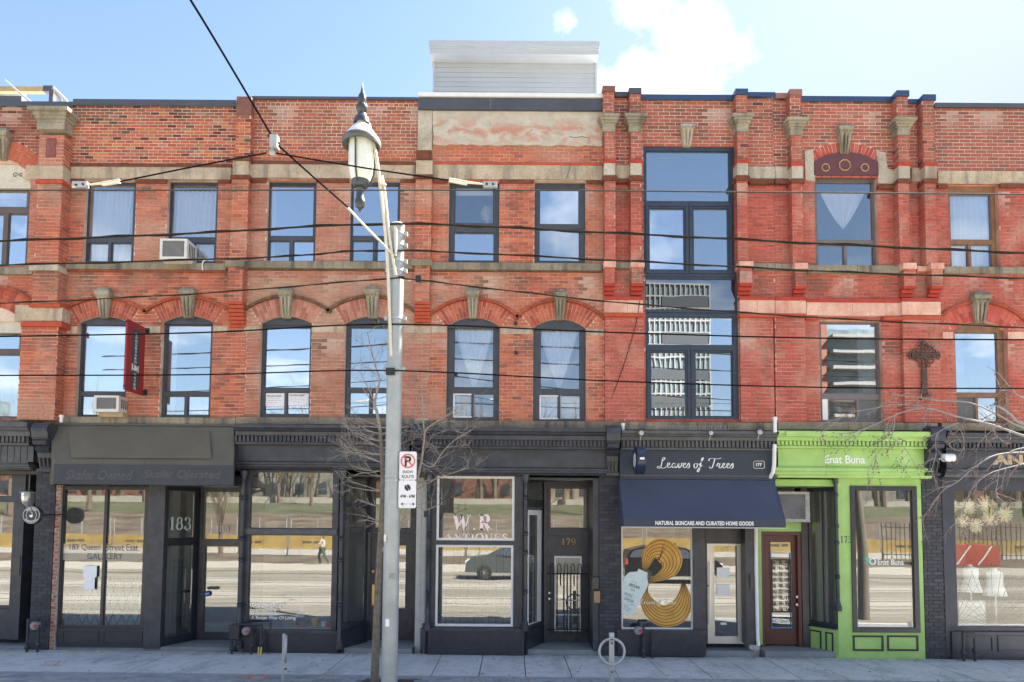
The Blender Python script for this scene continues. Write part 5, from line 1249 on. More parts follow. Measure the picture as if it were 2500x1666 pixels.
# ---------------------------------------------------------------- shop 5 (lime green)
b = B[5]
cornice(b, (1893, 2279), (1053, 1077), (1079, 1091), (1093, 1141), (1142, 1167), LIME, LIME)
frontbox((1920, 1054, 2280, 1066), -.465, -.441, LIME, 'crown_board', b)
write(text_faces('Enat Buna', .012, 0, .95), (2014, 1112, 2112, 1132), -.206, WVINYL, b, 'sign_lettering')
Xl = W(2044, 1400, -.02).x; Xr = W(2254, 1400, -.02).x; zs_ = W(2100, 1166, 0).z
wv = [R4((2082, 1189, 2242, 1543), -.02)]
holes(MB(), Xl, Xr, -.12, zs_, wv, -.02, .12).build('green_front', LIME, b)
w = win(b, (2080, 1187, 2243, 1545), [(2090, 1197, 2231, 1534)], BLACK2, GL_SH, yf=-.05, fr_d=.12, label='black-framed window set in the lime green front')
SW_ = basic('green_leaf_print', (.10, .42, .30), .6)
write(text_faces('Enat Buna', .006), (2143, 1366, 2206, 1380), -.016, WVINYL, w)
MB().face([(*[W(x, y, -.017).x], -.017, W(x, y, -.017).z) for x, y in ((2109, 1362), (2118, 1360), (2126, 1366), (2130, 1373), (2124, 1378), (2116, 1372))]).build('leaf_print', SW_, w)
c = W(2130, 1371, -.018); MB().tube([(c.x+.055*cos(a), -.018, c.z+.055*sin(a)) for a in [2*pi*k/14 for k in range(15)]], .014, 4, False).build('cup_print', WVINYL, w)
frontbox((2218, 1518, 2226, 1531), -.02, -.018, basic('small_red_sticker', (.4, .08, .08), .6, .4, 60, c2=(.7, .7, .7)), 'sticker', w)
for r in ((2083, 1552, 2158, 1590), (2167, 1552, 2243, 1590)):
    X0, X1, Z0, Z1 = R4(r, -.04); holes(MB(), X0, X1, Z0, Z1, [(X0+.035, X1-.035, Z0+.035, Z1-.035)], -.035, -.0205).build('riser_moulding', basic('worn_black_moulding', (.03, .035, .035), .5, .2, 8, worn=((.24, .45, .1), .35)), b)
write(serif_glyphs('175', .2), (2053, 1309, 2079, 1326), -.024, INK, b, 'house_number')
colonnette(b, 2043, 1158, 1492, -.07, BLACK, .045)
pA = (W(1972, 1400, .55).x, .55); pB = (Xl, -.01); f, L = frame_on(pA, pB); zt = W(2000, 1190, .2).z; zsill = W(2000, 1530, .2).z
angled(b, pA, pB, zsill, zt, [(.06, .52, .03, .97), (.56, .95, .03, .97)], BLACK2, GL_SH, label='angled side window of the lime green shop')
xf(MB().box(0, L, -.02, .1, -.12, zsill-.03), f).build('stall_riser', LIME, b); xf(MB().box(-.02, L, -.06, .1, zsill-.029, zsill-.001), f).build('window_sill', BLACK2, b)
for u0, u1 in ((.04, .46), (.6, .86)): xf(holes(MB(), L*u0, L*u1, .05, zsill-.1, [(L*u0+.03, L*u1-.03, .08, zsill-.13)], -.034, -.021), f).build('riser_moulding', MATS['worn_black_moulding'], b)
frontbox((1893, 1166, 2050, 1187), .0, .95, LIME, 'recess_soffit', b)
xf(MB().box(-.02, L, -.01, .08, zt+.001, zs_+.3), f).build('frieze_panel', LIME, b)
MB().pbox((1958, 1187, 1974, 1590), .50, .8).build('door_post', BLACK2, b)
REDB = basic('oxblood_painted_door', (.115, .035, .028), .45, .15, 5)
MB().pbox((1846, 1278, 1860, 1575), .50, .75).build('green_jamb', LIME, b); MB().pbox((1846, 1275, 1958, 1298), .51, .75).build('green_header', LIME, b)
X0, X1, Z0, Z1 = R4((1860, 1299, 1957, 1577), .52); holes(MB(), X0, X1, 0.0, Z1, [(X0+.07, X1-.07, -.1, Z1-.07)], .52, .7).build('door_frame', REDB, b)
d = door(b, (1869, 1308, 1948, 1574), .60, REDB, [(1880, 1322, 1936, 1538)], GL_SH, knob=[(1943, 1457), (1943, 1476)], label='oxblood door with an iron scroll grille over its glass')
X0, X1, Z0, Z1 = R4((1881, 1350, 1935, 1536), .59); TP = basic('blue_masking_tape', (.16, .36, .6), .7)
holes(MB(), X0+.015, X1-.015, Z0+.015, Z1, [(X0+.035, X1-.035, Z0+.035, Z1-.015)], .592, .594).build('masking_tape', TP, d)
gr = thing('scroll_grille', W(1908, 1500, .57), 'black iron scrollwork grille fixed over the oxblood door glass', 'grille')
X0, X1, Z0, Z1 = R4((1884, 1366, 1932, 1496), .57)
holes(MB(), X0, X1, Z0, Z1, [(X0+.02, X1-.02, Z0+.02, Z1-.02)], .565, .578).build('grille_frame', IRON, gr)
def scroll(m, cx_, cz_, r, a0, sg):
    m.tube([(cx_+r*(1-t/13)*cos(a0+sg*t*.55), .572, cz_+r*(1-t/13)*sin(a0+sg*t*.55)) for t in range(12)], .0055, 4, False)
m = MB()
for j in range(9):
    for i in range(3):
        cx_ = X0+(X1-X0)*(i+.5)/3; cz_ = Z0+(Z1-Z0)*(j+.5)/9
        for q in range(4): scroll(m, cx_+.022*cos(q*pi/2+.78), cz_+.026*sin(q*pi/2+.78), .03, q*pi/2+j, 1 if (i+j+q) % 2 else -1)
m.build('scrollwork', IRON, gr, kind='stuff')
X0, X1, Z0, Z1 = R4((1880, 1510, 1936, 1526), .57); m = MB()
for i in range(5): scroll(m, X0+(X1-X0)*(i+.5)/5, (Z0+Z1)/2, .045, i, 1 if i % 2 else -1)
m.box(X0, X1, .565, .577, Z1, Z1+.015); m.box(X0, X1, .565, .577, Z0-.015, Z0); m.build('lower_scrollwork', IRON, gr, kind='stuff')
lb = frontbox((1886, 1201, 1977, 1275), .35, .46, basic('cracked_sign_face', (.14, .14, .15), .5, .3, 4), 'dead_light_box', b)
X0, X1, Z0, Z1 = R4((1886, 1201, 1977, 1275), .34); holes(MB(), X0, X1, Z0, Z1, [(X0+.03, X1-.09, Z0+.06, Z1-.05)], .335, .349).build('light_box_frame', basic('aged_white_frame', (.45, .45, .42), .6, .3, 14), lb)
# ---------------------------------------------------------------- shop 6 (dress shop)
b = B[6]
INDIGO = basic('indigo_black_paint', (.032, .035, .052), .45, .2, 4, bump=.15, worn=((.12, .12, .15), .24))
cornice(b, (2310, 2640), (1058, 1082), (1086, 1096), (1099, 1145), (1146, 1166), BLACK, BLACK)
console(b, 2276, 2312, 1038, 1156, INDIGO, .5)
write(text_faces('ANA', .05), (2424, 1110, 2535, 1135), -.206, basic('tan_gold_letters', (.48, .35, .20), .5, .08), b, 'sign_lettering')
K = Bricks(); X0, X1, Z0, Z1 = R4((2255, 1158, 2305, 1604), -.03); MB().box(X0+.004, X1-.004, -.024, .3, -.12, Z1).build('painted_pier', MORT_K, b); K.lay(X0, X1, -.1, Z1, -.03, P_BLK)
K.emit(b, 0, BRICK_P); MB().pbox((2305, 1158, 2325, 1606), -.04, .3).build('shop_pier', INDIGO, b)
win(b, (2322, 1186, 2640, 1543), [(2334, 1197, 2620, 1532)], INDIGO, GL_DR, yf=-.02, fr_d=.1, label='dress shop window full of straw stars and wire fans')
MB().pbox((2325, 1544, 2640, 1608), -.08, .2).build('stall_riser', INDIGO, b)
frontbox((2318, 1166, 2640, 1186), -.03, .2, INDIGO, 'window_head', b)
for r in ((2352, 1553, 2425, 1592), (2436, 1553, 2560, 1592)):
    X0, X1, Z0, Z1 = R4(r, -.08); holes(MB(), X0, X1, Z0, Z1, [(X0+.03, X1-.03, Z0+.03, Z1-.03)], -.098, -.081).build('riser_moulding', INDIGO, b)
# ================================================================== things fixed to the fronts
def curtain(r, Y, label, folds=8, taper=None, mat=None, amp=.03, group=None):
    X0, X1, Z0, Z1 = R4(r, Y); m = sheet(MB(), X0, X1, Z0, Z1, Y, folds, amp, taper)
    return tag(m.build('curtain', mat or CURT, None, True), label, 'curtain', group)
for r, l in (((222, 468, 322, 640), 'white gathered curtain in the top-left window, nearer the corner pier'),
             ((424, 468, 530, 640), 'white gathered curtain in the window above the upper air conditioner')): curtain(r, .26, l, 9)
curtain((204, 790, 316, 1012), .3, 'plain white sheet curtain behind the window with the lower air conditioner', 2, amp=.01)
curtain((398, 790, 430, 1012), .25, 'narrow white curtain drawn to the left side of an arched window', 2)
curtain((652, 452, 672, 640), .25, 'thin white curtain edge left of the lamp in a square top window', 2)
vt = lambda t: (.04+.46*t**1.1, .96-.42*t**1.1)
for r, l in (((1103, 800, 1210, 948), 'sheer white curtain tied into a V, left antiques-building arched window'), ((1309, 803, 1417, 953), 'sheer white curtain tied into a V, right antiques-building arched window')):
    curtain(r, .24, l, 8, vt, amp=.045)
    q = (r[0], r[1]-3, r[2], r[1]+9); curtain(q, .20, l.replace('sheer white curtain tied into a V,', 'cream pleated pelmet above the V curtain,'), 12, None, BLIND, .012)
for r, l in (((1104, 962, 1150, 1022), 'short white curtain at the bottom of the left V-curtained window'), ((1312, 968, 1360, 1026), 'short white curtain at the bottom of the right V-curtained window')): curtain(r, .35, l, 3)
curtain((1110, 452, 1210, 478), .22, 'dull cream roller blind half way down the lamp window', 1, None, BLIND, .0)
curtain((2000, 470, 2115, 560), .28, 'white cloth hung as a pointed banner in the window under the maroon arch', 4, lambda t: (.5-.48*(1-t)**.8, .5+.48*(1-t)**.8), amp=.03)
curtain((2095, 790, 2150, 962), .25, 'pale curtain at the right side of the large scarlet-wall window', 4)
curtain((2318, 470, 2425, 650), .25, 'pale blue-white curtain filling the top-right brown window', 8)
curtain((2330, 815, 2352, 960), .25, 'pale aqua curtain edge in the arched window at the far right', 2, mat=basic('aqua_curtain', (.35, .62, .58), .9))
GLOBE = basic('cream_globe_lamp', (.7, .66, .5), .5)
c = W(1190, 522, .9); one('table_lamp', GLOBE, lambda m: m.lathe([(.02, -.55), (.03, -.2), (.10, -.14), (.15, 0), (.10, .13), (.02, .16)], c, 14), 'round cream lamp standing inside the window with the roller blind', 'lamp', smooth=True)
# building permits
PR = basic('permit_paper', (.80, .78, .80), .7, .03); PT = basic('permit_ink', (.25, .26, .30), .7)
for r, l in (((646, 957, 696, 993), 'white building permit sheet taped in the left lower pane'), ((702, 955, 752, 990), 'white building permit sheet taped in the right lower pane')):
    p = tag(MB().pbox(r, .125, .128).build('permit_notice', PR), l, 'notice'); x, y = r[0], r[1]
    write(text_faces('BUILDING PERMIT', .02), (x+7, y+8, x+42, y+13), .123, PT, p)
    for k, w_ in enumerate((28, 34, 22)): write(text_faces('-- --- -- ---', .0), (x+8, y+16+k*5, x+8+w_, y+17+k*5), .123, PT, p)
def aircon(r, Y, Yb, label):
    X0, X1, Z0, Z1 = R4(r, Y); t = thing('air_conditioner', ((X0+X1)/2, 0, Z0), label, 'air conditioner', 'window air conditioners')
    IVY = basic('ivory_plastic', (.66, .65, .60), .5, .06); GR = basic('grey_condenser_grille', (.22, .22, .23), .6, .1)
    h = [(X0+.05, X1-.05, Z0+.06, Z1-.04)]
    MB().box(X0, X1, Y+.03, Yb, Z0, Z1).build('casing', IVY, t); holes(MB(), X0, X1, Z0, Z1, h, Y, Y+.029).build('front_frame', IVY, t)
    MB().box(h[0][0], h[0][1], Y+.022, Y+.029, h[0][2], h[0][3]).build('grille', GR, t)
    m = MB(); n = 16
    for k in range(n): z = h[0][2]+(h[0][3]-h[0][2])*(k+.4)/n; m.box(h[0][0], h[0][1], Y+.012, Y+.021, z, z+.006)
    m.build('grille_fins', GR, t, kind='stuff')
    m = MB()
    for s_ in (X0-.003, X1):
        for k in range(4): m.box(s_, s_+.003, Y+.08+k*.07, Y+.12+k*.07, Z0+.08, Z1-.06)
    m.build('side_vent', DARKIN, t, kind='stuff'); return t
aircon((390, 583, 456, 634), -.32, .12, 'ivory air conditioner in the top-floor window, right of the first curtained one')
aircon((229, 966, 290, 1006), -.30, .12, 'ivory air conditioner on a wood block under the hanging red sign')
tag(MB().pbox((240, 1007, 300, 1018), -.2, .1).build('support_block', basic('raw_timber', (.42, .33, .2), .8, .2)), 'raw wood block carrying the lower air conditioner on the sill', 'block')
# hanging red vertical sign
xb = W(350, 880, -.08).x; zt_, zb_ = W(350, 801, -.08).z, W(345, 966, -.08).z
SR = basic('deep_red_sign', (.27, .022, .022), .55, .1, 4); t = thing('hanging_sign', (xb, -.1, zb_), 'deep red vertical blade sign with white letters stacked on a black strip', 'sign')
MB().box(xb-.02, xb+.02, -.70, -.08, zb_, zt_).build('sign_panel', SR, t)
random.seed(5); cy_ = -.40; P = []
for k in range(60): P.append((cy_+.135+random.uniform(-.02, .02), zt_-.13-(zt_-zb_-.22)*k/59))
for k in range(60): P.append((cy_-.125+random.uniform(-.02, .02), zb_+.09+(zt_-zb_-.22)*k/59))
MB().prism(P, xb+.021, xb+.024, 'X').build('black_strip', INK, t)
z = zt_-.19; H_ = zt_-zb_
def vlet(ch, z, h, w_=.07): write3(text_faces(ch, .02), (xb+.026, cy_-w_/2, z-h), (0, w_, 0), (0, 0, h), WVINYL, t)
for ch in 'LONGBOARD': vlet(ch, z, .050); z -= .068
lz = z-.01
for k, (a, c_) in enumerate(((0, 'L'), (.062, 'B'), (.124, 'H'))): write3(text_faces(c_, .05), (xb+.026, cy_-.10+a, lz-.11-.008*k), (0, .065, 0), (0, -.0, .11), WVINYL, t)
for r0, r1, s_ in ((cy_-.12, cy_-.105, 1), (cy_+.10, cy_+.115, 1)): MB().box(xb+.025, xb+.027, r0, r1, lz-.135, lz+.0).build('logo_bar', WVINYL, t)
z = lz-.165
for ch in 'HAVEN': vlet(ch, z, .050); z -= .066
for zz in (zt_-.05, zb_+.07): MB().tube([(xb, .0, zz), (xb, -.72, zz)], .018, 6).build('bracket_arm', IRON, t); MB().box(xb-.06, xb+.06, -.03, -.0, zz-.06, zz+.06).build('wall_plate', IRON, t)
# round espresso sign and glass lantern at the left
c = W(81, 1258, -.55); t = thing('round_sign', (c.x, c.y, c.z), 'round black and white blade sign with a coffee cup, left black pier', 'sign')
MB().lathe([(.165, -.05), (.17, -.045), (.17, .045), (.165, .05)], c, 32, 'Y').build('sign_disc', BLACK2, t)
yy = c.y-.0515
MB().tube([(c.x+.152*cos(a), yy, c.z+.152*sin(a)) for a in [2*pi*k/32 for k in range(33)]], .004, 4, False).build('rim_line', WVINYL, t)
MB().tube([(c.x+.095*cos(a), yy, c.z+.095*sin(a)) for a in [radians(-40+260*k/24) for k in range(25)]], .003, 4, False).build('inner_ring', WVINYL, t)
def ringtext(s_, R_, a0, a1, h, flip=False):
    for k, ch in enumerate(s_):
        if ch == ' ': continue
        a = radians(a0+(a1-a0)*(k+.5)/len(s_)); w_ = h*.8
        ux, uz = (sin(a), -cos(a)) if not flip else (-sin(a), cos(a)); vx, vz = (cos(a), sin(a)) if not flip else (-cos(a), -sin(a))
        o = Vector((c.x+R_*cos(a), yy-.001, c.z+R_*sin(a)))-Vector((ux, 0, uz))*w_/2-Vector((vx, 0, vz))*h/2
        write3(text_faces(ch, .03), o, (ux*w_, 0, uz*w_), (vx*h, 0, vz*h), WVINYL, t)
ringtext('MOSS PARK', .122, 140, 40, .03); ringtext('ESPRESSO', .122, 215, 325, .03, True)
m = MB(); m.face([(c.x+a*.05, yy-.001, c.z+b_*.05) for a, b_ in ((-.8, .0), (.7, .15), (.5, -.7), (.0, -.9), (-.6, -.6))]); m.build('cup_mark', WVINYL, t)
MB().tube([(c.x+.0+.02*sin(k), yy-.001, c.z+.01+k*.014) for k in range(6)], .004, 4).build('steam_mark', WVINYL, t)
MB().tube([(c.x+.17, c.y, c.z), (c.x+.17, 0, c.z+.02)], .012, 6).build('bracket_arm', IRON, t)
c = W(70, 1215, .3); t = thing('lantern', tuple(c), 'glass bell lantern hanging in the espresso bar entrance', 'lantern')
MB().lathe([(.13, .1), (.135, .06), (.12, -.08), (.07, -.2), (.02, -.24)], c, 18).build('glass_bowl', glass('lantern_glass', .25, (.9, .85, .75), haze=.35), t, True)
MB().lathe([(.155, .095), (.16, .11), (.05, .13), (.02, .16)], c, 18).build('lantern_rim', GALV, t, True); MB().tube([c+Vector((0, 0, .15)), c+Vector((0, 0, .75))], .012, 6).build('hanging_rod', GALV, t)
# drum sign beside the navy awning
c = W(1561, 1124, -.75); t = thing('drum_sign', (c.x, c.y, c.z), 'dark blue round drum sign projecting above the navy awning', 'sign')
MB().lathe([(.25, -.085), (.265, -.08), (.265, .08), (.25, .085)], c, 36, 'X').build('drum', basic('midnight_blue_enamel', (.018, .028, .06), .3, .1), t, True)
m = MB(); m.tube([(c.x-.09, c.y+.10*cos(a), c.z+.12*sin(a)) for a in [2*pi*k/16 for k in range(17)]], .006, 4, False); m.tube([(c.x-.09, c.y, c.z-.14), (c.x-.09, c.y, c.z+.14)], .006, 4); m.build('leaf_emblem', WVINYL, t)
MB().box(c.x-.04, c.x+.045, c.y-.2675, c.y-.262, c.z-.01, c.z+.03).build('white_label', WVINYL, t)
MB().tube([(c.x, c.y+.26, c.z), (c.x, -.2, c.z)], .02, 8).build('bracket_arm', IRON, t)
# iron cross
XS = .0; c = W(2256, 905, -.14); yc = -.135
t = thing('wall_cross', (c.x, yc, W(2256, 982, -.13).z), 'tall ornate rusty iron cross hung on the scarlet brick wall', 'cross')
RUST = basic('rusty_iron', (.075, .045, .035), .8, .35, 14)
def Wc(x, y): q = W(x, y, yc); return q.x, q.z
m = MB(); zt_ = Wc(2256, 836)[1]; zb_ = Wc(2256, 980)[1]; xc = c.x; za = Wc(2256, 868)[1]
holes(m, xc-.05, xc+.05, zb_+.12, zt_-.06, [(xc-.025, xc+.025, za-.28, za-.07), (xc-.025, xc+.025, za+.04, za+.14)], yc-.02, yc)
m.build('shaft', RUST, t)
m = MB(); holes(m, xc-.24, xc-.051, za-.05, za+.04, [(xc-.16, xc-.06, za-.02, za+.015)], yc-.02, yc); m.build('arm', RUST, t); m = MB(); holes(m, xc+.051, xc+.24, za-.05, za+.04, [(xc+.06, xc+.16, za-.02, za+.015)], yc-.02, yc); m.build('arm', RUST, t)
m = MB()
def curl(x, z, r, a0, sg, n=11): m.tube([(x+r*(1-k/n*.8)*cos(a0+sg*k*.5), yc-.018, z+r*(1-k/n*.8)*sin(a0+sg*k*.5)) for k in range(n)], .013, 5)
for sx in (-1, 1):
    for sz in (-1, 1):
        curl(xc+sx*.11, za+sz*.11, .07, 0, sx*sz); curl(xc+sx*.19, za+sz*.07, .045, 1, -sx*sz); curl(xc+sx*.09, za+sz*.2, .045, 2, sx)
    curl(xc+sx*.27, za+.035, .04, 0, 1); curl(xc+sx*.27, za-.045, .04, 0, -1); curl(xc+sx*.06, zt_-.07, .04, 1, sx); curl(xc+sx*.08, zb_+.06, .06, 1, sx); curl(xc+sx*.06, zb_+.14, .05, 0, -sx)
for q in ((xc-.30, za), (xc+.30, za), (xc, zt_)): m.lathe([(.0, -.02), (.035, -.015), (.035, .0)], (q[0], yc, q[1]), 8, 'Y')
m.build('scroll_ornament', RUST, t, True, kind='stuff')
# lights, spikes and pipes on the cornices
def spot(px, py, Y, label, s=1):
    c = W(px, py, Y); t = thing('spotlight', tuple(c), label, 'spotlight', 'spotlights on the grey cornice')
    MB().lathe([(.035*s, .05), (.05*s, 0), (.045*s, -.04), (.02*s, -.045)], c, 14, 'Y').build('lamp_head', GALV, t, True); MB().tube([c+Vector((0, .03, -.05)), c+Vector((0, .08, -.12))], .012, 6).build('bracket', GALV, t)
spot(1565, 1058, -.5, 'round white-faced spotlight at the left end of the grey cornice'); spot(1735, 1058, -.5, 'clear twin spotlight at the middle of the grey cornice', .9); spot(1854, 1056, -.5, 'clear spotlight near the right end of the grey cornice')
c = W(2318, 1118, -.55); t = thing('security_lamp', tuple(c), 'white cowled security lamp beside the lime green cornice', 'lamp')
MB().lathe([(.02, -.13), (.075, -.12), (.08, .0), (.075, .08), (.03, .10)], c, 14, 'X').build('cowl', WHITE, t, True); MB().lathe([(.03, .09), (.06, .105), (.02, .11)], c, 10, 'X').build('lens', DARKIN, t, True); MB().tube([c, (c.x-.05, -.2, c.z)], .02, 6).build('bracket_arm', WHITE, t)
t = thing('bird_spikes', W(1690, 1052, -.4), 'row of thin steel bird spikes along the grey cornice top', 'bird spikes'); m = MB(); X0, X1, Z0, Z1 = R4((1601, 1038, 1778, 1054), -.38)
random.seed(3)
for k in range(60): x = X0+(X1-X0)*k/59; m.tube([(x, -.38, Z0), (x+random.uniform(-.03, .03), -.38+random.uniform(-.04, .04), Z1)], .0022, 3)
m.build('spikes', GALV, t, kind='stuff'); MB().box(X0, X1, -.40, -.36, Z0-.01, Z0).build('base_strip', GALV, t)
t = thing('downpipe', W(1846, 1575, .0), 'white plastic downpipe between the navy awning shop and the green shop', 'pipe')
a = W(1892, 1025, -.45); b_ = W(1892, 1050, -.45); MB().tube([a+Vector((0, 0, .03)), b_-Vector((0, 0, .05))], .035, 8).build('pipe_stub', WHITE, t); MB().lathe([(.045, 0), (.045, .05)], a, 10).build('collar', WHITE, t)
MB().tube([W(1891, 1085, -.40), W(1890, 1135, -.38), W(1887, 1153, -.33), W(1880, 1166, -.24)], .038, 8).build('pipe_elbow', WHITE, t, True)
MB().tube([W(1845, 1270, -.0), W(1846, 1400, -.01), W(1850, 1560, -.02), W(1852, 1578, -.07)], .034, 8).build('lower_pipe', WHITE, t, True)
for px, py, l in ((1521, 1044, 'short white plastic vent stub beside the left end of the grey cornice'), (150, 1024, 'small white fluted cap on the sill above the brown awning')):
    c = W(px, py, -.3); one('vent_stub', WHITE, lambda m: m.lathe([(.03, -.06), (.03, .03), (.042, .035), (.042, .08)], c, 10), l, 'vent', smooth=True)
c = W(1452, 1445, -.02); t = thing('mailbox', tuple(c), 'small black wall box with a tan wooden flap beside the numbered door', 'mailbox'); MB().pbox((1448, 1410, 1462, 1438), -.15, -.0).build('box', BLACK2, t); MB().pbox((1451, 1444, 1465, 1472), -.17, -.0).build('flap', basic('tan_wood', (.36, .22, .12), .6), t)
for px, py in ((1259, 790), (1260, 861)):
    c = W(px, py, -.03); one('iron_wall_tie', IRON, lambda m: m.box(c.x-.03, c.x+.03, -.05, -.001, c.z-.03, c.z+.03), ('upper' if py < 800 else 'lower')+' small rusty iron tie between the V-curtained windows', 'wall tie')
# gas meters and pipes
PK = basic('black_gas_pipe', (.030, .030, .034), .5, .3); REDC = basic('red_cap', (.5, .05, .05), .5); YEL = basic('yellow_guard', (.62, .45, .12), .6, .2)
def meter(px, Y, xs, y0, label, big=True):
    c = W(px, y0, Y); t = thing('gas_meter', (c.x, Y, 0), label, 'gas meter', 'gas meters on the pavement line')
    zt_ = c.z
    if big: MB().lathe([(.05, .06), (.078, .05), (.082, -.02), (.07, -.05), (.03, -.055)], (c.x, Y, zt_), 18, 'Y').build('meter_drum', basic('meter_grey', (.24, .25, .26), .5, .2), t, True); MB().lathe([(.035, -.06), (.03, -.075)], (c.x+.04, Y, zt_), 10, 'Y').build('dial_cap', REDC, t)
    for k, x in enumerate(xs):
        q = W(x, 1580, Y).x; top = zt_+(.12 if k % 2 == 0 else .02)
        MB().tube([(q, Y, -.06), (q, Y, top)], .024, 8).build('riser_pipe', PK, t)
        MB().lathe([(.03, 0), (.045, .02), (.045, .07), (.03, .09)], (q, Y, .08+.05*k), 10).build('valve', PK, t, True)
    if len(xs) > 1: MB().tube([(W(xs[0], 1580, Y).x, Y, zt_+.12), (W(xs[-1], 1580, Y).x, Y, zt_+.12)], .022, 8).build('cross_pipe', PK, t)
    return t
meter(86, -.28, (66, 92), 1528, 'grey drum gas meter with red cap beside the black pier at the left')
t = meter(601, -.25, (566, 614, 638), 1541, 'group of black gas pipes with red-capped meter beside the angled gallery door')
MB().box(W(560, 1550, -.3).x, W(585, 1550, -.3).x, -.34, -.2, W(570, 1560, -.3).z, W(570, 1526, -.3).z).build('regulator_box', PK, t)
for x in (633, 639): q = W(x, 1580, -.3).x; MB().tube([(q, -.33, -.02), (q, -.33, .17)], .016, 8).build('yellow_guard', YEL, t)
meter(1558, -.25, (1571, 1593), 1540, 'small gas meter with two grey pipes under the bottle window')
meter(2350, -.22, (2352, 2380), 1560, 'pair of indigo-black pipes below the dress shop window', False)
# ================================================================== street furniture
YP = -3.2
pc = W(960, 1100, YP); zt_ = W(972, 552, YP).z
t = thing('street_lamp', (pc.x, YP, 0), 'grey steel pole carrying a white bell-shaped street lamp on a curved cream arm', 'street lamp')
POLE = basic('weathered_galvanised_pole', (.36, .385, .38), .5, .16, 3, metal=.25, bump=.1, worn=((.5, .5, .5), .2))
MB().lathe([(.122, -.12), (.118, 2.5), (.112, zt_-.02), (.118, zt_-.02), (.118, zt_+.01), (.10, zt_+.03)], (pc.x, YP, 0), 20).build('pole', POLE, t, True)
for y in (575, 603, 642, 665, 782, 905, 1105, 1165, 1176, 1236):
    z = W(960, y, YP).z; r_ = .118+.004
    MB().lathe([(r_-.004, 0), (r_, .003), (r_, .022 if y < 1000 else .012), (r_-.004, .025)], (pc.x, YP, z), 20).build('clamp_band', GALV, t)
    if y < 1000:
        for s_ in (-1, 1): MB().box(pc.x+s_*.14-.025, pc.x+s_*.14+.025, YP-.03, YP+.03, z-.01, z+.05).build('band_lug', GALV, t)
MB().pbox((937, 1306, 943, 1323), YP-.128, YP-.10).build('label_plate', basic('cream_tag', (.7, .68, .6), .6), t); MB().pbox((941, 1512, 950, 1530), YP-.128, YP-.11).build('torn_sticker', PAPER, t); MB().pbox((950, 1400, 962, 1412), YP-.128, YP-.11).build('sticker_residue', basic('sticker_glue', (.30, .30, .28), .9, .3, 30), t)
MB().pbox((942, 898, 963, 915), YP-.16, YP-.11).build('junction_box', IRON, t)
MB().tube([W(965, 553, YP-.12), W(966, 575, YP-.15), W(966, 625, YP-.14)], [.02, .03, .015], 8).build('insulator_hook', CREAM, t, True)
YL = -3.5
def Wl(x, y): return W(x, y, YL)
arm1 = spline([tuple(W(955, 870, YP-.12)), tuple(W(951, 760, YP-.13)), tuple(W(946, 640, YP-.16)), tuple(W(938, 540, -3.4)), tuple(W(930, 470, YL)), tuple(W(922, 405, YL)), tuple(W(911, 345, YL)), tuple(W(899, 302, YL+.02)), tuple(W(888, 284, YL)), tuple(W(881, 282, YL))], 5)
MB().tube(arm1, .024, 8).build('lamp_arm', CREAM, t, True)
arm2 = spline([tuple(W(966, 672, YP-.12)), tuple(W(958, 625, YP-.14)), tuple(W(948, 560, -3.36)), tuple(W(940, 480, -3.42)), tuple(W(932, 430, YL+.03))], 5)
MB().tube(arm2, .024, 8).build('arm_brace', CREAM, t, True)
MB().lathe([(.05, -.015), (.06, 0), (.05, .02)], W(934, 452, YL), 10).build('arm_collar', CREAM, t)
lc = Wl(882, 350); S_ = 1667/(D+YL)
def prof(L_): return [(r/S_, Wl(882, y).z) for y, r in L_]
LB = basic('dark_lamp_enamel', (.045, .052, .058), .35, .2, 6); LW = basic('white_lamp_enamel', (.80, .80, .78), .35, .05)
o = (lc.x, YL, 0)
MB().lathe(prof([(203, .6), (228, 5), (231, 8), (233, 8)][::-1])[::-1], o, 14).build('finial_spike', LB, t, True)
MB().lathe(prof([(232, 8), (236, 10), (246, 10), (252, 8), (254, 9), (257, 13), (264, 15), (271, 12), (276, 8), (279, 11), (285, 12), (289, 9)]), o, 18).build('finial_ball', LB, t, True)
MB().lathe(prof([(281, 8), (286, 15), (292, 19), (302, 20), (303, 18), (300, 12)]), o, 22).build('dark_cowl', LB, t, True)
MB().lathe(prof([(291, 11), (303, 12), (308, 18), (318, 27), (330, 37), (341, 44), (344, 45)]), o, 32).build('lamp_shade', LW, t, True)
MB().lathe(prof([(338, 40), (341, 46), (346, 48.5), (352, 48.5), (357, 47), (357, 44), (350, 34), (346, 30)]), o, 36).build('shade_rim', basic('dusty_dark_rim', (.12, .12, .11), .6, .3, 12), t, True)
GLB = basic('ribbed_lamp_glass', (.74, .76, .66), .2, .08, 8); MATS['ribbed_lamp_glass'].node_tree.nodes['Principled BSDF'].inputs['Coat Weight'].default_value = .6
MB().lathe(prof([(346, 30), (360, 31), (405, 31), (425, 29), (438, 25), (446, 21)]), o, 28).build('glass_globe', GLB, t, True)
MB().lathe(prof([(443, 23), (447, 22), (456, 18), (460, 12)]), o, 24).build('globe_cup', LB, t, True)
MB().lathe(prof([(458, 11), (463, 13), (467, 10), (486, 10), (490, 13), (497, 12.5), (506, 10), (511, 4), (515, 3.5), (519, 1)]), o, 18).build('lower_finial', LB, t, True)
for a in (radians(-100), radians(20), radians(140)):
    MB().tube([(lc.x+48/S_*cos(a), YL+48/S_*sin(a), Wl(882, 348).z), (lc.x+36/S_*cos(a), YL+36/S_*sin(a), Wl(882, 358).z), (lc.x+33/S_*cos(a), YL+33/S_*sin(a), Wl(882, 420).z), (lc.x+22/S_*cos(a), YL+22/S_*sin(a), Wl(882, 452).z)], .014, 6).build('globe_stay', LB, t, True)
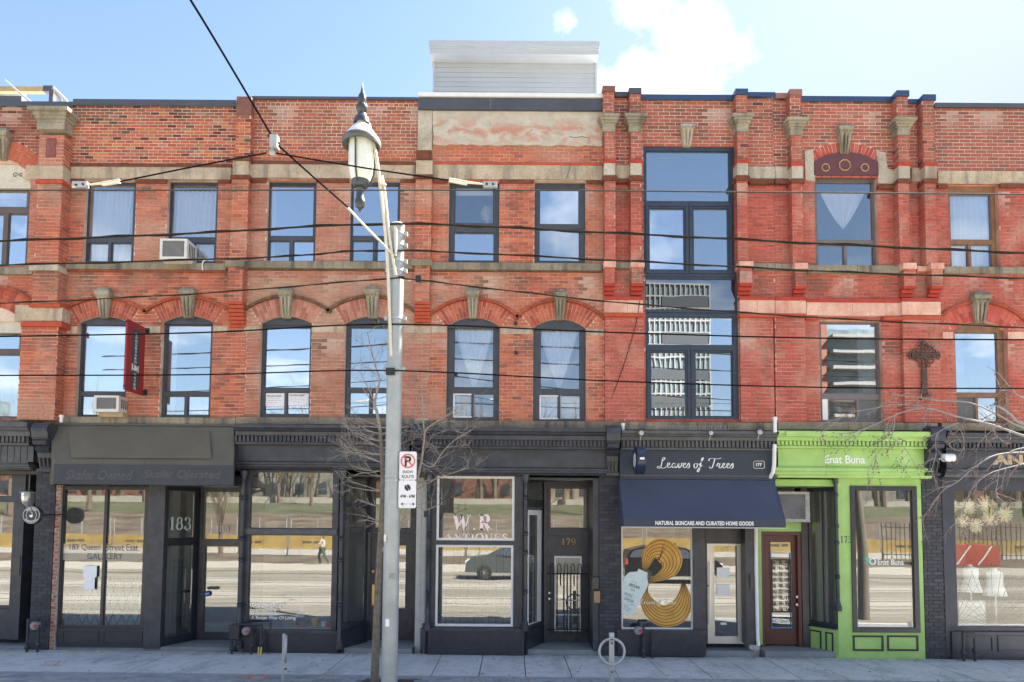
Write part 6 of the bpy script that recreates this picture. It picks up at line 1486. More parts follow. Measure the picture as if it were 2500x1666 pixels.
# parking signs
SG = basic('white_sign_face', (.74, .75, .78), .45, .04, 3); REDS = basic('sign_red', (.62, .10, .08), .5, .05); SK = basic('sign_black', (.02, .02, .022), .5)
YS = YP-.10
def plate(r, label):
    X0, X1, Z0, Z1 = R4(r, YS); q = .025; P = []
    for cx_, cz_, a0 in ((X1-q, Z1-q, 0), (X0+q, Z1-q, 90), (X0+q, Z0+q, 180), (X1-q, Z0+q, 270)): P += [(cx_+q*cos(radians(a0+w_)), cz_+q*sin(radians(a0+w_))) for w_ in (0, 45, 90)]
    s_ = thing('street_sign', ((X0+X1)/2, YS, Z0), label, 'sign', 'parking signs on the pole'); MB().prism(P, YS, YS+.004).build('sign_plate', SG, s_)
    for z in (Z1-.02, Z0+.02): c = Vector(((X0+X1)/2-.06, YS-.003, z)); MB().lathe([(.006, .003), (.005, -.002)], c, 6, 'Y').build('bolt', GALV, s_)
    return s_
s_ = plate((975, 1103, 1017, 1172), 'no-parking snow route sign, upper plate beside the grey pole')
c = W(996, 1126, YS-.003); r_ = .098
MB().tube([(c.x+r_*cos(a), YS-.004, c.z+r_*sin(a)) for a in [2*pi*k/28 for k in range(29)]], .011, 4, False).build('red_ring', REDS, s_)
MB().prism([(c.x-.075, c.z+.062), (c.x-.062, c.z+.075), (c.x+.075, c.z-.062), (c.x+.062, c.z-.075)], YS-.010, YS-.007).build('red_bar', REDS, s_)
write(text_faces('P', .03), (988, 1114, 1004, 1139), YS-.004, SK, s_); write(text_faces('SNOW', .01), (983, 1149, 1009, 1156), YS-.003, SK, s_); write(text_faces('ROUTE', .01), (981, 1160, 1011, 1168), YS-.003, SK, s_)
s_ = plate((973, 1173, 1016, 1241), 'white sign with hours and arrows, lower plate beside the grey pole')
c = W(995, 1191, YS-.003)
for sg in (1, -1): MB().face([(c.x+sg*a, YS-.003, c.z+sg*b_) for a, b_ in ((.012, .05), (.045, .012), (.045, -.02), (.035, -.045), (-.018, .028), (-.012, .045))]).build('tow_symbol', SK, s_)
write(text_faces('4PM - 6PM', .015), (977, 1208, 1012, 1216), YS-.003, SK, s_); write(text_faces('MON - FRI'), (985, 1229, 1003, 1233), YS-.003, basic('faded_print', (.45, .45, .5), .6), s_)
for sg, x in ((-1, 982), (1, 1009)):
    c = W(x, 1231, YS-.003); MB().face([(c.x+sg*a, YS-.003, c.z+b_) for a, b_ in ((.022, 0), (-.006, .026), (-.002, .008), (-.02, .008), (-.02, -.008), (-.002, -.008), (-.006, -.026))]).build('arrow', SK, s_)
# bicycle post-and-ring stands
def bike(px, ptop, ring, label, turn):
    c = W(px, ptop, -2.35); t = thing('bicycle_stand', (c.x, -2.35, 0), label, 'bicycle stand', 'post-and-ring bicycle stands')
    t.rotation_euler.z = turn; WLOC[t.name] = (0, 0, 0)
    MB().box(-.04, .04, -.02, .02, -.07, c.z).build('post', GALV, t)
    zc = W(px, ring, -2.35).z if ring else .52
    m = MB(); m.tube([(.2*cos(a), -.035, zc+.2*sin(a)) for a in [2*pi*k/30 for k in range(31)]], .021, 8, False); m.build('ring', GALV, t, True)
    for z in (.2, zc+.19, .65): MB().lathe([(.012, -.02), (.012, -.06)], (0, 0, z), 8, 'Y').build('bolt', IRON, t)
    return t
bike(1493, 1545, 1590, 'round ring bicycle stand in front of the black brick pier', 0)
bike(693, 1548, None, 'bicycle stand seen edge-on in front of the bay window with pots', radians(107.6))
# ================================================================== overhead wires
def wire(name, pts, r, label, mat=RUBBER, Y=YP-.12, twist=0):
    P = spline([tuple(W(*p[:2], p[2] if len(p) > 2 else Y)) for p in pts], 14)
    m = MB(); m.tube(P, r, 6)
    if twist:   # lashed second strand
        Q = [Vector(p)+Vector((0, cos(i*.9), sin(i*.9)))*r*1.5 for i, p in enumerate(P)]; m.tube(Q, r*.55, 4)
    return tag(m.build(name, mat, None, True), label, 'cable', 'overhead cables')
MESH = basic('dusty_lashed_cable', (.034, .030, .026), .95, .6, 60, worn=((.2, .18, .15), .34), spec=.0)
wire('cable', [(-420, 604), (0, 589), (450, 571), (955, 547), (1450, 567), (2000, 595), (2500, 618), (2900, 632)], .0145, 'thickest lashed cable, fixed at the very top of the lamp pole', MESH, twist=1)
wire('cable', [(-420, 658), (0, 648), (640, 629), (955, 612), (1500, 636), (2000, 662), (2500, 680), (2900, 692)], .0115, 'second thick dusty cable, crossing just above the third-floor sills', MESH, twist=1)
wire('cable', [(-420, 752), (0, 741), (500, 716), (955, 680), (1010, 683), (1500, 738), (2000, 776), (2500, 800), (2900, 815)], .009, 'thin twisted drop cable crossing in front of the keystones', MESH, twist=1)
wire('cable', [(-420, 829), (0, 822), (500, 812), (950, 792), (1500, 812), (2000, 826), (2500, 830), (2900, 833)], .011, 'plain black cable crossing near the heads of the arched windows')
wire('cable', [(-420, 918), (0, 917), (500, 915), (950, 905), (1500, 931), (2000, 946), (2500, 949), (2900, 950)], .010, 'lowest thin black cable, through the junction box on the pole')
wire('contact_wire', [(-420, 463), (0, 465), (1250, 465), (1900, 470), (2500, 475), (2900, 478)], .0075, 'level grey tram contact wire crossing the top-floor window heads', basic('grey_copper_wire', (.05, .048, .045), .95, spec=.1), Y=-6.4)
YH = -6.4
wire('span_wire', [(300, -260, -8.6), (465, 0, -7.6), (560, 157, -7.0), (665, 335, YH)], .011, 'black span wire running up out of the top left from the clamp', RUBBER)
wire('span_wire', [(680, 356, YH), (760, 428, -5.4), (850, 507, -4.3)], .011, 'black span wire running down right from the clamp', RUBBER)
wire('span_rod', [(846, 505, -4.32), (900, 562, -3.9), (938, 600, -3.5), (962, 625, -3.33)], .016, 'white insulating rod joining the span wire to the pole', CREAM)
wire('span_wire', [(292, 444, YH), (480, 406, YH), (650, 374, YH)], .008, 'thin pull-off wire sloping left from the clamp', RUBBER)
wire('span_wire', [(672, 374, YH), (900, 412, YH), (1100, 441, YH)], .008, 'thin pull-off wire sloping right from the clamp', RUBBER)
t = thing('span_clamp', W(665, 355, YH), 'grey metal clamp and pulley where the span wires meet above the street', 'clamp')
MB().pbox((658, 328, 676, 358), YH-.05, YH+.03).build('clamp_body', GALV, t); MB().tube([W(655, 330, YH), W(680, 352, YH)], .02, 8).build('clamp_bar', IRON, t)
MB().lathe([(.015, -.025), (.032, -.016), (.032, .016), (.015, .025)], W(665, 374, YH), 14, 'Y').build('pulley', GALV, t, True); MB().tube([W(665, 352, YH), W(665, 376, YH)], .014, 6).build('link', GALV, t)
for pts, l in ((((178, 456), (215, 452), (250, 450), (292, 443)), 'white pull-off insulator in front of the top-left curtained window'), (((1214, 453), (1180, 452), (1140, 448), (1097, 440)), 'white pull-off insulator in front of the lamp window')):
    t = thing('insulator', W(*pts[1], YH), l, 'insulator', 'white pull-off insulators')
    MB().tube([W(*pts[3], YH), W(*pts[2], YH)], .024, 10).build('insulator_body', CREAM, t, True)
    for d_ in (-.012, .012): MB().tube([W(*pts[2], YH)+Vector((0, d_, .01)), W(*pts[0], YH)+Vector((0, d_, d_))], .009, 6).build('fork_rod', CREAM, t)
    a = W(*pts[0], YH); c = W(*pts[1], YH); MB().box(min(a.x, c.x), max(a.x, c.x), YH-.02, YH+.02, c.z-.03, c.z+.03).build('clamp_plate', GALV, t)
    for q in (.3, .75): MB().lathe([(.012, -.021), (.010, -.035)], a+(c-a)*q, 8, 'Y').build('bolt', IRON, t)
t = thing('dead_end_clamp', W(1016, 680, YP-.1), 'small black dead-end clamp just right of the pole', 'clamp'); MB().pbox((1014, 672, 1028, 686), YP-.14, YP-.08).build('clamp_block', IRON, t); MB().tube([W(985, 681, YP-.1), W(1000, 686, YP-.1), W(1016, 680, YP-.1)], .01, 6).build('chain_link', GALV, t)
wire('wall_cable', [(548, 634, -.1), (520, 634, -.1), (500, 636, -.1), (494, 645, -.1), (495, 660, -.1)], .012, 'short hooked cable end on the third-floor sill', WHITE, Y=-.1)
wire('wall_cable', [(1562, 735, -.12), (1550, 800, -.1), (1520, 900, -.1), (1480, 1000, -.06), (1462, 1016, -.04)], .006, 'thin loose cable trailing diagonally down the brick wall left of the navy window', RUBBER)
# ================================================================== trees
BARKD = basic('grey_brown_bark', (.17, .145, .115), .9, .35, 14, bump=.6, worn=((.30, .27, .22), .4))
TWIG = basic('pale_twig_bark', (.32, .28, .24), .85, .3, 30); TWIG2 = basic('grey_twig_bark', (.26, .245, .24), .85, .2, 30)
BUD = basic('reddish_buds', (.16, .075, .06), .8, .3, 40)
def grow(m, p, d, L, r, depth, spread, up, rnd, buds=None):
    n = 4; pts = [p]; rs = [r]
    for k in range(n):
        d = (d+Vector((rnd.uniform(-1, 1), rnd.uniform(-1, 1)*.7, rnd.uniform(-1, 1)))*.20+Vector((0, 0, up))).normalized()
        p = p+d*(L/n); pts.append(p); rs.append(r*(1-.72*(k+1)/n))
    m.tube(pts, rs, 5 if r > .008 else 3, False)
    if buds is not None:
        for q in pts[1:]:
            if rnd.random() < .6:
                o = Vector((rnd.uniform(-1, 1), rnd.uniform(-1, 1), rnd.uniform(-1, 1)))*.012
                buds.hexa([tuple(q+o+Vector(v)*.007) for v in ((-1, -1, -1), (1, -1, -1), (1, 1, -1), (-1, 1, -1), (-.6, -.6, 1), (.6, -.6, 1), (.6, .6, 1), (-.6, .6, 1))])
    if depth <= 0: return
    for k in range(rnd.randint(2, 4)):
        i = rnd.randint(1, n); ax = Vector((rnd.uniform(-1, 1), rnd.uniform(-1, 1)*.8, rnd.uniform(-1, 1))).normalized()
        grow(m, pts[i], (d+ax*spread).normalized(), L*rnd.uniform(.45, .75), max(.0032, rs[i]*.7), depth-1, spread, up, rnd, buds)
def limb(m, pts, r0, r1, rnd, n_tw, L, depth=2, spread=.9, up=.04, Y=-2.7, bias=(0, 0, .3), buds=None, jy=.25, start=.15):
    P = spline([(*W(x, y, Y+(q[0] if q else 0)),) for x, y, *q in pts], 5); P = [Vector(p) for p in P]
    rs = [r0+(r1-r0)*i/(len(P)-1) for i in range(len(P))]; m.tube(P, rs, 8 if r0 > .02 else 5, False)
    for k in range(n_tw):
        t = start+(1-start)*(k+rnd.random())/n_tw; i = min(len(P)-2, int(t*(len(P)-1)))
        d = (P[i+1]-P[i]).normalized(); ax = Vector((rnd.choice((-1, 1))*rnd.uniform(.5, 1), rnd.uniform(-1, 1)*jy*2, rnd.uniform(-.5, .8)))
        grow(m, P[i], (d*.45+ax+Vector(bias)).normalized(), L*rnd.uniform(.5, 1.1), max(.006, rs[i]*.4), depth, spread, up, rnd, buds)
    return P
YT = -2.72
t = thing('street_tree', W(917, 1663, YT), 'slim bare street tree growing just behind the grey lamp pole', 'tree')
rnd = random.Random(4)
m = MB(); P = [Vector(p) for p in spline([tuple(W(x, y, YT)) for x, y in ((914, 1675), (917, 1600), (921, 1480), (927, 1350), (934, 1230), (933, 1120), (928, 1050))], 6)]
m.tube(P, [.068-.040*i/(len(P)-1) for i in range(len(P))], 12); m.build('trunk', BARKD, t, True)
m = MB()
limb(m, [(928, 1052), (921, 1010), (915, 985), (922, 950), (926, 925), (915, 890), (905, 850), (896, 810)], .026, .006, rnd, 9, .42, Y=YT)
limb(m, [(915, 985), (905, 960), (890, 930), (875, 905), (855, 900)], .012, .004, rnd, 5, .32, Y=YT)
for y0, L in ((1045, .5), (1078, .5), (1110, .6), (1150, .6), (1060, .55), (1095, .6), (1130, .65), (1165, .6), (1200, .55), (1240, .45), (1275, .35)):
    c = W(931, y0, YT)
    for s_ in (-1, -1, 1): grow(m, c, Vector((s_*rnd.uniform(.7, 1), rnd.uniform(-.6, .3), rnd.uniform(-.1, .45))).normalized(), L*rnd.uniform(.7, 1.1), .010, 2, .75, .03, rnd)
limb(m, [(931, 1345), (955, 1320), (985, 1270), (1010, 1200), (1028, 1130), (1035, 1080), (1040, 1050), (1066, 1030), (1090, 1012)], .030, .007, rnd, 12, .50, Y=YT, start=.35)
limb(m, [(1037, 1065), (1032, 1010), (1030, 960), (1020, 915), (1008, 875)], .013, .004, rnd, 7, .36, Y=YT)
limb(m, [(1028, 1130), (1055, 1140), (1080, 1105), (1110, 1075), (1150, 1050)], .012, .004, rnd, 8, .42, Y=YT)
limb(m, [(1010, 1200), (1045, 1180), (1075, 1165), (1120, 1150), (1145, 1140)], .012, .004, rnd, 7, .38, Y=YT)
limb(m, [(1000, 1225), (1035, 1245), (1065, 1235), (1085, 1225)], .010, .004, rnd, 4, .3, Y=YT)
m.build('crown', TWIG, t, kind='stuff')
t = thing('drooping_tree', W(2700, 1650, -3.4), 'bare drooping branches with reddish buds reaching in from the right', 'tree')
MB().tube([W(2700, 1680, -3.4), W(2690, 1400, -3.4), W(2660, 1150, -3.4), (*W(2600, 1020, -3.4),)], [.14, .12, .10, .06], 12).build('trunk', BARKD, t, True)
m = MB(); bd = MB(); rnd = random.Random(12); YR = -3.3
kw = dict(Y=YR, up=-.10, bias=(-.5, 0, -.35), buds=bd, spread=.7, depth=1)
limb(m, [(2640, 1110), (2500, 1065), (2420, 1037), (2340, 1018), (2262, 997), (2200, 1008), (2140, 1035), (2090, 1055), (2040, 1078)], .020, .004, rnd, 15, .42, **kw)
limb(m, [(2262, 997), (2230, 990), (2180, 988), (2130, 998), (2080, 1008), (2040, 1030), (2000, 1060)], .010, .003, rnd, 9, .45, **kw)
limb(m, [(2640, 1090), (2500, 1046), (2430, 1010), (2365, 983), (2290, 978), (2240, 970), (2200, 965), (2160, 957)], .014, .003, rnd, 9, .34, **kw)
limb(m, [(2640, 1060), (2500, 1035), (2470, 1015), (2450, 1000), (2432, 990)], .022, .013, rnd, 5, .30, **kw)
limb(m, [(2600, 1000), (2500, 972), (2470, 950), (2440, 915), (2410, 895)], .013, .004, rnd, 4, .3, **kw)
limb(m, [(2600, 1110), (2500, 1105), (2430, 1112), (2380, 1140), (2340, 1175), (2300, 1200), (2270, 1245), (2250, 1270)], .014, .003, rnd, 13, .40, **kw)
limb(m, [(2600, 1080), (2480, 1098), (2445, 1130), (2435, 1180), (2432, 1205), (2450, 1240)], .009, .003, rnd, 9, .36, **kw)
limb(m, [(2560, 1120), (2470, 1140), (2410, 1160), (2370, 1200), (2345, 1260), (2320, 1290)], .009, .003, rnd, 9, .38, **kw)
limb(m, [(2185, 1025), (2180, 1055), (2172, 1075), (2140, 1110), (2120, 1145)], .008, .003, rnd, 8, .36, **kw)
limb(m, [(2175, 1068), (2205, 1090), (2225, 1120), (2242, 1150)], .007, .003, rnd, 7, .3, **kw)
limb(m, [(2340, 1032), (2300, 1050), (2285, 1070), (2285, 1110), (2275, 1150), (2290, 1180)], .007, .003, rnd, 7, .28, **kw)
limb(m, [(2330, 1035), (2350, 1060), (2352, 1095), (2330, 1098), (2310, 1075)], .007, .003, rnd, 5, .25, **kw)
limb(m, [(2420, 1035), (2430, 1060), (2455, 1085)], .006, .003, rnd, 3, .22, **kw)
m.build('crown', TWIG2, t, kind='stuff'); bd.build('buds', BUD, t, kind='stuff')
# ================================================================== things in the shop windows
PL = basic('terracotta_pot', (.36, .15, .08), .8, .15); YP_ = basic('yellow_pot', (.6, .38, .06), .5); CB = basic('kraft_box', (.32, .26, .18), .85, .1); GY = basic('grey_tin', (.4, .42, .44), .5)
def pot(px, py, r, h, mat, label, Y=.30, cat='pot', name='plant_pot', flare=1.3):
    c = W(px, py, Y); return one(name, mat, lambda m: m.lathe([(r*.7, 0), (r, h*.9), (r*flare*.85, h*.9), (r*flare*.85, h)], c, 16), label, cat, smooth=True)
MB().box(W(600, 1540, .2).x, W(815, 1540, .2).x, .06, .9, .42, .47).build('display_shelf', PLAST, B[2])
pot(738, 1539, .10, .17, PL, 'terracotta pot on the bay window shelf'); pot(768, 1539, .075, .24, YP_, 'tall yellow pot beside the terracotta one'); pot(800, 1538, .05, .16, basic('red_tin', (.5, .04, .05), .4), 'small red tin with a white band at the right of the shelf', cat='tin', name='tin')
pot(790, 1538, .05, .17, WHITE, 'small white tin at the right of the shelf', cat='tin', name='tin')
for r, l, mt in (((690, 1505, 722, 1538), 'kraft cardboard box on the bay window shelf', CB), ((722, 1498, 742, 1508), 'small white card box on the shelf', WHITE)): tag(MB().pbox(r, .3, .55).build('box', mt), l, 'box')
c = W(737, 1488, .35); one('vase', basic('lilac_ceramic', (.45, .38, .6), .4), lambda m: m.lathe([(.03, -.09), (.07, -.05), (.075, 0), (.04, .05), (.03, .07)], c, 14), 'round lilac vase above the terracotta pot', 'vase', smooth=True)
# dress shop
WD = basic('white_dress_cloth', (.88, .88, .90), .85, .04)
def mannequin(px, py0, py1, Y, label):
    c = W(px, py1, Y); H = W(px, py0, Y).z-c.z; t = thing('mannequin', (c.x, Y, c.z-.5), label, 'mannequin')
    def ring(w_, d_, z): return (w_, d_, z)
    R_ = [(.04, .04, 1.0), (.045, .045, .92), (.15, .07, .87), (.165, .10, .78), (.155, .12, .64), (.145, .11, .50), (.18, .12, .30), (.235, .15, 0)]
    m = MB(); n = 18
    for w_, d_, z in R_: m.v += [(c.x+w_*cos(2*pi*k/n)*(1+.03*sin(5*k)), Y+d_*sin(2*pi*k/n), c.z+H*z) for k in range(n)]
    for i in range(len(R_)-1): m.f += [(i*n+k, i*n+(k+1) % n, (i+1)*n+(k+1) % n, (i+1)*n+k) for k in range(n)]
    m.build('dress', WD, t, True); MB().tube([(c.x, Y, .1), (c.x, Y, c.z+.1)], .02, 8).build('stand', WHITE, t); return t
mannequin(2370, 1378, 1446, .34, 'white sleeveless dress form on a stand, left in the dress shop window'); mannequin(2430, 1388, 1455, .34, 'white sleeveless dress form on a stand, right in the dress shop window')
tag(MB().pbox((2342, 1468, 2406, 1530), .25, .65).build('plinth', WHITE), 'white box plinth at the bottom of the dress shop window', 'plinth')
STRAW = basic('split_straw', (.86, .74, .50), .75, .2, 40); rnd = random.Random(8)
for k, (x, y, r, l) in enumerate(((2322, 1236, .15, 'straw starburst cut off by the left edge of the dress window'), (2363, 1237, .18, 'large upper-left straw starburst'), (2407, 1230, .17, 'upper straw starburst with a pinkish centre'), (2453, 1256, .16, 'straw starburst furthest right'), (2350, 1272, .14, 'lower-left straw starburst'), (2382, 1283, .15, 'lowest straw starburst, in the middle'), (2417, 1264, .18, 'large straw starburst right of the lowest one'))):
    c = W(x, y, .11); t = thing('straw_star', tuple(c), l+' in the shop window' if 'window' not in l else l, 'straw star', 'straw starbursts in the dress shop window')
    m = MB()
    for q in range(24):
        a = 2*pi*q/24+rnd.uniform(-.08, .08); R_ = r*rnd.uniform(.8, 1.05); e = rnd.uniform(-.4, .2)
        m.tube([c, c+Vector((cos(a)*R_, e*R_*.4, sin(a)*R_))], [.008, .012], 4)
    m.build('rays', STRAW, t, kind='stuff'); MB().lathe([(.0, -.03), (.025, -.02), (.03, .0), (.0, .02)], c, 10, 'Y').build('hub', STRAW, t)
for cx_, l in ((2330, 'black wire fan spreading from the left corner of the dress window'), (2425, 'black wire fan spreading from the bottom middle of the dress window'), (2540, 'black wire fan at the right of the dress window')):
    c = W(cx_, 1532, .12); t = thing('wire_fan', tuple(c), l, 'wire ornament'); m = MB()
    for k in range(17):
        a = radians(12+156*k/16); R_ = 1.25 if 40 < a*57 < 140 else .95
        m.tube([c+Vector((cos(a)*R_*s_*(1-.15*s_*abs(cos(a))), 0, sin(a)*R_*s_-.25*s_*s_*abs(cos(a)))) for s_ in [q/6 for q in range(7)]], .0045, 4)
    m.build('wires', IRON, t, kind='stuff')
m = MB(); rnd = random.Random(77)
for k in range(130):
    x, y, r_ = rnd.uniform(-10.5, 10.5), rnd.uniform(-1.85, -.1), rnd.uniform(.008, .022); m.prism([(x+r_*cos(a)*rnd.uniform(.7, 1.3), y+r_*sin(a)*rnd.uniform(.7, 1.3)) for a in [q*pi/4 for q in range(8)]], .0065, .009, 'Z')
m.build('gum_spots', basic('old_gum', (.12, .12, .12), .9), sw, kind='stuff')
# spray marks, roof timber, antenna
ORG = basic('orange_survey_paint', (.75, .18, .08), .8, .15, 14)
m = MB(); rnd = random.Random(2)
def mark(px, py, L_, w_, a): c = W(px, py, 0); k = (CAMH/(CAMH-c.z)) if 0 else 1; d = (CAMH)*F/(py-1270-(px-1250)*.007); y = d-D; x = (px-1250)/F*d; m.box(x-L_/2, x+L_/2, y-w_/2, y+w_/2, .006, .0065)
for i in range(26): a = 2*pi*i/26; mark(640+22*cos(a), 1652+5*sin(a), .045, .03, 0)
for i in range(8): mark(585+i*7+rnd.uniform(-3, 3), 1648+rnd.uniform(-4, 4), .04, .02, 0)
for i in range(18): mark(122+i*2.4, 1624-i*.05, .05, .022, 0)
for i in range(8): mark(166-i*2, 1614+i*1.2, .04, .02, 0); mark(140+i*3.5, 1615-i*.2, .04, .016, 0)
m.build('survey_paint_marks', ORG, sw, kind='stuff')
TIM = basic('roof_timber', (.42, .29, .15), .75, .2, 6); yr = 1.2
t = thing('roof_deck_frame', W(60, 250, yr), 'timber roof-deck rail with dark corner bracket above the far left building', 'deck frame')
MB().pbox((-60, 211, 106, 223), yr, yr+.1).build('timber_beam', TIM, t); MB().pbox((105, 209, 129, 223), yr-.01, yr+.11).build('corner_bracket', FLASH, t); MB().pbox((119, 223.5, 129, 262), yr-.005, yr+.105).build('bracket_leg', FLASH, t)
MB().tube([W(130, 215, yr), W(164, 248, yr+.0)], .035, 4).build('brace', GALV, t); MB().tube([W(134, 226, yr), W(160, 262, yr)], .03, 4).build('brace', TIM, t)
MB().pbox((-60, 232, 52, 262), yr+.6, yr+1.0).build('planter_box', basic('dark_planter', (.05, .06, .08), .6, .3, 20, worn=((.3, .32, .35), .3)), t); MB().pbox((-60, 227, 60, 231), yr+.5, yr+.55).build('rail', GALV, t)
t = tag(MB().tube([W(11, 194, yr-.3), W(40, 220, yr-.3), W(76, 252, yr-.3)], [.012, .018, .035], 8).build('antenna_pole', GALV, None, True), 'white leaning pole in front of the roof timber at the far left', 'pole')
# ================================================================== across the street (seen mirrored in the glass)
LC = basic('pale_far_concrete', (.42, .39, .33), .9, .08, .8)  # pale beige concrete of the far pavement and low wall
struct(MB().box(-260, 260, -26.5, -21.02, -.2, .0).build('far_sidewalk', LC))
MULCH = basic('mulch_bank', (.09, .065, .045), .95, .4, .5, c2=(.20, .155, .11)); m = MB(); m.face([(-260, -26.5, .0), (260, -26.5, .0), (260, -36, .15), (-260, -36, .15)][::-1]); m.face([(-260, -36, .15), (260, -36, .15), (260, -47, 1.5), (-260, -47, 1.5)][::-1]); m.face([(-260, -47, 1.5), (260, -47, 1.5), (260, -61.8, 3.14), (-260, -61.8, 3.14)][::-1]); struct(m.build('mulch_bank', MULCH))
tag(MB().box(-120, 120, -76.3, -76, 4.4, 5.4).build('low_wall', LC), 'low pale concrete wall at the top of the park slope, seen only mirrored', 'wall')
GRS = basic('park_grass', (.07, .09, .04), .95, .3, .35, c2=(.13, .125, .065)); m = MB(); m.face([(-260, -61.8, 3.14), (260, -61.8, 3.14), (260, -75, 4.6), (-260, -75, 4.6)][::-1]); m.face([(-260, -75, 4.6), (260, -75, 4.6), (260, -260, 4.6), (-260, -260, 4.6)][::-1])
struct(m.build('park_slope', GRS))
BAR = basic('barrier_white', (.62, .60, .55), .8, .1); YB = basic('yellow_banner', (.42, .29, .09), .6, .2, 1.5); rnd = random.Random(3)
for k in range(19):
    x = -38+k*4.1
    t = thing('banner_fence', (x, -34, .45), 'yellow banner fence bay along the park edge, seen only mirrored in shop glass', 'fence', 'yellow banner fence bays in the park')
    MB().box(x-1.95, x+1.95, -34.2, -33.8, -.1, .48).build('barrier_base', BAR, t); MB().box(x-1.95, x+1.95, -33.99, -33.95, .50, 1.42).build('banner', YB, t)
    for s_ in (-1.9, 0, 1.9): MB().tube([(x+s_, -34, .4), (x+s_, -34, 2.6)], .035, 6).build('fence_post', GALV, t)
    write3(text_faces('---- ---'), (x-1.0, -33.94, .9), (-0+1.2, 0, 0), (0, 0, .15), INK, t, 'banner_print')
MB_ = [basic('far_brick', (.23, .10, .07), .9, .2, .5), basic('far_grey_brick', (.26, .24, .21), .9, .2, .5), basic('far_tan_brick', (.33, .26, .18), .9, .2, .5)]
FW = basic('far_window', (.06, .07, .09), .2)
for k, (x0, x1, h, mt, l) in enumerate(((-75, -48, 11, 0, 'low red brick block beyond the park, furthest left in the reflections'), (-46, -22, 9.5, 1, 'low grey block beyond the park'), (-20, 2, 12, 0, 'taller red block beyond the park'), (5, 30, 9, 2, 'low tan block beyond the park'), (33, 62, 10.5, 1, 'long grey block beyond the park'), (66, 100, 12, 0, 'red block beyond the park, furthest right in the reflections'))):
    t = thing('far_building', ((x0+x1)/2, -84, 4.5), l, 'building'); MB().box(x0, x1, -95, -84, 4.4, 4.6+h).build('wall', MB_[mt], t)
    z = 6.2
    while z < 4.4+h-1.5:
        x = x0+1.5
        while x < x1-2: MB().box(x, x+1.2, -83.99, -83.9, z, z+1.5).build('window', FW, t); x += 3.4
        z += 3.2
BT = basic('far_bare_bark', (.15, .115, .08), .95, .3, 2)
protoT = None
for k in range(58):
    x = (-62+k*5.2 if k < 26 else -75+(k-26)*5.3)+rnd.uniform(-1.6, 1.6); y = (-rnd.uniform(58, 78) if k % 4 else -30-rnd.uniform(0, 1.5)) if k < 26 else -rnd.uniform(76, 82); z = 3.1+(-(y)-60)*.1 if y < -50 else .2
    if k < 3 or protoT is None:
        pass
    if protoT is None:
        protoT = []
        for v in range(3):
            m = MB(); r2 = random.Random(v+30); m.tube([(0, 0, 0), (.1, 0, 2), (0, .1, 4)], [.22, .17, .12], 7)
            for q in range(9): grow(m, Vector((0, 0, 1.8+q*.27)), Vector((r2.uniform(-1, 1), r2.uniform(-1, 1), 1.1)).normalized(), 3.4, .07, 3, .7, .05, r2)
            protoT.append(m.mesh('park_tree', BT))
    o = bpy.data.objects.new('park_tree', protoT[k % 3]); COL.objects.link(o); o.location = (x, y, z); o.rotation_euler.z = k*1.3; s_ = (rnd.uniform(.95, 1.4) if y > -75.9 else rnd.uniform(1.5, 2.1)) if y < -50 else .75; o.scale = (s_, s_, s_)
    tag(o, 'bare brown park tree, seen only mirrored in the glass', 'tree', 'bare trees across the park')
# towers mirrored in the upper glass
TG = basic('tower_white_grid', (.30, .305, .30), .7, .05); TB = basic('tower_blue_glass', (.14, .18, .20), .25, .35, .5); TD = basic('tower_dark_band', (.07, .08, .09), .4)
def tower(xc, y, w_, h, floors, cols, label, bands):
    t = thing('tower', (xc, y, 0), label, 'tower'); MB().box(xc-w_/2+.2, xc+w_/2-.2, y-14, y-.3, 4, h-.2).build('glass_body', TB, t); m = MB()
    fh = (h-6)/floors
    for k in range(floors+1): m.box(xc-w_/2, xc+w_/2, y-.29, y, 6+k*fh-.18, 6+k*fh+.18); m.box(xc-w_/2, xc-w_/2+.19, y-14, y-.30, 6+k*fh-.18, 6+k*fh+.18)
    for k in range(cols+1): x = xc-w_/2+w_*k/cols; m.box(x-.14, x+.14, y-.28, y-.003, 6, h)
    m.build('white_grid', TG, t, kind='stuff')
    for b0, b1, xa in bands: MB().box(xc-w_/2+xa, xc+w_/2-.5, y-.1, y+.05, b0, b1).build('dark_band', TD, t)
tower(39, -146, 15.5, 59, 18, 13, 'white-gridded tower mirrored in the tall navy window', ((53.4, 56, 4), (44.5, 47.2, 4), (36, 38.6, .3), (29.5, 32, .3), (20, 22.5, 4)))
tower(-150, -160, 22, 34, 11, 10, 'white-gridded lower tower far to the left of the park', ())
TB2 = basic('balcony_concrete', (.24, .235, .225), .8); t = thing('tower', (64, -116, 0), 'balconied blue-glass tower mirrored in the large scarlet-wall window', 'tower'); MB().box(56, 71, -128, -117, 4, 40).build('glass_body', TB, t)
for k in range(11): MB().box(61, 71.5, -117, -114.8, 7+k*3.1, 7.6+k*3.1).build('balcony', TB2, t)
MB().box(59.2, 60.4, -117.2, -116, 4, 41).build('brick_fin', MB_[0], t)
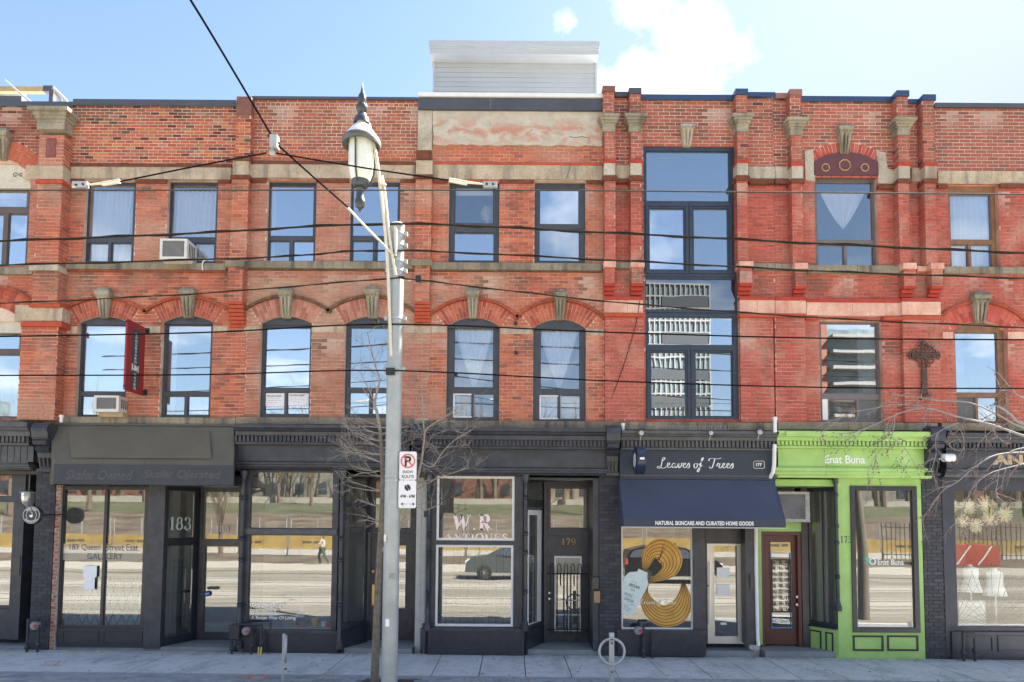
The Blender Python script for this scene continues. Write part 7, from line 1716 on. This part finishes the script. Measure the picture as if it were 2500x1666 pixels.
# vehicles
def car(x, y, paint, label, flip=1, tail=False):
    t = thing('parked_car', (x, y, -.14), label, 'car'); L = 4.5
    pr = [(-2.25, .35), (-2.22, .75), (-2.0, .98), (-1.25, 1.08), (-.45, 1.55), (1.2, 1.62), (2.0, 1.45), (2.2, 1.05), (2.27, .7), (2.22, .32)]
    body = []
    def w_at(z): return .88 if z < 1.05 else .88-.2*(z-1.05)/.55
    m = MB(); n = len(pr); i = len(m.v)
    for s_ in (-1, 1):
        m.v += [(x+flip*a, y+s_*w_at(b_), b_-.14) for a, b_ in pr]
    m.f.append(tuple(range(n))); m.f.append(tuple(range(2*n-1, n-1, -1))); m.f += [(k, n+k, n+(k+1) % n, (k+1) % n) for k in range(n)]
    m.build('body', paint, t, True)
    gl = [(-1.08, 1.10), (-.42, 1.48), (.3, 1.53), (.3, 1.10)], [(.38, 1.10), (.38, 1.53), (1.15, 1.55), (1.35, 1.12)], [(1.45, 1.14), (1.3, 1.52), (1.85, 1.42), (2.02, 1.16)]
    for g in gl:
        for s_ in (-1, 1): MB().face([(x+flip*a, y+s_*(w_at(b_)+.006), b_-.14) for a, b_ in g]).build('side_window', FW, t)
    for wx in (-1.4, 1.4):
        for s_ in (-1, 1):
            c = Vector((x+flip*wx, y+s_*.80, .33-.14)); w = MB().lathe([(.22, -.11), (.33, -.10), (.345, 0), (.33, .10), (.22, .11)], c, 22, 'Y').build('wheel', basic('tyre_rubber', (.02, .02, .02), .8), t, True)
            m = MB()
            for q in range(7): a = 2*pi*q/7; m.tube([c+Vector((0, s_*.11, 0)), c+Vector((.21*cos(a), s_*.11, .21*sin(a)))], .022, 4)
            m.lathe([(.06, .105*s_), (.05, .125*s_)], c, 10, 'Y'); m.build('rim', CHROME, w)
    for s_ in (-1, 1):
        MB().box(x-flip*2.2-.06, x-flip*2.2+.06, y+s_*.68-.14, y+s_*.68+.14, .58, .72).build('headlight', WHITE, t); MB().box(x+flip*2.16-.07, x+flip*2.16+.07, y+s_*.74-.12, y+s_*.74+.12, .70, .95).build('tail_light', REDC, t)
car(.15, -18.9, basic('grey_green_car_paint', (.11, .125, .125), .25, .04, metal=.3), 'grey estate car on the far lane, mirrored in the antiques window')
car(7.2, -17.5, basic('black_car_paint', (.012, .012, .014), .2), 'black car on the far lane, mirrored in the bottle window', -1)
# pedestrian
def person(x, y):
    t = thing('person', (x, y, 0), 'person in a pale beige coat and green trousers striding along the far pavement', 'person')
    def skin(name, V, E, R_, mat, sub=1):
        me = bpy.data.meshes.new(name); me.from_pydata([(x+a, y+b_, c_) for a, b_, c_ in V], E, []); o = bpy.data.objects.new(name, me); COL.objects.link(o); me.materials.append(mat); attach(o, t)
        md = o.modifiers.new('skin', 'SKIN'); sv = me.skin_vertices[0].data
        for q, r in zip(sv, R_): q.radius = r if isinstance(r, tuple) else (r, r)
        sv[0].use_root = True; s2 = o.modifiers.new('sub', 'SUBSURF'); s2.levels = s2.render_levels = sub; return o
    SK_ = basic('skin_tone', (.45, .27, .19), .6); CO = basic('beige_coat', (.52, .45, .36), .85, .08); TR = basic('green_trousers', (.06, .09, .065), .85); HA = basic('brown_hair', (.10, .05, .03), .7)
    V = [(0, 0, .95), (-.04, -.09, .90), (-.22, -.10, .52), (-.10, -.10, .10), (-.24, -.10, .06), (.04, .09, .90), (.16, .10, .50), (.42, .10, .14), (.34, .10, .04), (0, 0, 1.15), (-.02, 0, 1.38), (-.03, 0, 1.50), (-.05, 0, 1.60), (-.05, 0, 1.70), (0, -.17, 1.40), (.10, -.22, 1.16), (-.06, -.22, .98), (-.13, -.22, .90), (0, .17, 1.40), (-.10, .22, 1.17), (-.30, .20, 1.10), (-.38, .20, 1.12)]
    E = [(0, 1), (1, 2), (2, 3), (3, 4), (0, 5), (5, 6), (6, 7), (7, 8), (0, 9), (9, 10), (10, 11), (11, 12), (12, 13), (10, 14), (14, 15), (15, 16), (16, 17), (10, 18), (18, 19), (19, 20), (20, 21)]
    R_ = [(.15, .12), .10, .065, .045, .04, .10, .065, .045, .04, (.14, .10), (.15, .10), .055, .09, .075, .06, .045, .035, .035, .06, .045, .035, .035]
    skin('body', V, E, R_, SK_)
    skin('coat', [(0, 0, .86), (0, 0, 1.15), (-.02, 0, 1.42), (0, -.18, 1.40), (.10, -.23, 1.16), (-.04, -.23, 1.0), (0, .18, 1.40), (-.10, .23, 1.17), (-.27, .21, 1.11)], [(0, 1), (1, 2), (2, 3), (3, 4), (4, 5), (2, 6), (6, 7), (7, 8)], [(.20, .17), (.17, .14), (.17, .12), .075, .06, .05, .075, .06, .05], CO)
    skin('trousers', V[:1]+V[1:4]+V[5:8], [(0, 1), (1, 2), (2, 3), (0, 4), (4, 5), (5, 6)], [(.16, .13), .115, .085, .07, .115, .085, .07], TR)
    skin('hair', [(.0, 0, 1.68), (.04, 0, 1.60), (.05, 0, 1.46)], [(0, 1), (1, 2)], [.095, .08, .05], HA)
person(-10.7, -25.4)
RC = basic('red_hoarding', (.42, .07, .04), .7, .1, 2); t = thing('red_skip', (27, -28, 0), 'red painted steel skip with white diagonal stripes, mirrored in the dress shop glass', 'skip')
MB().box(25.3, 29.5, -30, -28, .05, 1.25).build('skip_body', RC, t)
for k in range(3): MB().prism([(25.5+k*1.3, .1), (25.62+k*1.3, .1), (26.5+k*1.3, 1.2), (26.38+k*1.3, 1.2)], -27.99, -27.97).build('white_stripe', WHITE, t)
t = thing('iron_railing', (31, -31, .2), 'black iron railing behind the red skip', 'railing')
for k in range(60): MB().tube([(24+k*.3, -31, .2), (24+k*.3, -31, 2.6)], .022, 4).build('railing_bar', IRON, t)
for z in (.5, 2.3): MB().box(24, 41.8, -31.03, -30.97, z, z+.05).build('rail', IRON, t)
